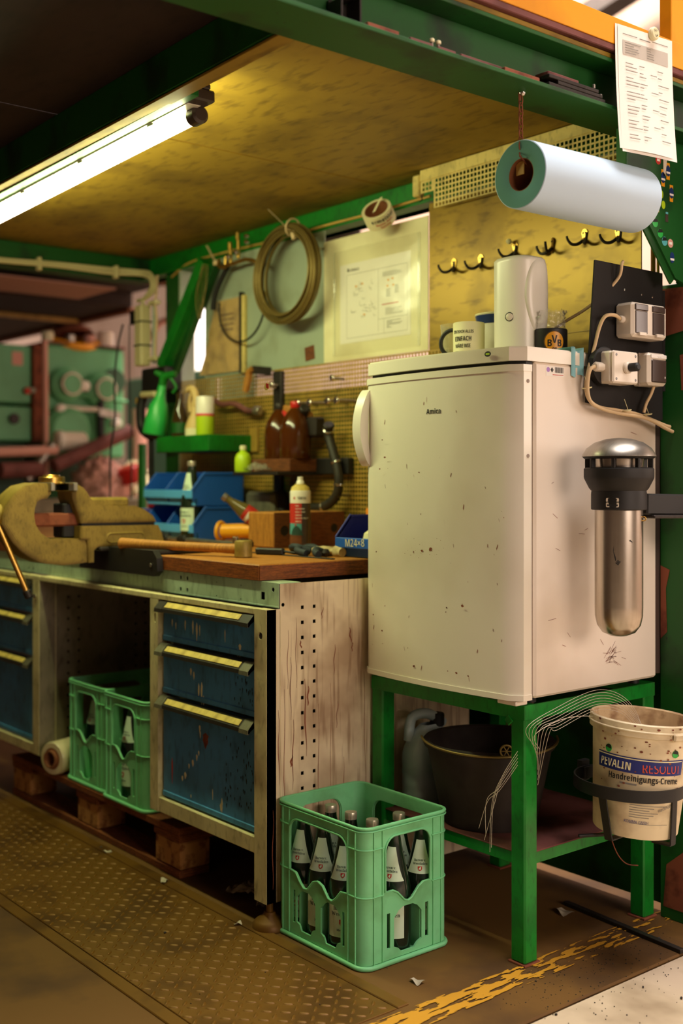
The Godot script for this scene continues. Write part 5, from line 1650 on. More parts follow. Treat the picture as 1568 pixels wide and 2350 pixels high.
# sheet with a square grid of square holes; holes that `keep` turns down stay closed
func perforated(x0: float, x1: float, y0: float, y1: float, z: float, pitch: float, hole: float, thick: float) -> MB:
	var m := MB.new()
	var nx := int((x1 - x0) / pitch)
	var ny := int((y1 - y0) / pitch)
	var ox := x0 + (x1 - x0 - nx * pitch) / 2
	var oy := y0 + (y1 - y0 - ny * pitch) / 2
	var g := (pitch - hole) / 2
	var nf := V(0, 0, 1)
	var rectq := func(a: float, b: float, c: float, d: float) -> void:
		m.quadn(V(a, b, z), V(c, b, z), V(c, d, z), V(a, d, z), nf)
		m.quadn(V(a, b, z - thick), V(c, b, z - thick), V(c, d, z - thick), V(a, d, z - thick), -nf)
	rectq.call(x0, y0, x1, oy + g)
	rectq.call(x0, oy + ny * pitch - g, x1, y1)
	for j in ny:
		var ya := oy + j * pitch + g
		var yb := ya + hole
		if j > 0:
			rectq.call(x0, ya - 2 * g, x1, ya)
		var cur := x0
		for i in nx:
			var xa := ox + i * pitch + g
			var xb := xa + hole
			rectq.call(cur, ya, xa, yb)
			cur = xb
			m.quadn(V(xa, ya, z), V(xa, ya, z - thick), V(xa, yb, z - thick), V(xa, yb, z), V(1, 0, 0))
			m.quadn(V(xb, ya, z), V(xb, ya, z - thick), V(xb, yb, z - thick), V(xb, yb, z), V(-1, 0, 0))
			m.quadn(V(xa, ya, z), V(xb, ya, z), V(xb, ya, z - thick), V(xa, ya, z - thick), V(0, 1, 0))
			m.quadn(V(xa, yb, z), V(xb, yb, z), V(xb, yb, z - thick), V(xa, yb, z - thick), V(0, -1, 0))
		rectq.call(cur, ya, x1, yb)
	return m

func wall_things() -> void:
	var Z := -2.50
	# perforated tool panel and what stands behind it
	var pp := thing("perforated_panel", "yellowish perforated steel tool panel behind the bench", "tool panel", V(-3.3, 0.9, Z), "", "structure")
	var sh := [[-4.12, -3.46], [-3.445, -2.2]]
	for q: Array in sh:
		part(pp, "perforated_sheet", perforated(q[0], q[1], 0.905, 1.537, Z, 0.015, 0.0095, 0.0015), M.perforated)
	part(pp, "top_fold", MB.new().bx(V(-4.12, 1.537, Z - 0.012), V(-1.80, 1.5385, Z + 0.0002), 0.0), M.perforated)
	part(pp, "upright", MB.new().bx(V(-3.452, 0.905, Z - 0.02), V(-3.44, 1.537, Z + 0.001), 0.001), M.perforated)
	single("rear_cladding", "dark green sheet standing behind the perforated panel", "cladding", MB.new().bx(V(-4.14, 0.02, -2.57), V(-1.80, 1.455, -2.565), 0.0), M.green_dark, V(-3, 0, -2.66), "", "structure")
	# sheets above the panel
	single("grey_sheet", "grey-green painted sheet with a light gloss behind the wire coil", "sheet", MB.new().bx(V(-3.93, 1.539, Z - 0.006), V(-3.155, 2.005, Z - 0.002), 0.001), M.grey_green, V(-3.5, 1.54, Z), "", "structure")
	var wb := thing("notice_board", "cream board with a hydraulic drawing in a clear sleeve", "notice board", V(-2.89, 1.54, Z))
	part(wb, "board", MB.new().bx(V(-3.158, 1.54, Z - 0.004), V(-2.63, 1.963, Z), 0.001), M.cream_board)
	var slv := MB.new()
	var nz := noise(8, 6.0, 2)
	slv.grid(func(u: float, w: float) -> Vector3:
		var x := lerpf(-3.10, -2.662, u)
		var y := lerpf(1.556, 1.917, w)
		var e := minf(minf(u, 1.0 - u), minf(w, 1.0 - w))
		return V(x, y, Z + 0.0025 + 0.008 * minf(1.0, e * 9.0) + 0.0012 * nz.get_noise_2d(u, w)), 20, 20)
	part(wb, "clear_sleeve", slv, M.clear_film)
	for x: float in [-3.094, -2.668]:
		part(wb, "sleeve_welt", MB.new().tube([V(x, 1.557, Z + 0.004), V(x, 1.916, Z + 0.004)], 0.0035, 8), M.clear_glass)
	part(wb, "drawing_sheet", MB.new().bx(V(-3.065, 1.597, Z + 0.0004), V(-2.71, 1.866, Z + 0.0014), 0.0), M.paper)
	var dz := Z + 0.0017
	var ln := MB.new()
	var rc := func(x0: float, y0: float, x1: float, y1: float) -> void:
		ln.plate(rect(x0, y0, x1, y1), [], 0.0, face_z(0, 0, dz))
	var fx := func(u: float) -> float: return lerpf(-3.065, -2.71, u)
	var fy := func(w: float) -> float: return lerpf(1.597, 1.866, w)
	for q: Array in [[0.10, 0.06, 0.10, 0.86], [0.96, 0.06, 0.96, 0.86], [0.10, 0.86, 0.96, 0.86], [0.10, 0.06, 0.96, 0.06], [0.56, 0.1, 0.56, 0.86], [0.56, 0.24, 0.96, 0.24], [0.64, 0.06, 0.64, 0.24]]:
		rc.call(fx.call(q[0]) - 0.0006, fy.call(q[1]) - 0.0006, fx.call(q[2]) + 0.0006, fy.call(q[3]) + 0.0006)
	for i in 26:
		var u := 0.16 + 0.34 * rng.randf()
		var w := 0.26 + 0.46 * rng.randf()
		rc.call(fx.call(u), fy.call(w), fx.call(u) + rng.randf_range(0.006, 0.03), fy.call(w) + 0.0012)
		rc.call(fx.call(u), fy.call(w), fx.call(u) + 0.0012, fy.call(w) + rng.randf_range(0.005, 0.018))
	for i in 5:
		rc.call(fx.call(0.62), fy.call(0.80 - 0.012 * i), fx.call(0.62 + 0.2 + 0.1 * rng.randf()), fy.call(0.805 - 0.012 * i))
	for i in 7:
		rc.call(fx.call(0.66), fy.call(0.36 - 0.013 * i), fx.call(0.68 + 0.2 * rng.randf() + 0.05), fy.call(0.365 - 0.013 * i))
	for i in 6:
		rc.call(fx.call(0.68), fy.call(0.20 - 0.016 * i), fx.call(0.70 + 0.2 * rng.randf()), fy.call(0.208 - 0.016 * i))
	for q: Array in [[0.67, 0.50], [0.79, 0.53]]:
		for i in 6:
			rc.call(fx.call(q[0]), fy.call(q[1] + 0.017 * i), fx.call(q[0] + 0.045 + 0.02 * rng.randf()), fy.call(q[1] + 0.009 + 0.017 * i))
	part(wb, "drawing_line", ln, M.ink_grey)
	ln = MB.new()
	rc = func(x0: float, y0: float, x1: float, y1: float) -> void:
		ln.plate(rect(x0, y0, x1, y1), [], 0.0, face_z(0, 0, dz + 0.0002))
	rc.call(fx.call(0.61), fy.call(0.405), fx.call(0.84), fy.call(0.418))
	part(wb, "red_line", ln, M.red_ink)
	var dot := MB.new()
	for q: Array in [[0.24, 0.70], [0.33, 0.72], [0.70, 0.70], [0.76, 0.71], [0.69, 0.63], [0.77, 0.63], [0.36, 0.33]]:
		dot.plate(rect(fx.call(q[0]) - 0.005, fy.call(q[1]) - 0.003, fx.call(q[0]) + 0.005, fy.call(q[1]) + 0.003), [], 0.0, face_z(0, 0, dz + 0.0002))
	part(wb, "yellow_mark", dot, M.yellow_plastic)
	letters(wb, "heading", "⌂ HÄNDLE", 0.009, M.ink, face_z(-2.995, 1.843, dz), 0.0)
	var sq := MB.new().box(Vector3.ZERO, V(0.055, 0.05, 0.001), 0.0, Basis(V(0, 0, 1), 0.12))
	var so := single("brown_patch", "small brown square tilted on the grey-green sheet", "sticker", sq, M.timber_dark)
	so.position = V(-3.24, 1.582, Z - 0.0014)
	# brass-coloured sheet and hooks
	single("brass_sheet", "golden brownish metal sheet with coat hooks above the fridge", "sheet", MB.new().bx(V(-2.628, 1.30, Z - 0.006), V(-1.828, 2.0, Z - 0.002), 0.001), M.brass_sheet, V(-2.2, 1.5, Z), "", "structure")
	var hk := coat_hook("leftmost small coat hook on the golden sheet")
	hk.position = V(-2.515, 1.79, Z - 0.002)
	var spots := [[-2.402, 1.785, 0.05, "wide coat hook left of the white dispenser, second from left"], [-2.265, 1.80, 0.0, "coat hook directly above the white dispenser"], [-2.125, 1.79, -0.5, "turned coat hook right of the white dispenser"], [-2.012, 1.795, 0.0, "small coat hook under the blue paper roll"], [-1.90, 1.782, 0.0, "rightmost wide coat hook under the blue roll's end"]]
	for s: Array in spots:
		dup(hk, V(s[0], s[1], Z - 0.002), s[2], s[3])
	single("ball_pin", "small pale ball-headed pin above the middle coat hook", "pin", MB.new().lathe([Vector2(0, 0), Vector2(0.002, 0.0), Vector2(0.002, 0.008), Vector2(0.007, 0.012), Vector2(0.008, 0.018), Vector2(0.005, 0.023), Vector2(0, 0.025)], Transform3D(Basis(V(1, 0, 0), V(0, 0, 1), V(0, -1, 0)), V(-2.276, 1.822, Z - 0.002)), 16), M.cream_board, V(-2.276, 1.822, Z))
	for q: Array in [[-1.815, "the thicker one"], [-1.80, "the thinner one"]]:
		single("wall_pipe", "brownish vertical pipe right of the golden sheet, %s" % q[1], "pipe", MB.new().cyl(V(q[0], 1.3, -2.535), V(q[0], 1.98, -2.535), 0.0065 if q[0] < -1.81 else 0.004, 12), M.brass_sheet, V(q[0], 1.3, -2.535))
	# perforated cream guard under the deck
	var gr := thing("perforated_guard", "cream perforated guard strip hanging under the deck at right", "guard", V(-2.25, 1.97, -2.47))
	var gz := -2.472
	part(gr, "perforated_sheet", perforated(-2.575, -1.80, 1.9715, 2.063, gz, 0.015, 0.0098, 0.0015), M.grill_cream)
	part(gr, "perforated_sheet", perforated(-2.635, -2.5755, 2.0265, 2.063, gz, 0.015, 0.0098, 0.0015), M.grill_cream)
	part(gr, "folded_band", MB.new().bx(V(-2.635, 2.063, gz - 0.012), V(-1.80, 2.099, gz + 0.004), 0.002), M.grill_cream)
	part(gr, "end_bracket", MB.new().bx(V(-2.668, 2.022, gz - 0.02), V(-2.636, 2.088, gz + 0.006), 0.004), M.grill_cream)
	part(gr, "bracket_hook", MB.new().tube([V(-2.63, 2.022, gz), V(-2.627, 2.008, gz), V(-2.636, 2.002, gz + 0.003)], 0.002, 6), M.black)
	# wire coil
	var co := thing("wire_coil", "thick coil of brass-coloured wire hanging from the green beam", "wire coil", V(-3.285, 1.86, -2.43))
	for k in 26:
		var a := rng.randf() * TAU
		var rr := 0.020 * sqrt(rng.randf())
		var R := 0.158 + rr * cos(a)
		var dz2 := rr * 1.2 * sin(a)
		var pts := []
		var ph := rng.randf() * TAU
		var cx := -3.281 + rng.randf_range(-0.003, 0.003)
		var cy := 1.861 + rng.randf_range(-0.004, 0.004)
		for i in 48:
			var th := TAU * i / 48.0
			var w := R * (1.0 + 0.012 * sin(2.0 * th + ph))
			pts.append(V(cx + w * cos(th) * 1.12, cy + w * sin(th), -2.43 + dz2 + 0.012 * cos(th)))
		part(co, "wire_turn", MB.new().tube(pts, 0.0034, 6, true), M.wire)
	part(co, "tie_strap", MB.new().tube(ring_pts(V(-3.245, 2.02, -2.43), 0.03, 20, V(1, -0.3, 0)), 0.0035, 6, true), M.cable_beige)
	part(co, "tie_end", MB.new().bar(V(-3.225, 2.0, -2.405), V(-3.345, 2.097, -2.395), 0.006, 0.0016), M.cable_beige)
	part(co, "tie_head", MB.new().box(V(-3.215, 1.985, -2.41), V(0.016, 0.03, 0.012), 0.002, Basis(V(0, 0, 1), 0.3)), M.cable_beige)
	# thin cable loop, strap of thin wires
	var lp := []
	for i in 30:
		var th := lerpf(-3.35, 0.15, float(i) / 29.0)
		lp.append(V(-3.61 + 0.152 * cos(th), 1.79 + 0.136 * sin(th), -2.46))
	var cl := thing("cable_loop", "thin dark cable loop hanging left of the wire coil", "cable", V(-3.61, 1.66, -2.46))
	part(cl, "cable", MB.new().tube(lp, 0.0042, 8), M.black)
	part(cl, "end_sleeve", MB.new().tube([V(-3.4585, 1.80, -2.46), V(-3.456, 1.825, -2.46)], 0.0055, 8), M.brass)
	var tw := thing("thin_wires", "bundle of thin brass wires hanging beside the green brace", "wire", V(-3.80, 1.8, -2.43))
	for k in 5:
		var pts := []
		for i in 14:
			var u := float(i) / 13.0
			pts.append(V(-3.80 - 0.05 * sin(u * 2.2) + 0.008 * k * sin(u * 3.0), lerpf(1.97, 1.76, u), -2.42 + 0.012 * sin(u * 3.0 + k)))
		part(tw, "wire_strand", MB.new().tube(pts, 0.0016, 5), M.wire)
	var bh := []
	for i in 18:
		var u := float(i) / 17.0
		bh.append(V(-3.70 - 0.12 * sin(u * 1.6), lerpf(1.97, 1.80, u), -2.47))
	single("black_hose_bend", "short black hose curving down from the fittings", "hose", MB.new().tube(bh, 0.011, 10), M.black_rubber, V(-3.75, 1.8, -2.47))
	# bagged brown document and edge strip
	var kp := MB.new()
	var n2 := noise(19, 8.0, 3)
	kp.grid(func(u: float, w: float) -> Vector3:
		var xl := lerpf(-3.955, -3.835, w)
		return V(lerpf(xl, -3.655, u), lerpf(1.552, 1.835, w), Z + 0.006 + 0.012 * sin(PI * u) * sin(PI * w) + 0.006 * n2.get_noise_2d(u * 0.8, w * 0.5)), 18, 18)
	var kd := thing("bagged_document", "brown paper document in a shiny clear bag beside the brace", "document", V(-3.8, 1.55, Z))
	part(kd, "document", kp, M.kraft)
	var kl := MB.new()
	for i in 4:
		kl.box(V(-3.745 + 0.01 * (i % 2), 1.775 - 0.02 * i, Z + 0.020), V(0.10 - 0.02 * (i % 2), 0.004, 0.001), 0.0)
	part(kd, "print_line", kl, M.timber_dark)
	var kb := MB.new()
	kb.grid(func(u: float, w: float) -> Vector3:
		var xl := lerpf(-3.965, -3.845, w)
		return V(lerpf(xl, -3.65, u), lerpf(1.548, 1.84, w), Z + 0.014 + 0.012 * sin(PI * u) + 0.007 * n2.get_noise_2d(u * 1.5 + 3.0, w * 0.4)), 22, 14)
	part(kd, "clear_bag", kb, M.clear_film)
	single("edge_strip", "dark and cream metal strip right of the bagged document", "strip", MB.new().bx(V(-3.645, 1.54, Z - 0.001), V(-3.63, 1.838, Z + 0.016), 0.002), M.grill_cream, V(-3.64, 1.54, Z))
	single("rubber_strip", "black rubber strip between the bagged document and cream strip", "strip", MB.new().bx(V(-3.656, 1.54, Z - 0.001), V(-3.646, 1.85, Z + 0.02), 0.001), M.black_rubber, V(-3.65, 1.54, Z))
	# pipe fittings on the beam
	var fi := thing("air_fittings", "small brass and chrome fittings fixed below the green beam", "fitting", V(-3.6, 1.96, -2.44))
	part(fi, "bent_pipe", MB.new().tube(smooth([V(-3.745, 1.985, -2.45), V(-3.735, 1.955, -2.44), V(-3.70, 1.945, -2.44), V(-3.69, 1.95, -2.44), V(-3.686, 1.985, -2.44)], 5), 0.006, 8), M.brass)
	part(fi, "manifold", MB.new().tube([V(-3.72, 1.948, -2.44), V(-3.55, 1.955, -2.44)], 0.0075, 8), M.brass)
	for q: Array in [[-3.652, 1.955, 0.05], [-3.60, 1.965, 0.07]]:
		part(fi, "stem", MB.new().cyl(V(q[0], q[1], -2.44), V(q[0], q[1] + q[2], -2.44), 0.007, 10), M.brass)
		part(fi, "nozzle", MB.new().cyl(V(q[0] - 0.004, q[1] + q[2], -2.44), V(q[0] - 0.004, q[1] + q[2] + 0.03, -2.44), 0.009, 10, 0.003), M.brass)
		part(fi, "chrome_nut", MB.new().lathe([Vector2(0, -0.011), Vector2(0.008, -0.008), Vector2(0.011, 0), Vector2(0.008, 0.008), Vector2(0, 0.011)], Transform3D(Basis.IDENTITY, V(q[0] + 0.006, q[1] + 0.022, -2.425)), 12), M.chrome)
	for y: float in [2.018, 2.04]:
		part(fi, "chrome_nut", MB.new().lathe([Vector2(0, -0.009), Vector2(0.008, -0.006), Vector2(0.011, 0), Vector2(0.008, 0.006), Vector2(0, 0.009)], Transform3D(Basis.IDENTITY, V(-3.545, y, -2.44)), 12), M.chrome)
	part(fi, "drop_pipe", MB.new().tube(smooth([V(-3.56, 1.955, -2.44), V(-3.50, 1.94, -2.445), V(-3.46, 1.90, -2.45)], 5), 0.008, 8), M.brass)
	part(fi, "tie_strap", MB.new().bar(V(-3.835, 2.052, -2.45), V(-3.765, 1.985, -2.44), 0.01, 0.002), M.cable_beige)
	part(fi, "tie_head", MB.new().box(V(-3.757, 1.972, -2.44), V(0.022, 0.02, 0.012), 0.003), M.cable_beige)
	var sm := thing("chrome_screw_hook", "small chrome screw hook at the board's top left corner", "hook", V(-3.165, 1.93, -2.47))
	part(sm, "shank", MB.new().cyl(V(-3.165, 1.94, -2.50), V(-3.165, 1.94, -2.455), 0.005, 10), M.chrome)
	part(sm, "head", MB.new().cyl(V(-3.165, 1.915, -2.462), V(-3.165, 1.955, -2.462), 0.007, 10, 0.002), M.chrome)
	# cable along the beam
	single("beam_cable", "yellowish cable laid along the green back beam", "cable", MB.new().tube(smooth([V(-4.2, 1.985, -2.51), V(-4.05, 2.022, -2.505), V(-3.8, 2.025, -2.505), V(-3.45, 2.018, -2.502), V(-3.15, 2.02, -2.50), V(-2.9, 2.018, -2.50), V(-2.62, 2.022, -2.50)], 6), 0.0045, 8), M.kraft, V(-3.4, 2.02, -2.5))
	# roll of printed tape
	var tp := thing("tape_roll", "roll of cream parcel tape with printed letters hanging under the beam", "tape roll", V(-2.797, 1.99, -2.44))
	var tx := MB.along(V(-2.789, 2.000, -2.422), V(-2.789, 2.000, -2.422) - V(0.31, 0.607, 0.734))
	var L := 0.05
	part(tp, "tape", MB.new().lathe([Vector2(0.040, 0), Vector2(0.050, 0.0), Vector2(0.050, L), Vector2(0.040, L)], tx, 36), M.cream_board)
	part(tp, "card_core", MB.new().lathe([Vector2(0.040, L), Vector2(0.0375, L), Vector2(0.0375, 0), Vector2(0.040, 0)], tx, 36), M.cardboard)
	# lettering on the tape, wrapped round it and facing the viewer
	var ya := tx.basis.y
	var dirv := V(0.774, 0, 0.633)
	var zz := (dirv - ya * dirv.dot(ya)).normalized()
	var xx := (-ya).cross(zz)
	letters(tp, "tape_print", "ermeister", 0.0135, M.ink, Transform3D(Basis(xx, -ya, zz), tx.origin + ya * 0.014 + zz * 0.0502), 0.0502)
	for k in 2:
		letters(tp, "tape_print", ["Bester Preis", "Service"][k], 0.008, M.red_ink, Transform3D(Basis(xx, -ya, zz), tx.origin + ya * (0.028 + 0.011 * k) + zz * 0.0502), 0.0502)
	part(tp, "tape_tail", MB.new().bar(V(-2.775, 1.985, -2.40), V(-2.785, 2.04, -2.44), 0.014, 0.001, V(0, 0, 1)), M.cream_board)
	# pegs on the panel
	for q: Array in [[-3.196, 1.40, "first from the left"], [-3.129, 1.397, "second from the left"], [-3.029, 1.398, "third, nearer the fridge"], [-2.981, 1.397, "last, behind the fridge handle"]]:
		var pg := thing("panel_peg", "silver peg on the perforated panel, " + q[2], "peg", V(q[0], q[1], Z), "silver pegs on the tool panel")
		part(pg, "pin", MB.new().cyl(V(q[0] + 0.0, q[1], Z), V(q[0] + 0.0, q[1], Z + 0.085), 0.0055, 10, 0.001), M.steel)
		part(pg, "head", MB.new().cyl(V(q[0], q[1], Z + 0.08), V(q[0], q[1], Z + 0.092), 0.0125, 14, 0.003), M.chrome)
	for q: Array in [[-3.05, 1.478, "near the panel's top edge"], [-3.40, 1.478, "on the grey upright of the panel"], [-3.02, 1.08, "beside the black hose"]]:
		var pg := thing("panel_peg", "small bright peg " + q[2], "peg", V(q[0], q[1], Z), "silver pegs on the tool panel")
		part(pg, "pin", MB.new().cyl(V(q[0], q[1], Z), V(q[0], q[1], Z + 0.05), 0.005, 10, 0.001), M.steel)
		part(pg, "head", MB.new().cyl(V(q[0], q[1], Z + 0.045), V(q[0], q[1], Z + 0.056), 0.011, 14, 0.003), M.chrome)
	# hanging tools
	var sw := thing("hand_saw", "old saw with a wooden handle hanging at the panel's top", "saw", V(-3.55, 1.5, Z + 0.03))
	part(sw, "handle", MB.new().tube(smooth([V(-3.59, 1.465, Z + 0.035), V(-3.575, 1.50, Z + 0.035), V(-3.565, 1.535, Z + 0.035), V(-3.545, 1.548, Z + 0.035)], 5), [0.011] + [0.013, 0.013, 0.013, 0.013, 0.014, 0.014, 0.014, 0.013, 0.013, 0.013, 0.013, 0.012, 0.011, 0.011, 0.01], 10), M.timber)
	part(sw, "blade", MB.new().bar(V(-3.55, 1.545, Z + 0.03), V(-3.43, 1.53, Z + 0.03), 0.003, 0.03, V(0, 1, 0)), M.dark_steel)
	var rh := thing("red_lever", "dark red bent lever hanging on the panel left of the amber bottles", "tool", V(-3.65, 1.41, Z + 0.04))
	part(rh, "lever", MB.new().tube(smooth([V(-3.80, 1.448, Z + 0.05), V(-3.74, 1.425, Z + 0.045), V(-3.68, 1.424, Z + 0.04), V(-3.63, 1.415, Z + 0.04), V(-3.57, 1.392, Z + 0.04), V(-3.52, 1.388, Z + 0.03)], 5), 0.0105, 10), M.primer)
	part(rh, "ferrule", MB.new().cyl(V(-3.535, 1.392, Z + 0.03), V(-3.50, 1.388, Z + 0.03), 0.016, 14, 0.003), M.steel)
	var up := thing("panel_upright", "dark steel flat bar hanging on the panel behind the amber bottles", "steel bar", V(-3.41, 1.1, Z + 0.01))
	part(up, "bar", MB.new().bx(V(-3.435, 0.92, Z + 0.002), V(-3.385, 1.53, Z + 0.02), 0.003), M.dark_steel)
	part(up, "bolt", MB.new().cyl(V(-3.415, 1.475, Z + 0.02), V(-3.415, 1.475, Z + 0.03), 0.011, 12, 0.003), M.chrome)
	var hm := thing("hammer_tool", "hammer with a yellow shaft hanging on the panel behind the hoses", "hammer", V(-3.2, 1.36, Z + 0.05))
	part(hm, "shaft", MB.new().bar(V(-3.33, 1.39, Z + 0.06), V(-3.16, 1.352, Z + 0.05), 0.022, 0.03, V(0, 1, 0), 0.008), M.timber)
	part(hm, "head", MB.new().bx(V(-3.19, 1.28, Z + 0.02), V(-3.12, 1.35, Z + 0.07), 0.008), M.dark_steel)
	var pl := thing("red_pliers", "red-gripped tool hanging between the amber bottle and the hose", "pliers", V(-3.26, 1.34, Z + 0.06))
	part(pl, "red_grip", MB.new().tube(smooth([V(-3.30, 1.372, Z + 0.07), V(-3.27, 1.352, Z + 0.07), V(-3.245, 1.33, Z + 0.07)], 4), 0.009, 8), M.red_plastic)
	part(pl, "jaw", MB.new().bar(V(-3.245, 1.33, Z + 0.07), V(-3.22, 1.30, Z + 0.07), 0.016, 0.02), M.steel)
	# hoses with chrome clips
	var ha := smooth([V(-3.172, 1.375, Z + 0.075), V(-3.20, 1.345, Z + 0.065), V(-3.215, 1.30, Z + 0.06), V(-3.215, 1.25, Z + 0.06), V(-3.222, 1.19, Z + 0.06), V(-3.24, 1.14, Z + 0.06), V(-3.245, 1.11, Z + 0.06)], 5)
	var hb := smooth([V(-3.055, 1.312, Z + 0.06), V(-3.068, 1.285, Z + 0.05), V(-3.045, 1.23, Z + 0.05), V(-3.02, 1.17, Z + 0.05), V(-3.012, 1.12, Z + 0.05), V(-3.03, 1.075, Z + 0.05), V(-3.075, 1.045, Z + 0.055), V(-3.13, 1.035, Z + 0.06), V(-3.19, 1.045, Z + 0.065)], 5)
	for q: Array in [[ha, "black ribbed hose hanging right of the amber bottles", [4, 11, 17]], [hb, "black hose curling in a J towards the spray can", [2, 13, 20, 31, 39]]]:
		var ho := thing("coolant_hose", q[1], "hose", q[0][0])
		part(ho, "hose", MB.new().tube(q[0], 0.0165, 14), M.hose)
		for i: int in q[2]:
			var a: Vector3 = q[0][i]
			var b: Vector3 = q[0][mini(i + 1, q[0].size() - 1)]
			part(ho, "chrome_clip", MB.new().cyl(a, a + (b - a).normalized() * 0.007, 0.0195, 20, 0.002), M.chrome)
		part(ho, "end_cap", MB.new().cyl(q[0][0] - (q[0][1] - q[0][0]).normalized() * 0.012, q[0][0], 0.019, 16, 0.003), M.dark_steel)
	# shelf box with the amber bottles
	var bx := thing("shelf_box", "dark wooden shelf box on the panel under the amber bottles", "shelf", V(-3.28, 1.15, -2.43))
	part(bx, "box", MB.new().bx(V(-3.40, 1.160, -2.498), V(-3.165, 1.205, -2.355), 0.003), M.timber_dark)
	part(bx, "shelf_board", MB.new().bx(V(-3.43, 1.148, -2.498), V(-3.16, 1.1595, -2.30), 0.002), M.dark_steel)
	part(bx, "black_tray", MB.new().bx(V(-3.1645, 1.151, -2.498), V(-2.99, 1.207, -2.47), 0.003), M.black)
	var am := amber("amber liquid bottle with a red cap on the shelf box")
	am.position = V(-3.205, 1.2055, -2.412)
	var a2 := dup(am, V(-3.322, 1.2055, -2.43), 0.0, "amber liquid bottle with a grey cap on the shelf box")
	for ch in a2.get_children():
		if String(ch.name) == "cap":
			ch.material_override = M.dark_steel
	var gb := thing("small_green_bottle", "small yellow-green bottle at the shelf box's left end", "bottle", V(-3.415, 1.16, -2.335))
	part(gb, "body", MB.new().lathe([Vector2(0, 0), Vector2(0.028, 0), Vector2(0.03, 0.004), Vector2(0.03, 0.05), Vector2(0.022, 0.066), Vector2(0.011, 0.074), Vector2(0.011, 0.08), Vector2(0, 0.08)], Transform3D.IDENTITY, 20), M.lime, true)
	part(gb, "cap", MB.new().cyl(V(0, 0.078, 0), V(0, 0.095, 0), 0.012, 14, 0.002), M.cream_board, true)
	var sc := MB.new()
	var n3 := noise(23, 14.0, 2)
	sc.grid(func(u: float, w: float) -> Vector3:
		return V(lerpf(-3.375, -3.245, u), 1.161 + 0.03 * absf(n3.get_noise_2d(u * 2.0, w * 2.0)) + 0.02 * sin(PI * u) * sin(PI * w), lerpf(-2.345, -2.305, w)), 20, 10)
	single("plastic_scraps", "crumpled clear plastic wrap on the shelf before the amber bottles", "plastic wrap", sc, M.clear_film, V(-3.31, 1.16, -2.33))
	# green channel shelf with bottles and cans
	var gs := thing("channel_shelf", "green steel channel shelf on the panel holding bottles and a can", "shelf", V(-3.78, 1.24, -2.40))
	part(gs, "front", MB.new().bx(V(-3.965, 1.238, -2.304), V(-3.588, 1.300, -2.30), 0.001), M.green_steel)
	part(gs, "side", MB.new().bx(V(-3.592, 1.238, -2.498), V(-3.588, 1.300, -2.304), 0.001), M.green_steel)
	part(gs, "side", MB.new().bx(V(-3.965, 1.238, -2.498), V(-3.961, 1.300, -2.304), 0.001), M.green_steel)
	part(gs, "shelf_floor", MB.new().bx(V(-3.965, 1.238, -2.498), V(-3.588, 1.243, -2.30), 0.001), M.green_dark)
	part(gs, "rear_post", MB.new().bx(V(-3.60, 1.238, -2.499), V(-3.55, 1.33, -2.49), 0.001), M.perforated)
	var lc := thing("spray_can", "white and lime spray can with a pink band on the green shelf", "spray can", V(-3.675, 1.243, -2.34))
	part(lc, "lime_body", MB.new().lathe([Vector2(0, 0), Vector2(0.032, 0), Vector2(0.034, 0.004), Vector2(0.034, 0.13)], Transform3D.IDENTITY, 24), M.lime, true)
	part(lc, "pink_band", MB.new().lathe([Vector2(0.0342, 0.128), Vector2(0.0342, 0.137)], Transform3D.IDENTITY, 24), M.pink_red, true)
	part(lc, "white_cap", MB.new().lathe([Vector2(0.034, 0.136), Vector2(0.034, 0.196), Vector2(0.031, 0.202), Vector2(0, 0.203)], Transform3D.IDENTITY, 24), M.white_plastic, true)
	var be := thing("trigger_bottle", "beige trigger spray bottle behind the lime can on the green shelf", "spray bottle", V(-3.76, 1.243, -2.35))
	part(be, "body", MB.new().lathe([Vector2(0, 0), Vector2(0.036, 0), Vector2(0.038, 0.005), Vector2(0.038, 0.09), Vector2(0.03, 0.115), Vector2(0.018, 0.14), Vector2(0.0155, 0.19), Vector2(0, 0.19)], Transform3D.IDENTITY, 24), M.beige_plastic, true)
	part(be, "label", MB.new().lathe([Vector2(0.0385, 0.01), Vector2(0.0385, 0.085)], Transform3D.IDENTITY, 24), M.cream_board, true)
	part(be, "trigger_head", MB.new().tube(smooth([V(0.01, 0.17, 0), V(0.002, 0.215, 0), V(-0.02, 0.238, 0), V(-0.05, 0.236, 0)], 4), 0.014, 10), M.beige_plastic, true)
	part(be, "trigger", MB.new().tube(smooth([V(-0.025, 0.225, 0), V(-0.04, 0.19, 0), V(-0.036, 0.15, 0)], 4), 0.007, 8), M.beige_plastic, true)
	var br := thing("brown_bottle", "clear brown bottle at the left end of the green shelf", "bottle", V(-3.855, 1.243, -2.34))
	part(br, "body", MB.new().lathe([Vector2(0, 0), Vector2(0.03, 0), Vector2(0.032, 0.005), Vector2(0.032, 0.12), Vector2(0.024, 0.16), Vector2(0.013, 0.19), Vector2(0.013, 0.225), Vector2(0, 0.226)], Transform3D.IDENTITY, 24), M.cola_glass, true)
	part(br, "label", MB.new().lathe([Vector2(0.0325, 0.07), Vector2(0.0325, 0.11)], Transform3D.IDENTITY, 24), M.green_dark, true)
	# green spray bottle hung up at the post
	var sb := thing("spray_bottle", "translucent green spray bottle hanging tilted on the left post", "spray bottle", V(-3.985, 1.31, -2.30))
	var tilt := Transform3D(Basis(V(-0.774, 0, 0.0).normalized(), 0.0), Vector3.ZERO)
	tilt = Transform3D(Basis(V(0.774, 0, 0.633), -0.17), V(0, 0, 0))
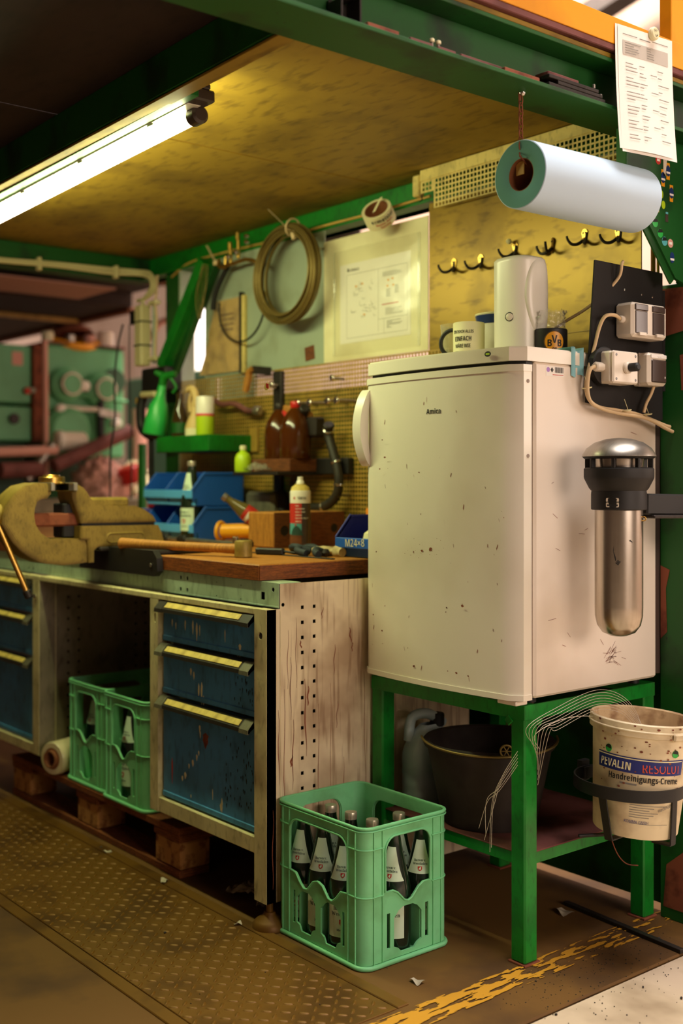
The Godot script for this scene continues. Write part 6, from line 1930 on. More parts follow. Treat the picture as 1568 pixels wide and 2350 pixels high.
	part(sb, "body", MB.new().lathe([Vector2(0, 0.0), Vector2(0.042, 0.0), Vector2(0.046, 0.006), Vector2(0.044, 0.06), Vector2(0.036, 0.115), Vector2(0.022, 0.145), Vector2(0.017, 0.165), Vector2(0.016, 0.20), Vector2(0, 0.2)], tilt, 28), M.green_plastic, true)
	part(sb, "trigger_head", MB.new().tube([tilt * V(0, 0.19, 0), tilt * V(0.004, 0.235, 0), tilt * V(0.05, 0.25, -0.02)], [0.016, 0.02, 0.013], 10), M.green_steel, true)
	part(sb, "spout", MB.new().tube([tilt * V(0.0, 0.235, 0), tilt * V(-0.035, 0.245, 0.02)], [0.016, 0.010], 10), M.green_steel, true)
	part(sb, "trigger", MB.new().tube(smooth([tilt * V(0.03, 0.235, -0.01), tilt * V(0.055, 0.20, -0.03), tilt * V(0.045, 0.175, -0.025)], 4), 0.006, 8), M.green_steel, true)
	# black pump holder on the left post with its cables
	var bk := thing("pump_holder", "black clamp and hose holder on the left post", "holder", V(-4.25, 1.4, -2.43))
	part(bk, "clamp_block", MB.new().bx(V(-4.30, 1.50, -2.50), V(-4.10, 1.60, -2.42), 0.006), M.black)
	part(bk, "curved_arm", MB.new().tube(smooth([V(-4.285, 1.50, -2.43), V(-4.30, 1.44, -2.42), V(-4.295, 1.36, -2.42), V(-4.25, 1.325, -2.42), V(-4.18, 1.318, -2.42), V(-4.12, 1.322, -2.42)], 5), 0.02, 10), M.black)
	part(bk, "drop_tube", MB.new().tube([V(-4.235, 1.33, -2.43), V(-4.23, 1.10, -2.43), V(-4.22, 0.93, -2.43)], 0.012, 10), M.black)
	part(bk, "cream_handle", MB.new().cyl(V(-4.255, 1.488, -2.40), V(-4.14, 1.484, -2.40), 0.014, 14, 0.004), M.conduit_cream)
	part(bk, "brass_bolt", MB.new().cyl(V(-4.32, 1.455, -2.41), V(-4.32, 1.478, -2.41), 0.006, 10), M.brass)
	var cn := thing("conduit_box", "cream square conduit strapped to the left post", "conduit", V(-4.33, 1.62, -2.45))
	part(cn, "conduit", MB.new().bx(V(-4.36, 1.615, -2.47), V(-4.30, 1.875, -2.42), 0.006), M.conduit_cream)
	for y: float in [1.70, 1.80]:
		part(cn, "strap", MB.new().bx(V(-4.363, y, -2.473), V(-4.297, y + 0.006, -2.417), 0.001), M.dark_steel)
	part(cn, "black_module", MB.new().bx(V(-4.42, 1.80, -2.48), V(-4.365, 1.86, -2.43), 0.004), M.black)
	var gl := thing("glass_rod", "thin greenish tube with white clips on the left post", "tube", V(-4.24, 1.62, -2.45))
	part(gl, "rod", MB.new().cyl(V(-4.245, 1.62, -2.45), V(-4.245, 1.88, -2.45), 0.007, 10), M.grey_green)
	for y: float in [1.63, 1.865]:
		part(gl, "clip", MB.new().bx(V(-4.265, y, -2.46), V(-4.20, y + 0.018, -2.43), 0.004), M.conduit_cream)
	var pc := [
		["post_cable", "pale cable dropping straight down the left post", smooth([V(-4.235, 1.99, -2.46), V(-4.222, 1.93, -2.45), V(-4.215, 1.87, -2.44), V(-4.205, 1.80, -2.44), V(-4.212, 1.72, -2.44), V(-4.216, 1.64, -2.44)], 5), 0.006, "cable_beige"],
		["bundle_cable", "upper yellowish cable sagging along the left beam and bending at the post", smooth([V(-4.43, 2.012, -1.6), V(-4.43, 2.015, -1.86), V(-4.43, 2.026, -2.1), V(-4.42, 2.03, -2.34), V(-4.37, 2.025, -2.44), V(-4.30, 2.01, -2.46), V(-4.26, 1.97, -2.46), V(-4.265, 1.93, -2.46), V(-4.32, 1.905, -2.455), V(-4.38, 1.90, -2.45)], 6), 0.009, "conduit_cream"],
		["bundle_cable", "lower yellowish cable sagging along the left beam to the cream conduit", smooth([V(-4.425, 2.0, -1.6), V(-4.425, 2.006, -1.86), V(-4.425, 2.015, -2.1), V(-4.415, 2.012, -2.34), V(-4.36, 2.01, -2.44), V(-4.30, 1.99, -2.46), V(-4.28, 1.95, -2.46), V(-4.31, 1.918, -2.455), V(-4.335, 1.90, -2.45), V(-4.335, 1.875, -2.45)], 6), 0.008, "conduit_cream"],
		["black_cable", "thin black cable hanging before the green machine", smooth([V(-4.42, 1.80, -2.40), V(-4.43, 1.70, -2.38), V(-4.44, 1.55, -2.37), V(-4.435, 1.40, -2.37), V(-4.455, 1.25, -2.36), V(-4.46, 1.05, -2.36)], 6), 0.0045, "black"],
		["black_cable", "second black cable hanging close to the left post", smooth([V(-4.40, 1.80, -2.42), V(-4.40, 1.6, -2.42), V(-4.41, 1.45, -2.43), V(-4.40, 1.3, -2.43), V(-4.405, 1.05, -2.43)], 6), 0.003, "black"],
	]
	for q: Array in pc:
		single(q[0], q[1], "cable", MB.new().tube(q[2], q[3], 8), M[q[4]], q[2][0])
	for q: Array in [[-4.428, 2.015, -2.02, "half way along the left beam"], [-4.41, 2.018, -2.36, "next to the cable bend"]]:
		single("cable_clip", "yellowish clip holding the two cables " + q[3], "clip", MB.new().box(V(q[0], q[1], q[2]), V(0.03, 0.055, 0.018), 0.004), M.conduit_cream, V(q[0], q[1], q[2]))

func coat_hook(label: String) -> Node3D:
	var o := thing("coat_hook", label, "coat hook", Vector3.ZERO, "coat hooks on the golden sheet")
	var pl := PackedVector2Array()
	for i in 24:
		var a := TAU * i / 24.0
		var w := 0.0105 if sin(a) > 0.0 else 0.0085
		pl.append(Vector2(w * cos(a), 0.008 + (0.013 if sin(a) > 0.0 else 0.022) * sin(a)))
	part(o, "back_plate", MB.new().plate(pl, [], 0.003, face_z(0, 0, 0.003)), M.brass, true)
	for x: float in [-0.004, 0.004]:
		part(o, "screw", MB.new().cyl(V(x, 0.010, 0.003), V(x, 0.010, 0.0042), 0.0024, 10, 0.0006), M.dark_steel, true)
	for s: float in [-1.0, 1.0]:
		var p := smooth([V(s * 0.001, -0.010, 0.004), V(s * 0.012, -0.021, 0.018), V(s * 0.024, -0.02, 0.028), V(s * 0.032, -0.008, 0.034), V(s * 0.034, 0.002, 0.036)], 5)
		var rr := []
		for i in p.size():
			rr.append(lerpf(0.005, 0.0032, float(i) / p.size()))
		part(o, "prong", MB.new().tube(p, rr, 10), M.dark_steel, true)
	part(o, "tip", MB.new().lathe([Vector2(0, -0.026), Vector2(0.004, -0.016), Vector2(0.0055, -0.006), Vector2(0.0, -0.002)], Transform3D(Basis.IDENTITY, V(0, 0, 0.004)), 12), M.brass, true)
	return o

func amber(label: String) -> Node3D:
	var o := thing("amber_bottle", label, "bottle", Vector3.ZERO, "amber bottles on the shelf box")
	part(o, "body", MB.new().lathe([Vector2(0, 0), Vector2(0.053, 0), Vector2(0.056, 0.006), Vector2(0.0565, 0.07), Vector2(0.055, 0.10), Vector2(0.047, 0.13), Vector2(0.034, 0.155), Vector2(0.02, 0.172), Vector2(0.0145, 0.18), Vector2(0.0145, 0.186), Vector2(0, 0.187)], Transform3D.IDENTITY, 32), M.amber, true)
	part(o, "cap", MB.new().lathe([Vector2(0.0165, 0.176), Vector2(0.018, 0.178), Vector2(0.018, 0.197), Vector2(0.016, 0.2), Vector2(0, 0.2)], Transform3D.IDENTITY, 20), M.red_plastic, true)
	return o

# polygon in (x, y) of xf, extruded, with its outer edges rounded over r in k steps
func layered(p: PackedVector2Array, xf: Transform3D, depth: float, r := 0.006, k := 4) -> MB:
	var m := MB.new()
	m.plate(p, [], depth - 2.0 * r, xf.translated_local(V(0, 0, -r)))
	for i in k:
		var a0 := PI / 2 * (i + 0.5) / k
		var inset := r * (1.0 - cos(a0))
		var h := r * (sin(PI / 2 * (i + 1) / k) - sin(PI / 2 * i / k))
		var z0 := r - r * sin(PI / 2 * (i + 1) / k)
		for q: PackedVector2Array in Geometry2D.offset_polygon(p, -inset):
			m.plate(q, [], h + 0.0002, xf.translated_local(V(0, 0, -z0)))
			m.plate(q, [], h + 0.0002, xf.translated_local(V(0, 0, -(depth - z0 - h))))
	return m

func bin_box(called: String, label: String, at: Vector3, w: float, d: float, h: float, m: Material, lip: Material, group: String) -> Node3D:
	var o := thing(called, label, "storage bin", at, group)
	var t := 0.003
	var prof := PackedVector2Array([Vector2(-d / 2, 0), Vector2(d / 2 - 0.02, 0), Vector2(d / 2, h * 0.25), Vector2(d / 2, h * 0.46), Vector2(d / 2 - 0.055, h), Vector2(-d / 2, h)])
	var mb := MB.new()
	for x: float in [w / 2, -w / 2 + t]:
		mb.plate(prof, [], t, Transform3D(Basis(V(0, 0, 1), V(0, 1, 0), V(-1, 0, 0)), V(x - t, 0, 0)))
	mb.bx(V(-w / 2, 0, -d / 2), V(w / 2, h, -d / 2 + t), 0.0)
	mb.bx(V(-w / 2, 0, -d / 2), V(w / 2, t, d / 2 - 0.02), 0.0)
	part(o, "tub", mb, m, true)
	var rim := MB.new()
	for x: float in [w / 2, -w / 2]:
		rim.bar(V(x, h - 0.004, -d / 2), V(x, h - 0.004, d / 2 - 0.055), 0.009, 0.009)
		rim.bar(V(x, h, d / 2 - 0.056), V(x, h * 0.46, d / 2), 0.009, 0.006, V(1, 0, 0))
	rim.bar(V(-w / 2, h - 0.004, -d / 2), V(w / 2, h - 0.004, -d / 2), 0.009, 0.009)
	part(o, "rim", rim, m, true)
	var fr := MB.new()
	fr.bx(V(-w / 2 - 0.002, h * 0.22, d / 2 - 0.003), V(w / 2 + 0.002, h * 0.47, d / 2 + 0.003), 0.002)
	fr.bx(V(-w / 2, 0.002, d / 2 - 0.024), V(w / 2, h * 0.25, d / 2 - 0.012), 0.002)
	part(o, "front_lip", fr, lip, true)
	return o

func bench_things() -> void:
	# ---- bench vise
	var v := thing("bench_vise", "heavy worn cast-iron bench vise mounted at the bench front", "vise", V(-3.28, 0.91, -1.7))
	var fx := func(x: float) -> Transform3D: return face_x(x, 0, 0)
	var cj := PackedVector2Array([Vector2(1.504, 1.122), Vector2(1.469, 1.123), Vector2(1.427, 1.114), Vector2(1.396, 1.090), Vector2(1.372, 1.057), Vector2(1.362, 1.028), Vector2(1.360, 1.002), Vector2(1.375, 0.976), Vector2(1.392, 0.949), Vector2(1.420, 0.919), Vector2(1.455, 0.896), Vector2(1.493, 0.881), Vector2(1.551, 0.873), Vector2(1.60, 0.875), Vector2(1.63, 0.878), Vector2(1.636, 0.934), Vector2(1.625, 0.950), Vector2(1.608, 0.952), Vector2(1.565, 0.954), Vector2(1.508, 0.955), Vector2(1.481, 0.973), Vector2(1.464, 1.000), Vector2(1.460, 1.025), Vector2(1.462, 1.046), Vector2(1.469, 1.066), Vector2(1.484, 1.074), Vector2(1.501, 1.076), Vector2(1.513, 1.089), Vector2(1.514, 1.114)])
	part(v, "moving_jaw", layered(cj, fx.call(-3.222), 0.116, 0.016, 5), M.cast_iron)
	var fj := PackedVector2Array([Vector2(1.573, 1.121), Vector2(1.598, 1.119), Vector2(1.618, 1.109), Vector2(1.632, 1.093), Vector2(1.642, 1.077), Vector2(1.668, 1.056), Vector2(1.73, 1.052), Vector2(1.799, 1.050), Vector2(1.833, 1.037), Vector2(1.861, 1.019), Vector2(1.873, 0.998), Vector2(1.610, 0.999), Vector2(1.602, 1.024), Vector2(1.591, 1.051), Vector2(1.582, 1.075), Vector2(1.580, 1.095), Vector2(1.573, 1.098)])
	part(v, "fixed_jaw", layered(fj, fx.call(-3.222), 0.116, 0.014, 5), M.cast_iron)
	part(v, "anvil_block", MB.new().bx(V(-3.33, 1.045, -1.795), V(-3.262, 1.077, -1.63), 0.008), M.cast_iron)
	var lb := PackedVector2Array([Vector2(1.602, 0.991), Vector2(1.873, 0.988), Vector2(1.885, 0.965), Vector2(1.897, 0.926), Vector2(1.66, 0.9245), Vector2(1.648, 0.915), Vector2(1.648, 0.878), Vector2(1.630, 0.878), Vector2(1.624, 0.948), Vector2(1.602, 0.952)])
	part(v, "body", layered(lb, fx.call(-3.212), 0.136, 0.010, 4), M.cast_iron)
	part(v, "guide_gap", MB.new().bx(V(-3.335, 0.986, -1.87), V(-3.235, 1.001, -1.615), 0.001), M.black)
	var cp := MB.new()
	var loop := []
	for q in rrect(1.69, 0.938, 1.818, 0.966, 0.0135, 6):
		loop.append(V(-3.2125, q.y, -q.x))
	part(v, "cast_panel", cp.tube(loop, 0.0035, 6, true), M.cast_iron)
	part(v, "slide_bar", MB.new().bx(V(-3.325, 0.990, -1.62), V(-3.255, 1.031, -1.44), 0.006), M.rust)
	part(v, "neck_core", MB.new().bx(V(-3.33, 0.955, -1.66), V(-3.26, 1.06, -1.565), 0.004), M.black)
	for z: Array in [[-1.514, -1.500], [-1.588, -1.573]]:
		part(v, "jaw_plate", MB.new().bx(V(-3.355, 1.098, z[0]), V(-3.205, 1.124, z[1]), 0.002), M.steel)
	var hb := MB.new()
	hb.cyl(V(-3.285, 1.118, -1.54), V(-3.285, 1.142, -1.54), 0.040, 6, 0.003)
	hb.cyl(V(-3.285, 1.142, -1.54), V(-3.285, 1.147, -1.54), 0.026, 20, 0.002)
	part(v, "clamped_nut", hb, M.brass)
	part(v, "screw_boss", MB.new().lathe([Vector2(0, 0), Vector2(0.030, 0), Vector2(0.035, 0.006), Vector2(0.035, 0.03), Vector2(0.028, 0.034), Vector2(0.028, 0.044), Vector2(0.033, 0.048), Vector2(0.033, 0.075), Vector2(0.0, 0.08)], MB.along(V(-3.28, 1.025, -1.385), V(-3.28, 1.025, -1.30)), 28), M.cast_iron)
	var h0 := V(-3.26, 1.10, -1.315)
	var h1 := V(-3.215, 0.795, -1.432)
	part(v, "handle_bar", MB.new().cyl(h0, h1, 0.0085, 16, 0.002), M.brass)
	part(v, "handle_knob", MB.new().cyl(h1 - (h1 - h0).normalized() * 0.012, h1 + (h1 - h0).normalized() * 0.012, 0.0125, 18, 0.003), M.dark_steel)
	part(v, "base_flange", MB.new().bx(V(-3.36, 0.9125, -1.92), V(-3.20, 0.926, -1.66), 0.004), M.dark_steel)
	var bp := PackedVector2Array([Vector2(-3.40, 0.926), Vector2(-2.935, 0.926), Vector2(-2.912, 0.905), Vector2(-2.908, 0.868), Vector2(-2.93, 0.852), Vector2(-3.40, 0.852)])
	part(v, "mounting_plate", MB.new().plate(bp, [], 0.02, face_z(0, 0, -1.69)), M.black)
	part(v, "mounting_plate", MB.new().bx(V(-3.40, 0.9125, -1.90), V(-2.94, 0.926, -1.708), 0.004), M.black)
	part(v, "plate_bolt", MB.new().cyl(V(-2.945, 0.884, -1.69), V(-2.945, 0.884, -1.687), 0.006, 12, 0.001), M.steel)
	# ---- hammer lying across the bench front
	var hm := thing("mallet", "wooden-handled hammer lying along the worktop's front edge", "hammer", V(-2.9, 0.93, -1.78))
	var ha := V(-3.13, 0.939, -1.695)
	var he := V(-2.705, 0.936, -1.842)
	var hp := smooth([ha, ha.lerp(he, 0.2), ha.lerp(he, 0.45), ha.lerp(he, 0.7), ha.lerp(he, 0.9), he], 5)
	var hr := []
	for i in hp.size():
		var u := float(i) / (hp.size() - 1)
		hr.append(0.0178 - 0.0035 * sin(PI * u) - 0.002 * u)
	part(hm, "handle", MB.new().tube(hp, hr, 14), M.timber)
	part(hm, "head", MB.new().lathe([Vector2(0, 0.0), Vector2(0.023, 0.0), Vector2(0.0255, 0.003), Vector2(0.0245, 0.02), Vector2(0.025, 0.044), Vector2(0.022, 0.048), Vector2(0, 0.048)], Transform3D(Basis.IDENTITY, V(-2.697, 0.9125, -1.845)), 24), M.cast_iron)
	# ---- other bench things
	var tb := thing("timber_block", "squared timber block with drilled holes standing on the bench", "timber block", V(-3.06, 0.9125, -2.3))
	part(tb, "block", MB.new().bx(V(-3.135, 0.9127, -2.455), V(-2.99, 1.027, -2.163), 0.004), M.timber)
	part(tb, "block_shaded_side", MB.new().plate(rect(2.164, 0.9135, 2.454, 1.0265), [disc(Vector2(2.205, 0.968), 0.017, 20), disc(Vector2(2.41, 0.972), 0.015, 20)], 0.0015, face_x(-2.988, 0, 0)), M.timber_dark)  # same timber; the shade on this face is put into a darker colour
	part(tb, "hole_shade_sheet", MB.new().plate(rect(2.17, 0.93, 2.44, 1.01), [], 0.0, face_x(-2.9894, 0, 0)), M.black)  # black sheet standing in for the darkness inside the two holes
	var sc := thing("spray_can", "tall white and red spray can standing before the timber block", "spray can", V(-2.905, 0.9125, -2.205))
	part(sc, "can_body", MB.new().lathe([Vector2(0, 0), Vector2(0.031, 0), Vector2(0.0325, 0.003), Vector2(0.0325, 0.18)], Transform3D.IDENTITY, 36), M.can_teal, true)
	part(sc, "white_band", MB.new().lathe([Vector2(0.0327, 0.145), Vector2(0.0327, 0.182), Vector2(0.031, 0.186)], Transform3D.IDENTITY, 36), M.white_plastic, true)
	var a0 := -PI / 2 - 0.1
	part(sc, "red_panel", MB.new().lathe([Vector2(0.0329, 0.083), Vector2(0.0329, 0.146)], Transform3D.IDENTITY, 20, a0 - 0.55, a0 + 1.15), M.label_red, true)
	part(sc, "side_panel", MB.new().lathe([Vector2(0.0328, 0.012), Vector2(0.0328, 0.146)], Transform3D.IDENTITY, 12, a0 + 1.15, a0 + 2.4), M.dark_flap, true)
	part(sc, "picture_panel", MB.new().lathe([Vector2(0.0329, 0.016), Vector2(0.0329, 0.048)], Transform3D.IDENTITY, 20, a0 - 0.55, a0 + 1.15), M.timber_dark, true)
	var lf := MB.new()
	lf.grid(func(u: float, w: float) -> Vector3:
		var th := lerpf(-0.30, 1.0, u) + 0.25
		return V(0.0332 * sin(th), 0.045 + 0.03 * w * sin(PI * clampf(u * 0.9 + 0.1, 0.0, 1.0)), 0.0332 * cos(th)), 12, 3)
	part(sc, "dark_picture", lf, M.can_dark, true)
	part(sc, "shoulder", MB.new().lathe([Vector2(0.031, 0.185), Vector2(0.027, 0.197), Vector2(0.018, 0.203), Vector2(0.0175, 0.206), Vector2(0, 0.206)], Transform3D.IDENTITY, 28), M.label_yellow, true)
	part(sc, "spray_button", MB.new().lathe([Vector2(0, 0.205), Vector2(0.013, 0.205), Vector2(0.012, 0.215), Vector2(0.009, 0.218), Vector2(0.0085, 0.229), Vector2(0, 0.230)], Transform3D.IDENTITY, 20), M.white_plastic, true)
	var cam_turn := Transform3D(Basis(Vector3.UP, 0.86), sc.position)
	letters(sc, "maker_name", "WÜRTH", 0.0075, M.ink, cam_turn * face_z(0.003, 0.162, 0.0330), 0.0330)
	part(sc, "maker_mark", MB.new().plate(rect(-0.021, 0.158, -0.0165, 0.166), [], 0.0003, Transform3D(Basis(Vector3.UP, 0.86), Vector3.ZERO) * Transform3D(Basis(Vector3.UP, -0.55), Vector3.ZERO) * face_z(0.019, 0, 0.0332)), M.label_red, true)
	var tl := ["HHS", "FETTSPRAY", "HIGH TEMP", "GREASE", "GRAISSE HAUTE", "GRASA"]
	for i in 6:
		letters(sc, "print", tl[i], 0.0042, M.white_plastic, cam_turn * Transform3D(Basis(Vector3.UP, -0.42), Vector3.ZERO) * face_z(0, 0.138 - 0.0098 * i, 0.0332), 0.0332, true, "Droid Sans", false)
	part(sc, "red_dot", MB.new().plate(disc(Vector2(0, 0.078), 0.003, 10), [], 0.0002, Transform3D(Basis(Vector3.UP, 0.45), Vector3.ZERO) * face_z(0, 0, 0.0333)), M.label_red, true)
	# navy bin behind the fridge edge
	var nb := bin_box("storage_bin", "navy blue open bin marked in white chalk beside the fridge", V(-2.482, 0.9125, -2.175), 0.165, 0.20, 0.118, M.navy_bin, M.blue_bin, "")
	letters(nb, "chalk_mark", "M24×8", 0.020, M.cream_board, face_z(-2.478, 0.954, -2.0715) * Transform3D(Basis(V(0, 0, 1), 0.04), Vector3.ZERO), 0.0, false)
	single("bin_lump", "pale rounded lump of cloth inside the navy bin", "cloth", MB.new().lathe([Vector2(0, -0.02), Vector2(0.022, -0.012), Vector2(0.03, 0.0), Vector2(0.026, 0.016), Vector2(0.012, 0.026), Vector2(0, 0.028)], Transform3D(Basis.IDENTITY, V(-2.465, 0.965, -2.13)), 18), M.cream_board, V(-2.465, 0.94, -2.13))
	var oc := single("orange_tin", "orange-brown tin behind the navy bin on the bench", "tin", MB.new().lathe([Vector2(0, 0.0), Vector2(0.035, 0.0), Vector2(0.036, 0.003), Vector2(0.036, 0.125), Vector2(0.034, 0.128), Vector2(0, 0.128)], Transform3D.IDENTITY, 28), M.orange)
	oc.position = V(-2.80, 0.9125, -2.435)
	# blue bins at the back left
	var bl := [[-3.637, 0.9125, -2.32, "lower blue bin of the right-hand stack behind the green bottle"], [-3.637, 1.0375, -2.315, "upper blue bin of the right-hand stack behind the green bottle"], [-3.832, 0.9125, -2.33, "lower blue bin behind the vise"], [-3.832, 1.0375, -2.335, "upper blue bin behind the vise"]]
	var proto: Node3D = null
	for q: Array in bl:
		if proto == null:
			proto = bin_box("storage_bin", q[3], V(q[0], q[1], q[2]), 0.18, 0.225, 0.122, M.blue_bin, M.blue_bin_light, "blue bins on the bench")
		else:
			dup(proto, V(q[0], q[1], q[2]), 0.0, q[3])
	single("blue_tray", "dark blue tray lying left of the stacked blue bins", "tray", MB.new().bx(V(-4.05, 0.9127, -2.4), V(-3.93, 1.02, -2.2), 0.006), M.navy_bin, V(-3.99, 0.9127, -2.3))
	single("red_cap_part", "small red and white block on the navy tray", "block", MB.new().bx(V(-4.02, 1.0205, -2.33), V(-3.97, 1.055, -2.29), 0.006), M.red_plastic, V(-4.0, 1.02, -2.31))
	# cola bottles
	var cb := cola("small bottle with a red cap standing behind the timber block")
	cb.position = V(-3.19, 0.9125, -2.42)
	var c2 := dup(cb, V(-3.27, 0.962, -2.345), 0.0, "clear bottle leaning with its neck up against the timber block")
	c2.basis = Basis(V(0.633, 0, -0.774), 0.0) * Basis(V(0.774, 0, 0.633).normalized(), 0.95)
	for ch in c2.get_children():
		if String(ch.name).begins_with("cap"):
			ch.material_override = M.steel
	# dark boxes
	single("dark_case", "dark olive box behind the leaning bottle on the bench", "box", MB.new().bx(V(-3.50, 0.9127, -2.49), V(-3.33, 1.09, -2.40), 0.012), M.handle_grey, V(-3.42, 0.9127, -2.45))
	single("black_grip", "black rounded grip standing next to the dark olive box", "grip", MB.new().tube(smooth([V(-3.31, 0.913, -2.44), V(-3.31, 1.0, -2.44), V(-3.315, 1.06, -2.44), V(-3.335, 1.085, -2.44)], 4), 0.02, 10), M.black_rubber, V(-3.31, 0.913, -2.44))
	# yellow plastic fitting
	var yf := thing("yellow_fitting", "yellow plastic fitting with two ring ends on the bench", "fitting", V(-3.36, 0.945, -2.27))
	part(yf, "sleeve", MB.new().cyl(V(-3.42, 0.95, -2.25), V(-3.30, 0.955, -2.31), 0.026, 20, 0.004), M.yellow_plastic)
	for q: Array in [[V(-3.425, 0.95, -2.247)], [V(-3.295, 0.953, -2.313)]]:
		part(yf, "ring_end", MB.new().tube(ring_pts(q[0], 0.031, 24, V(0.9, 0, -0.42)), 0.0075, 8, true), M.yellow_plastic)
	# rods and small tools
	var tr := thing("ratchet_rod", "chrome and black rod tool lying behind the hammer handle", "tool", V(-3.3, 0.93, -2.1))
	part(tr, "rod", MB.new().cyl(V(-3.52, 0.927, -2.08), V(-3.05, 0.924, -2.08), 0.009, 12), M.steel)
	for u: float in [0.0, 0.12, 0.5]:
		part(tr, "collar", MB.new().cyl(V(-3.55 + u, 0.9285, -2.08), V(-3.50 + u, 0.9285, -2.08), 0.0145, 14, 0.003), M.black)
	part(tr, "socket_end", MB.new().cyl(V(-3.58, 0.931, -2.08), V(-3.545, 0.930, -2.08), 0.018, 16, 0.003), M.dark_steel)
	single("chrome_stub", "short upright chrome socket beside the yellow fitting", "socket bit", MB.new().cyl(V(-3.055, 0.9127, -2.06), V(-3.055, 0.951, -2.06), 0.011, 16, 0.002), M.chrome, V(-3.055, 0.9127, -2.06))
	single("thin_steel_rule", "thin dark steel strip lying across the worktop", "steel strip", MB.new().bar(V(-3.3, 0.914, -1.98), V(-2.47, 0.914, -1.99), 0.012, 0.0025), M.black, V(-2.9, 0.913, -1.98))
	var ng := thing("needle_gun", "small black nozzle tool lying right of the hammer head", "tool", V(-2.75, 0.92, -1.98))
	part(ng, "body", MB.new().bar(V(-2.79, 0.9225, -1.955), V(-2.70, 0.9225, -1.99), 0.02, 0.019, V(0, 1, 0), 0.004), M.black)
	part(ng, "tip", MB.new().cyl(V(-2.70, 0.9235, -1.99), V(-2.665, 0.92, -2.005), 0.0035, 8), M.black)
	# glove
	var gl := thing("work_glove", "crumpled dark-dipped work glove before the navy bin", "glove", V(-2.6, 0.9125, -2.06))
	var n2 := noise(33, 11.0, 2)
	var palm := MB.new()
	palm.grid(func(u: float, w: float) -> Vector3:
		var th := TAU * u
		var s := sin(PI * clampf(w * 0.94 + 0.03, 0.0, 1.0))
		return V(lerpf(-2.685, -2.55, w), 0.9265 + 0.0125 * s * sin(th) * (1.0 + 0.4 * n2.get_noise_2d(w * 0.6, cos(th) * 0.2)), -2.075 + 0.036 * s * cos(th)), 22, 20)
	part(gl, "palm", palm, M.glove)
	for q: Array in [[V(-2.655, 0.925, -2.05), V(-2.70, 0.935, -2.035), V(-2.735, 0.932, -2.045), V(-2.745, 0.922, -2.065)], [V(-2.645, 0.925, -2.045), V(-2.665, 0.932, -2.02), V(-2.64, 0.928, -1.995), V(-2.60, 0.922, -1.995)], [V(-2.59, 0.925, -2.045), V(-2.585, 0.932, -2.02), V(-2.57, 0.926, -2.005), V(-2.55, 0.922, -2.0)], [V(-2.66, 0.924, -2.09), V(-2.71, 0.932, -2.10), V(-2.745, 0.926, -2.095)]]:
		part(gl, "finger", MB.new().tube(smooth(q, 5), 0.0105, 10), M.glove_dark)
	part(gl, "cuff", MB.new().tube([V(-2.562, 0.926, -2.08), V(-2.535, 0.925, -2.075)], [0.02, 0.0125], 14), M.glove)
	single("steel_ball", "dark ball-shaped knob lying at the navy bin's corner", "knob", MB.new().lathe([Vector2(0, -0.012), Vector2(0.008, -0.01), Vector2(0.0125, 0), Vector2(0.008, 0.01), Vector2(0, 0.012)], Transform3D(Basis.IDENTITY, V(-2.555, 0.925, -2.03)), 16), M.dark_steel, V(-2.555, 0.9127, -2.03))

func cola(label: String) -> Node3D:
	var o := thing("cola_bottle", label, "bottle", Vector3.ZERO)
	part(o, "glass", MB.new().lathe([Vector2(0, 0), Vector2(0.026, 0), Vector2(0.0285, 0.004), Vector2(0.0285, 0.03), Vector2(0.026, 0.055), Vector2(0.029, 0.085), Vector2(0.027, 0.11), Vector2(0.019, 0.14), Vector2(0.013, 0.165), Vector2(0.0122, 0.185), Vector2(0, 0.186)], Transform3D.IDENTITY, 24), M.cola_liquid, true)
	part(o, "red_label", MB.new().lathe([Vector2(0.0275, 0.058), Vector2(0.0298, 0.085), Vector2(0.0282, 0.105)], Transform3D.IDENTITY, 24), M.label_red, true)
	part(o, "label_wave", MB.new().lathe([Vector2(0.0300, 0.078), Vector2(0.0300, 0.090)], Transform3D.IDENTITY, 16, -PI / 2 - 0.3, -PI / 2 + 1.2), M.paper, true)
	part(o, "cap", MB.new().lathe([Vector2(0.0135, 0.18), Vector2(0.0145, 0.182), Vector2(0.014, 0.197), Vector2(0, 0.198)], Transform3D.IDENTITY, 18), M.red_plastic, true)
	return o

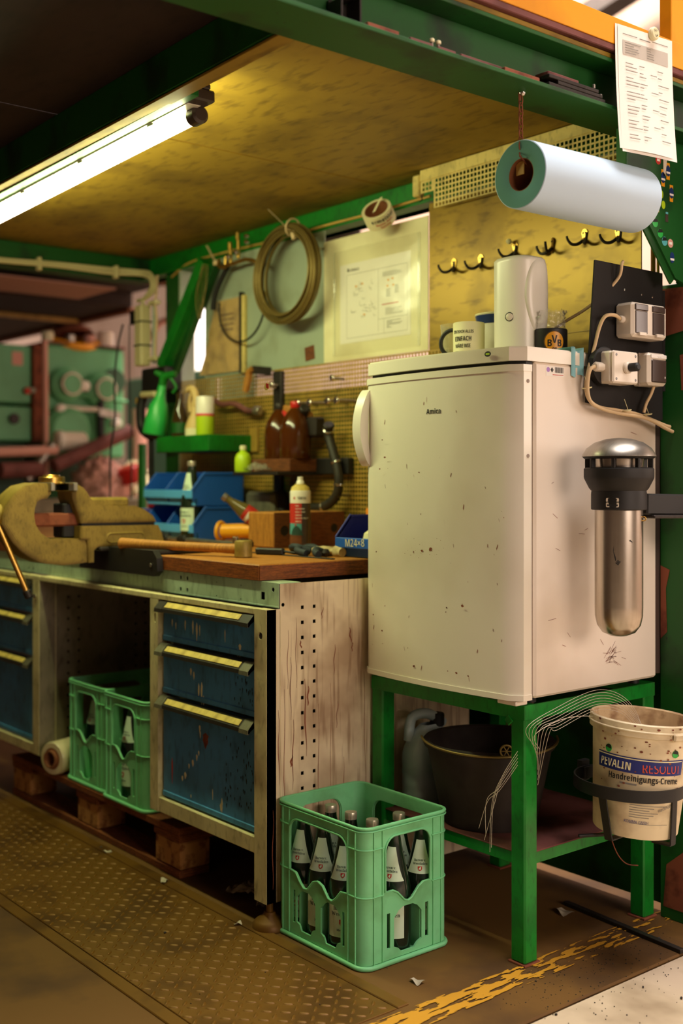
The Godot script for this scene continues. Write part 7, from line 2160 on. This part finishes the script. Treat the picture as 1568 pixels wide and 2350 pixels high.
# ================================================================ under the fridge
func under_things() -> void:
	var b := thing("black_bucket", "dirty black rubber bucket on the shelf under the fridge", "bucket", V(-2.055, 0.258, -2.17))
	var bx := Transform3D(Basis.IDENTITY, V(-2.055, 0.258, -2.17))
	part(b, "bucket", MB.new().lathe([Vector2(0, 0.004), Vector2(0.118, 0.0), Vector2(0.122, 0.006), Vector2(0.160, 0.192), Vector2(0.168, 0.194), Vector2(0.171, 0.204), Vector2(0.166, 0.210), Vector2(0.155, 0.205), Vector2(0.116, 0.012), Vector2(0, 0.01)], bx, 48), M.bucket_black)
	var hp := []
	for i in 25:
		var a := PI * i / 24.0
		# wire bail lying down on the rim, towards the viewer's left
		hp.append(V(-2.055, 0.468, -2.17) + V(0.774 * 0.0, 0, 0) + V(0.633, 0, -0.774) * 0.174 * cos(a) + V(0.774, 0, 0.633) * 0.178 * sin(a) + V(0, 0.004 - 0.012 * sin(a), 0))
	part(b, "wire_bail", MB.new().tube(hp, 0.0032, 8), M.wire)
	var lug := V(-2.055, 0.473, -2.17) + V(0.774, 0, 0.633) * 0.172 + V(0.633, 0, -0.774) * 0.02
	part(b, "bail_eye", MB.new().tube(ring_pts(lug, 0.015, 18, V(0.774, 0, 0.633)), 0.0028, 6, true), M.wire)
	for k in 3:
		var a := TAU * k / 6.0
		var dd := V(0.633 * cos(a), sin(a), -0.774 * cos(a)) * 0.0145
		part(b, "eye_spoke", MB.new().tube([lug - dd, lug + dd], 0.0016, 5), M.wire)
	# canister
	var c := thing("canister", "cloudy bluish plastic canister behind the black bucket", "canister", V(-2.275, 0.258, -2.155))
	var cm := MB.new()
	cm.grid(func(u: float, w: float) -> Vector3:
		var th := TAU * u
		var k := 1.0
		var y := 0.0
		if w < 0.75:
			y = 0.343 + 0.13 * (w / 0.75)
			k = 1.0 - 0.014 * absf(sin(y * 110.0)) * (1.0 if y > 0.36 and y < 0.45 else 0.0)
		else:
			var q := (w - 0.75) / 0.25
			y = 0.473 + 0.085 * q
			k = 1.0 - 0.62 * q * q
		var cx := signf(cos(th)) * pow(absf(cos(th)), 0.55)
		var cz := signf(sin(th)) * pow(absf(sin(th)), 0.55)
		return V(-2.275 + 0.045 * k * cx + (0.0 if w < 0.75 else 0.012 * (w - 0.75) / 0.25), y - 0.085, -2.155 - 0.065 * k * cz), 40, 40)
	part(c, "body", cm, M.canister)
	part(c, "grip", MB.new().tube(smooth([V(-2.29, 0.43, -2.105), V(-2.283, 0.49, -2.11), V(-2.265, 0.50, -2.15), V(-2.255, 0.47, -2.20)], 5), 0.014, 10), M.canister)
	part(c, "screw_cap", MB.new().cyl(V(-2.258, 0.465, -2.18), V(-2.258, 0.50, -2.18), 0.02, 20, 0.003), M.black)
	single("wall_brown_board", "brown board behind the shelf under the fridge", "board", MB.new().bx(V(-2.34, 0.26, -2.508), V(-2.2, 0.56, -2.50), 0.001), M.cardboard, V(-2.27, 0.26, -2.5))
	# white pail in its ring holder
	var p := thing("hand_cream_pail", "grubby white hand-cleaner pail with a blue banner, hung in a black ring", "pail", V(-1.655, 0.314, -2.24))
	var view := V(0.774, 0, 0.633)
	var tl := Transform3D(Basis(view.normalized(), -0.075), V(-1.655, 0.316, -2.24))
	part(p, "pail", MB.new().lathe([Vector2(0, 0.0), Vector2(0.094, 0.0), Vector2(0.097, 0.004), Vector2(0.1135, 0.232), Vector2(0.121, 0.234), Vector2(0.122, 0.262), Vector2(0.119, 0.265)], tl, 56), M.pail)
	part(p, "pail_inside", MB.new().lathe([Vector2(0.119, 0.265), Vector2(0.1135, 0.262), Vector2(0.108, 0.2), Vector2(0.096, 0.02), Vector2(0, 0.015)], tl, 48), M.pail_inside)
	part(p, "rim_bead", MB.new().tube(tl_ring(tl, 0.1215, 0.247, 48), 0.003, 6, true), M.pail)
	# print, in the pail's own turned frame: th is the angle from the viewer, to the right positive
	var rad := func(y: float) -> float: return lerpf(0.097, 0.1135, y / 0.232) + 0.0006
	var vt := tl * Transform3D(Basis(Vector3.UP, atan2(0.774, 0.633)), Vector3.ZERO)
	var band := func(th0: float, th1: float, y0: float, y1: float, slope: float, lift: float) -> MB:
		var m := MB.new()
		m.grid(func(u: float, w: float) -> Vector3:
			var th := lerpf(th0, th1, u)
			var y := lerpf(y0, y1, w) + slope * th
			var r: float = rad.call(y) + lift
			return vt * V(r * sin(th), y, r * cos(th)), 24, 2)
		return m
	part(p, "blue_banner", band.call(-1.25, 0.74, 0.150, 0.186, 0.0, 0.0), M.label_blue)
	part(p, "banner_line", band.call(-1.25, 0.70, 0.181, 0.1835, 0.0, 0.0004), M.cream_board)
	for q: Array in [["PEVALIN", 0.019, -0.80, 0.166, M.cream_board, true, 0.75], ["RESOLUT", 0.019, 0.22, 0.165, M.orange_ink, false, 0.9], ["Handreinigungs-Creme", 0.0135, -0.15, 0.139, M.ink, true, 0.82], ["KOMMA GMBH", 0.0065, -0.25, 0.040, M.label_blue, false, 0.9]]:
		letters(p, "print", q[0], q[1], q[4], vt * Transform3D(Basis(Vector3.UP, q[2]), Vector3.ZERO) * Transform3D(Basis(V(1, 0, 0), -0.07), V(0, q[3], rad.call(q[3]) + 0.0006)), rad.call(q[3]), q[5], "Droid Sans", true, q[6])
	part(p, "small_print", band.call(-0.66, -0.3, 0.123, 0.127, 0.0, 0.0), M.ink_grey)
	for i in 6:
		part(p, "small_print", band.call(-0.42, 0.22 - 0.1 * (i % 3) + 0.2 * (1 if i == 0 else 0), 0.078 - 0.0055 * i, 0.0795 - 0.0055 * i, 0.0, 0.0), M.ink_grey)
	part(p, "small_print", band.call(-0.40, 0.5, 0.036, 0.037, 0.0, 0.0), M.ink_grey)
	letters(p, "print", "nachfüllen", 0.0065, M.ink_grey, vt * Transform3D(Basis(Vector3.UP, 0.42), Vector3.ZERO) * Transform3D(Basis(V(0, 0, 1), 0.35), V(0, 0.077, rad.call(0.077) + 0.0006)), 0.1)
	for q: Array in [[-0.95, 0.197], [0.48, 0.2]]:
		part(p, "round_sticker", MB.new().plate(disc(Vector2(0, q[1]), 0.009, 16), [], 0.0004, vt * Transform3D(Basis(Vector3.UP, q[0]), Vector3.ZERO) * face_z(0, 0, rad.call(q[1]) + 0.0008)), M.green_plastic)
		part(p, "sticker_print", MB.new().plate(PackedVector2Array([Vector2(-0.0085, q[1] + 0.002), Vector2(0.0085, q[1] - 0.001), Vector2(0.006, q[1] + 0.0065), Vector2(0, q[1] + 0.009), Vector2(-0.006, q[1] + 0.0065)]), [], 0.0003, vt * Transform3D(Basis(Vector3.UP, q[0]), Vector3.ZERO) * face_z(0, 0, rad.call(q[1]) + 0.0012)), M.black)
	part(p, "rim_catch", MB.new().box(vt * Transform3D(Basis(Vector3.UP, 0.5), Vector3.ZERO) * V(0, 0.240, 0.123), V(0.045, 0.018, 0.008), 0.004, (vt * Transform3D(Basis(Vector3.UP, 0.5), Vector3.ZERO)).basis), M.pail)
	var mk := MB.new()
	for i in 60:
		var th := rng.randf_range(-1.2, 0.9)
		var y := rng.randf_range(0.19, 0.262) if i < 42 else rng.randf_range(0.10, 0.19)
		var s := rng.randf_range(0.0008, 0.004)
		var r: float = (rad.call(y) if y < 0.232 else 0.1226) + 0.0006
		mk.plate(disc(Vector2(0, y), s, 7, 0.7), [], 0.0, vt * Transform3D(Basis(Vector3.UP, th), Vector3.ZERO) * face_z(0, 0, r))
	part(p, "dirt_speck", mk, M.rust)
	# ring holder
	var h := thing("ring_holder", "black flat-steel ring holder gripping the white pail", "holder", V(-1.655, 0.314, -2.24))
	var rc := V(-1.668, 0.420, -2.235)
	var rr := MB.new()
	rr.lathe([Vector2(0.124, -0.014), Vector2(0.128, -0.014), Vector2(0.128, 0.014), Vector2(0.124, 0.014), Vector2(0.124, -0.014)], Transform3D(Basis(view.normalized(), -0.04), rc), 64)
	part(h, "ring", rr, M.black)
	for th: float in [-0.75, 0.72, 2.4]:
		var d2 := Basis(Vector3.UP, atan2(0.774, 0.633) + th) * V(0, 0, 1)
		var top: Vector3 = rc + d2 * 0.123
		var bot: Vector3 = V(-1.66, 0.306 - 0.008 * th, -2.237) + d2 * 0.108
		part(h, "strap", MB.new().bar(top, bot, 0.020, 0.004, d2), M.black)
		part(h, "strap_foot", MB.new().bar(bot, bot - d2 * 0.05 + V(0, -0.002, 0), 0.02, 0.004), M.black)
	part(h, "bracket_arm", MB.new().bar(V(-1.795, 0.425, -2.235), V(-1.81, 0.425, -2.235), 0.03, 0.05), M.black)
	part(h, "bracket_arm", MB.new().bx(V(-1.80, 0.407, -2.25), V(-1.785, 0.435, -2.22), 0.001), M.black)
	part(h, "loose_wire", MB.new().tube(smooth([V(-1.70, 0.308, -2.20), V(-1.70, 0.25, -2.23), V(-1.71, 0.21, -2.28), V(-1.72, 0.19, -2.34)], 5), 0.0015, 5), M.rust)
	part(h, "bracket_foot", MB.new().bar(V(-1.74, 0.296, -2.14), V(-1.70, 0.30, -2.19), 0.012, 0.006), M.dark_steel)
	# springy wires
	var wr := MB.new()
	var wire := thing("nylon_wires", "springy shiny thin wires arching out of the white pail", "wire", V(-1.72, 0.55, -2.1))
	for k in 8:
		var o := k * 0.0075
		var a := V(-1.765 + 0.003 * k, 0.565 - 0.002 * k, -1.985 - 0.008 * k)
		var e := V(-1.655 + 0.010 * (k % 3), 0.50 + 0.006 * (k % 4), -2.275 - 0.008 * k)
		var pts := smooth([V(-1.80, 0.50 - 0.012 * k, -2.065), a, V(-1.745, 0.606 - o, -2.07), V(-1.715, 0.638 - o * 0.9, -2.17), V(-1.69, 0.622 - o * 0.8, -2.235), V(-1.668, 0.573 - o * 0.6, -2.27), e], 6)
		part(wire, "wire_strand", MB.new().tube(pts, 0.00055, 5), M.nylon)
	part(wire, "wire_strand", MB.new().tube(smooth([V(-1.80, 0.50, -2.07), V(-1.75, 0.553, -2.0), V(-1.725, 0.583, -2.08), V(-1.70, 0.573, -2.18), V(-1.68, 0.52, -2.25), V(-1.67, 0.46, -2.27)], 6), 0.0008, 5), M.nylon)
	for k in 5:
		part(wire, "wire_strand", MB.new().tube(smooth([V(-1.815, 0.50 - 0.008 * k, -2.012), V(-1.85 - 0.003 * k, 0.44 - 0.01 * k, -2.0), V(-1.88 - 0.006 * k + 0.01 * (k % 3), 0.37, -1.995), V(-1.89 - 0.009 * k + 0.014 * (k % 2), 0.25 + 0.012 * k, -1.998)], 6), 0.0006, 5), M.nylon)

func tl_ring(t: Transform3D, r: float, y: float, k: int) -> Array:
	var p := []
	for i in k:
		p.append(t * V(r * cos(TAU * i / k), y, r * sin(TAU * i / k)))
	return p

# ================================================================ things up at the beam
func top_things() -> void:
	# paper towel roll on its rod
	var r := thing("paper_roll", "big light blue paper towel roll hanging under the green beam", "paper roll", V(-1.71, 1.80, -2.11))
	var a := V(-1.712, 1.803, -1.905)
	var b := V(-1.712, 1.808, -2.325)
	var L := (b - a).length()
	var xf := MB.along(a, b)
	part(r, "paper", MB.new().lathe([Vector2(0.073, 0.0), Vector2(0.075, 0.001), Vector2(0.0765, L * 0.5), Vector2(0.0765, L - 0.006), Vector2(0.072, L), Vector2(0.036, L)], xf, 72), M.towel_blue)
	part(r, "paper_end", MB.new().lathe([Vector2(0.036, 0.004), Vector2(0.045, 0.001), Vector2(0.060, 0.0005), Vector2(0.073, 0.0)], xf, 64), M.towel_end)
	part(r, "cardboard_core", MB.new().lathe([Vector2(0.036, 0.004), Vector2(0.0345, 0.004), Vector2(0.034, L), Vector2(0.036, L)], xf, 40), M.cardboard)
	part(r, "core_plug", MB.new().lathe([Vector2(0, L + 0.03), Vector2(0.018, L + 0.03), Vector2(0.02, L + 0.026), Vector2(0.02, 0.24), Vector2(0, 0.24)], xf, 24), M.rust)
	part(r, "core_tongue", MB.new().box(a + V(-0.012, 0.018, -0.015), V(0.024, 0.03, 0.003), 0.001), M.kraft)
	# chain
	var ch := thing("hanging_chain", "small rusty chain holding up the near end of the paper roll", "chain", V(-1.712, 1.9, -1.905))
	var n := 9
	for i in n:
		var y := lerpf(1.972, 1.845, (i + 0.5) / n)
		var pts := []
		var ax := V(1, 0, 0) if i % 2 == 0 else V(0, 0, 1)
		for k in 14:
			var t := TAU * k / 14.0
			pts.append(V(-1.712, y, -1.908) + ax * 0.0052 * cos(t) + V(0, 0.0105, 0) * sin(t))
		part(ch, "link", MB.new().tube(pts, 0.0015, 6, true), M.rust)
	part(ch, "hook", MB.new().tube(smooth([V(-1.712, 1.85, -1.904), V(-1.706, 1.84, -1.90), V(-1.704, 1.832, -1.91), V(-1.71, 1.828, -1.925)], 5), 0.0018, 6), M.rust)
	part(ch, "bolt_head", MB.new().lathe([Vector2(0, -0.008), Vector2(0.004, -0.0075), Vector2(0.0065, -0.004), Vector2(0.007, 0.0), Vector2(0, 0.0)], Transform3D(Basis.IDENTITY, V(-1.709, 1.983, -1.91)), 16), M.chrome)
	part(ch, "eye_bolt", MB.new().cyl(V(-1.714, 1.983, -1.906), V(-1.714, 1.965, -1.907), 0.003, 8), M.rust)
	# papers on the kick plate
	var s := thing("job_sheet", "white printed job sheet held by a round magnet on the yellow plate", "paper sheet", V(-1.64, 2.03, -2.26))
	for k in 2:
		var sh := MB.new()
		sh.grid(func(u: float, w: float) -> Vector3:
			var dz := 0.008 if k == 0 else 0.0
			return V(-1.6445 + 0.0015 * (1 - k) + 0.014 * pow(1.0 - w, 2.0) + 0.006 * (1.0 - w) * sin(u * 3.0) * (k + 0.4), lerpf(1.888 - 0.006 * (1 - k), 2.177 + 0.012 * u * 0.0, w) + 0.010 * u, -2.152 - dz - 0.21 * u), 14, 18)
		part(s, "sheet", sh, M.paper)
	var tx := func(u: float, w: float) -> Vector3:
		return V(-1.6427 + 0.014 * pow(1.0 - w, 2.0) + 0.006 * (1.0 - w) * sin(u * 3.0) * 1.4, lerpf(1.888, 2.177, w) + 0.010 * u, -2.152 - 0.21 * u)
	var pr := MB.new()
	var pg := MB.new()
	var bar := func(m: MB, u0: float, u1: float, w: float, hgt: float) -> void:
		m.quad(tx.call(u0, w), tx.call(u1, w), tx.call(u1, w + hgt), tx.call(u0, w + hgt))
	bar.call(pg, 0.12, 0.95, 0.77, 0.115)
	for i in 22:
		var w := 0.70 - 0.029 * i
		if i % 4 != 3:
			bar.call(pr, 0.16, 0.16 + 0.12 + 0.12 * rng.randf(), w, 0.0065)
		if i % 3 != 1:
			bar.call(pr, 0.40, 0.44 + 0.12 * rng.randf(), w, 0.0065)
		if i % 5 == 2:
			bar.call(pr, 0.60, 0.70 + 0.04 * rng.randf(), w + 0.01, 0.006)
		if i % 2 == 0:
			bar.call(pr, 0.74, 0.80 + 0.16 * rng.randf(), w, 0.0065)
	for i in 5:
		bar.call(pr, 0.16, 0.3 + 0.15 * rng.randf(), 0.785 + 0.02 * i, 0.006)
		bar.call(pr, 0.55, 0.6 + 0.12 * rng.randf(), 0.785 + 0.02 * i, 0.006)
	bar.call(pr, 0.12, 0.38, 0.93, 0.006)
	bar.call(pr, 0.42, 0.62, 0.925, 0.008)
	bar.call(pr, 0.66, 0.95, 0.935, 0.006)
	part(s, "grey_table", pg, M.ink_light)
	for i in pr.v.size():
		pr.v[i] += V(0.0003, 0, 0)
	part(s, "print_line", pr, M.ink_grey)
	var mg := thing("round_magnet", "cream round magnet with handwritten marks on the job sheet", "magnet", V(-1.64, 2.185, -2.29))
	part(mg, "magnet", MB.new().cyl(V(-1.643, 2.183, -2.288), V(-1.630, 2.183, -2.288), 0.0155, 24, 0.003), M.cream_board)
	letters(mg, "mark", "2 3", 0.0095, M.ink, face_x(-1.6297, 2.183, -2.288) * Transform3D(Basis(V(0, 0, 1), -1.25), Vector3.ZERO), 0.0, false)
	# scraps on the beam flange
	var sb := [[-1.42, -1.50, 0.008, "short brown flat bar nearest the viewer on the beam flange"], [-1.53, -1.59, 0.006, "second short flat bar along the beam flange"], [-1.605, -1.655, 0.006, "brown flat bar beside two small bolts on the beam flange"], [-1.67, -1.79, 0.006, "long thin bar on the beam flange before the rusty one"], [-1.80, -1.91, 0.009, "rusty flat bar on the beam flange above the chain"]]
	for q: Array in sb:
		single("flange_scrap", q[3], "steel scrap", MB.new().bx(V(-1.684, 1.9923, q[1]), V(-1.659, 1.9923 + q[2], q[0]), 0.001), M.rust if q[2] > 0.007 else M.primer, V(-1.67, 1.9923, q[0]), "steel scraps on the beam flange")
	for q: Array in [[-1.60, "nearer"], [-1.618, "farther"]]:
		var bo := thing("small_bolt", "small bright bolt standing on the beam flange, the %s of two" % q[1], "bolt", V(-1.672, 1.9923, q[0]), "bolts on the beam flange")
		part(bo, "shank", MB.new().cyl(V(-1.672, 1.9925, q[0]), V(-1.672, 2.010, q[0]), 0.003, 10), M.steel)
		part(bo, "head", MB.new().cyl(V(-1.672, 2.008, q[0]), V(-1.672, 2.015, q[0]), 0.0055, 6, 0.001), M.cream_board)
	var st := thing("hinge_stack", "stack of dark flat irons on the beam flange beside the paper", "steel scrap", V(-1.67, 1.9923, -2.03), "steel scraps on the beam flange")
	for i in 3:
		part(st, "flat_iron", MB.new().bx(V(-1.69 + 0.004 * i, 1.9925 + 0.009 * i, -2.135 + 0.012 * i), V(-1.658, 2.0005 + 0.009 * i, -1.94 - 0.03 * (i % 2)), 0.001), M.dark_steel)
	part(st, "top_piece", MB.new().bx(V(-1.705, 2.018, -2.05), V(-1.665, 2.028, -1.945), 0.002), M.primer)
	for q: Array in [[2.005, -2.13], [2.022, -2.105]]:
		part(st, "rivet", MB.new().cyl(V(-1.668, q[0], q[1]), V(-1.668, q[0] + 0.01, q[1]), 0.004, 8, 0.001), M.steel)
	var tu := PackedVector2Array([Vector2(1.362, 1.994), Vector2(1.412, 1.994), Vector2(1.412, 2.05), Vector2(1.362, 2.035)])
	var ti := PackedVector2Array([Vector2(1.366, 1.998), Vector2(1.408, 1.998), Vector2(1.408, 2.045), Vector2(1.366, 2.031)])
	single("tube_stub", "open end of a dark square tube on the beam flange", "steel scrap", MB.new().plate(tu, [ti], 0.04, face_x(-1.668, 0, 0)).bx(V(-1.71, 1.996, -1.41), V(-1.708, 2.044, -1.364), 0.0), M.dark_steel, V(-1.67, 1.994, -1.39), "steel scraps on the beam flange")

# ================================================================ far machines
func background() -> void:
	var m := thing("milling_machine", "large blurred green milling machine beyond the bench's left end", "machine", V(-7.4, 0, -3.5))
	part(m, "head_housing", MB.new().bx(V(-7.7, 1.28, -3.815), V(-7.0, 2.02, -3.235), 0.02), M.machine_green)
	part(m, "base_column", MB.new().bx(V(-7.8, 0, -3.815), V(-7.1, 1.28, -3.235), 0.02), M.machine_dark)
	part(m, "dark_recess", MB.new().cyl(V(-7.0, 1.80, -3.73), V(-6.985, 1.80, -3.73), 0.085, 24, 0.004), M.machine_dark)
	for q: Array in [[-3.37, 1.755], [-3.615, 1.735]]:
		var d := part(m, "dial", MB.new().lathe([Vector2(0, 0), Vector2(0.115, 0), Vector2(0.115, 0.05), Vector2(0.10, 0.065), Vector2(0.07, 0.07), Vector2(0.065, 0.072), Vector2(0.065, 0.12), Vector2(0.058, 0.13), Vector2(0, 0.13)], MB.along(V(-7.0, q[1], q[0]), V(-6.0, q[1], q[0])), 36), M.machine_green)
		part(d, "dial_ring", MB.new().tube(ring_pts(V(-6.88, q[1], q[0]), 0.068, 28, V(1, 0, 0)), 0.008, 6, true), M.ivory_plastic)
	for q: Array in [[-3.48, 1.75], [-3.31, 1.59], [-3.71, 1.515]]:
		part(m, "white_knob", MB.new().lathe([Vector2(0, 0), Vector2(0.012, 0), Vector2(0.012, 0.05), Vector2(0.034, 0.06), Vector2(0.036, 0.085), Vector2(0.02, 0.10), Vector2(0, 0.10)], MB.along(V(-7.0, q[1], q[0]), V(-6.0, q[1], q[0])), 20), M.white_plastic)
	part(m, "lever_bar", MB.new().cyl(V(-6.93, 1.60, -3.32), V(-6.93, 1.60, -3.58), 0.016, 10), M.ivory_plastic)
	part(m, "lever_bar", MB.new().cyl(V(-6.95, 1.70, -3.40), V(-6.95, 1.66, -3.80), 0.014, 10), M.machine_green)
	part(m, "chrome_arm", MB.new().bar(V(-6.93, 1.585, -3.58), V(-6.93, 1.56, -3.74), 0.05, 0.05), M.steel)
	part(m, "black_shaft", MB.new().cyl(V(-6.94, 1.66, -3.60), V(-6.94, 1.36, -3.60), 0.028, 14), M.black)
	part(m, "lower_housing", MB.new().lathe([Vector2(0, 0), Vector2(0.16, 0), Vector2(0.16, 0.08), Vector2(0.12, 0.12), Vector2(0, 0.12)], MB.along(V(-7.0, 1.45, -3.36), V(-6.0, 1.45, -3.36)), 28), M.machine_green)
	part(m, "motor", MB.new().cyl(V(-6.86, 1.385, -3.26), V(-6.86, 1.385, -3.45), 0.06, 20, 0.015), M.ivory_plastic)
	part(m, "motor_cap", MB.new().cyl(V(-6.86, 1.385, -3.24), V(-6.86, 1.385, -3.30), 0.066, 20, 0.015), M.white_plastic)
	part(m, "top_ledge", MB.new().bx(V(-7.7, 2.02, -3.82), V(-6.99, 2.035, -3.23), 0.004), M.primer)
	var k := thing("control_cabinet", "blurred green control cabinet left of the milling machine", "cabinet", V(-7.2, 0, -3.0))
	part(k, "upper_door", MB.new().bx(V(-7.5, 1.62, -3.12), V(-6.95, 1.99, -2.86), 0.01), M.machine_green)
	part(k, "lower_door", MB.new().bx(V(-7.5, 1.38, -3.12), V(-6.95, 1.60, -2.86), 0.01), M.machine_green)
	part(k, "pedestal", MB.new().bx(V(-7.5, 0, -3.1), V(-7.0, 1.37, -2.86), 0.01), M.machine_dark)
	part(k, "side_gap", MB.new().bx(V(-7.4, 1.38, -3.20), V(-6.93, 2.0, -3.125), 0.004), M.rust)
	part(k, "pink_notice", MB.new().bx(V(-6.95, 1.86, -3.06), V(-6.946, 1.945, -2.99), 0.0), M.skin_pink)
	part(k, "red_button", MB.new().cyl(V(-6.95, 1.70, -3.085), V(-6.92, 1.70, -3.085), 0.022, 14, 0.004), M.red_ink)
	part(k, "grey_button", MB.new().cyl(V(-6.95, 1.705, -3.12), V(-6.92, 1.705, -3.12), 0.018, 14, 0.004), M.grey_green)
	part(k, "dark_handle", MB.new().cyl(V(-6.95, 1.52, -3.0), V(-6.93, 1.52, -3.0), 0.035, 16, 0.004), M.dark_steel)
	single("stand_pipe", "tall pale vertical pipe between the cabinet and milling machine", "pipe", MB.new().cyl(V(-6.85, 0.9, -3.175), V(-6.85, 2.02, -3.165), 0.018, 12), M.skin_pink, V(-6.85, 0.9, -3.17))
	var bt := [[-6.7, 1.30, -2.75, -6.75, 1.32, -3.2, 0.03, "skin_pink", "pale horizontal pipe below the control cabinet"], [-6.7, 1.22, -3.15, -6.8, 1.46, -3.75, 0.045, "primer", "dark red-brown rail slanting below the milling machine"], [-6.75, 1.13, -3.0, -6.75, 1.36, -3.17, 0.03, "steel", "grey pipe slanting up below the control cabinet"], [-6.7, 1.19, -2.8, -6.75, 1.20, -3.1, 0.05, "primer", "dark red roller below the control cabinet"]]
	for q: Array in bt:
		single("machine_pipe", q[8], "pipe", MB.new().cyl(V(q[0], q[1], q[2]), V(q[3], q[4], q[5]), q[6], 14, 0.005), M[q[7]], V(q[0], q[1], q[2]))
	var yh := thing("yellow_hood", "yellow rimmed brown hood on top of the milling machine", "hood", V(-7.2, 2.05, -3.5))
	part(yh, "hood", MB.new().lathe([Vector2(0.0, 0.10), Vector2(0.09, 0.09), Vector2(0.15, 0.04), Vector2(0.165, 0.0)], Transform3D(Basis(V(0.2, 0, 1).normalized(), 0.35), V(-7.15, 2.07, -3.49)), 28), M.rust)
	part(yh, "hood_rim", MB.new().tube(ring_pts(V(-7.15, 2.07, -3.49), 0.165, 32, V(0.35, 1, 0.0)), 0.028, 8, true), M.yellow_plastic)
	for q: Array in [[-3.30, 0.05, "cream_board", "left"], [-3.46, 0.045, "steel", "middle"], [-3.60, 0.05, "skin_pink", "right"], [-3.72, 0.07, "ivory_plastic", "far right"]]:
		single("machine_top_part", "small blurred tin on top of the milling machine, %s one" % q[3], "tin", MB.new().cyl(V(-7.1, 2.036, q[0]), V(-7.1, 2.036 + q[1] * 1.5, q[0]), q[1] * 0.8, 16, 0.006), M[q[2]], V(-7.1, 2.036, q[0]))
	# heaps behind the vise
	var nz := noise(44, 5.0, 3)
	for q: Array in [[-3.50, 1.02, 0.34, 0.24, "skin_pink", "pinkish heap of cloth bags beyond the vise"], [-3.74, 1.04, 0.2, 0.2, "cream_board", "cream sack beside the red can beyond the vise"], [-3.2, 0.95, 0.3, 0.15, "green_dark", "dark green covered heap beyond the vise"]]:
		var g := MB.new()
		var ww: float = q[2]
		var hh: float = q[3]
		g.grid(func(u: float, w: float) -> Vector3:
			var th := TAU * u
			var s := sin(PI * 0.5 * (1.0 - w)) + 0.001
			var kk := 1.0 + 0.35 * nz.get_noise_2d(cos(th) + w, sin(th) - w)
			return V(ww * 0.5 * s * cos(th) * kk, hh * cos(PI * 0.5 * (1.0 - w)) * kk, -ww * 0.55 * s * sin(th) * kk), 32, 14)
		var o := single("cloth_heap", q[5], "heap", g, M[q[4]])
		o.position = V(-6.75, q[1], q[0])
	single("red_can", "bright red blurred can standing near the left post", "can", MB.new().cyl(V(-6.6, 1.12, -3.66), V(-6.6, 1.22, -3.62), 0.075, 20, 0.01), M.red_plastic, V(-6.6, 1.12, -3.65))
	single("pale_standpipe", "broad pale pillar wrapped in film close to the left post", "pillar", MB.new().cyl(V(-7.0, 0.0, -3.93), V(-7.0, 1.62, -3.93), 0.05, 16), M.skin_pink, V(-7.0, 0, -3.93))
	single("work_table", "low brown machine table carrying the heaps and can", "table", MB.new().bx(V(-7.08, 0.93, -3.95), V(-6.45, 1.02, -2.9), 0.01).bx(V(-7.0, 0, -3.9), V(-6.55, 0.93, -2.95), 0.01), M.cabinet_inside, V(-6.8, 0, -3.4))
	# neighbouring deck, beams and a lit panel under it
	var nd := thing("far_deck", "dark neighbouring deck with rails above the green machines", "deck", V(-9, 2.3, -3), "", "structure")
	part(nd, "slab", MB.new().bx(V(-12.5, 2.30, -3.85), V(-6.95, 2.42, 1.0), 0.01), M.plywood_shaded)
	part(nd, "edge_rail", MB.new().bx(V(-12.5, 2.27, -3.87), V(-6.93, 2.30, -3.80), 0.005), M.timber_dark)
	part(nd, "cross_rail", MB.new().bx(V(-6.1, 2.31, -3.8), V(-6.02, 2.35, 1.0), 0.004), M.timber_dark)
	part(nd, "cross_rail", MB.new().bx(V(-7.72, 2.27, -3.8), V(-7.66, 2.30, 1.0), 0.004), M.kraft)
	part(nd, "pink_sheet", MB.new().bx(V(-6.75, 2.285, -3.35), V(-6.25, 2.295, 0.5), 0.002), M.pink_panel)
	part(nd, "cross_beam", MB.new().bx(V(-6.95, 2.40, -3.85), V(-4.55, 2.48, 1.0), 0.004), M.plywood_shaded)
	# behind the brace: dark machine and bright lamp post
	single("far_cabinet", "dark green cabinet below the bright window behind the brace", "cabinet", MB.new().bx(V(-9.9, 0, -5.9), V(-8.4, 2.1, -5.4), 0.02), M.machine_dark, V(-9.2, 0, -5.6))
	single("white_upright", "slim white upright in front of the bright window", "post", MB.new().cyl(V(-6.05, 0, -3.95), V(-6.05, 2.0, -3.95), 0.012, 10), M.white_plastic, V(-6.05, 0, -3.95))
	var pv := thing("far_pipework", "bright pale pipework at the deck's back corner behind the brace", "pipework", V(-6.2, 2.1, -3.7))
	part(pv, "pipe", MB.new().tube(smooth([V(-6.45, 2.02, -3.7), V(-6.40, 2.14, -3.75), V(-6.25, 2.18, -3.9), V(-6.0, 2.41, -3.80)], 5), 0.022, 8), M.skin_pink)
	part(pv, "valve", MB.new().cyl(V(-6.35, 2.22, -3.85), V(-6.2, 2.26, -3.95), 0.04, 14, 0.01), M.steel)
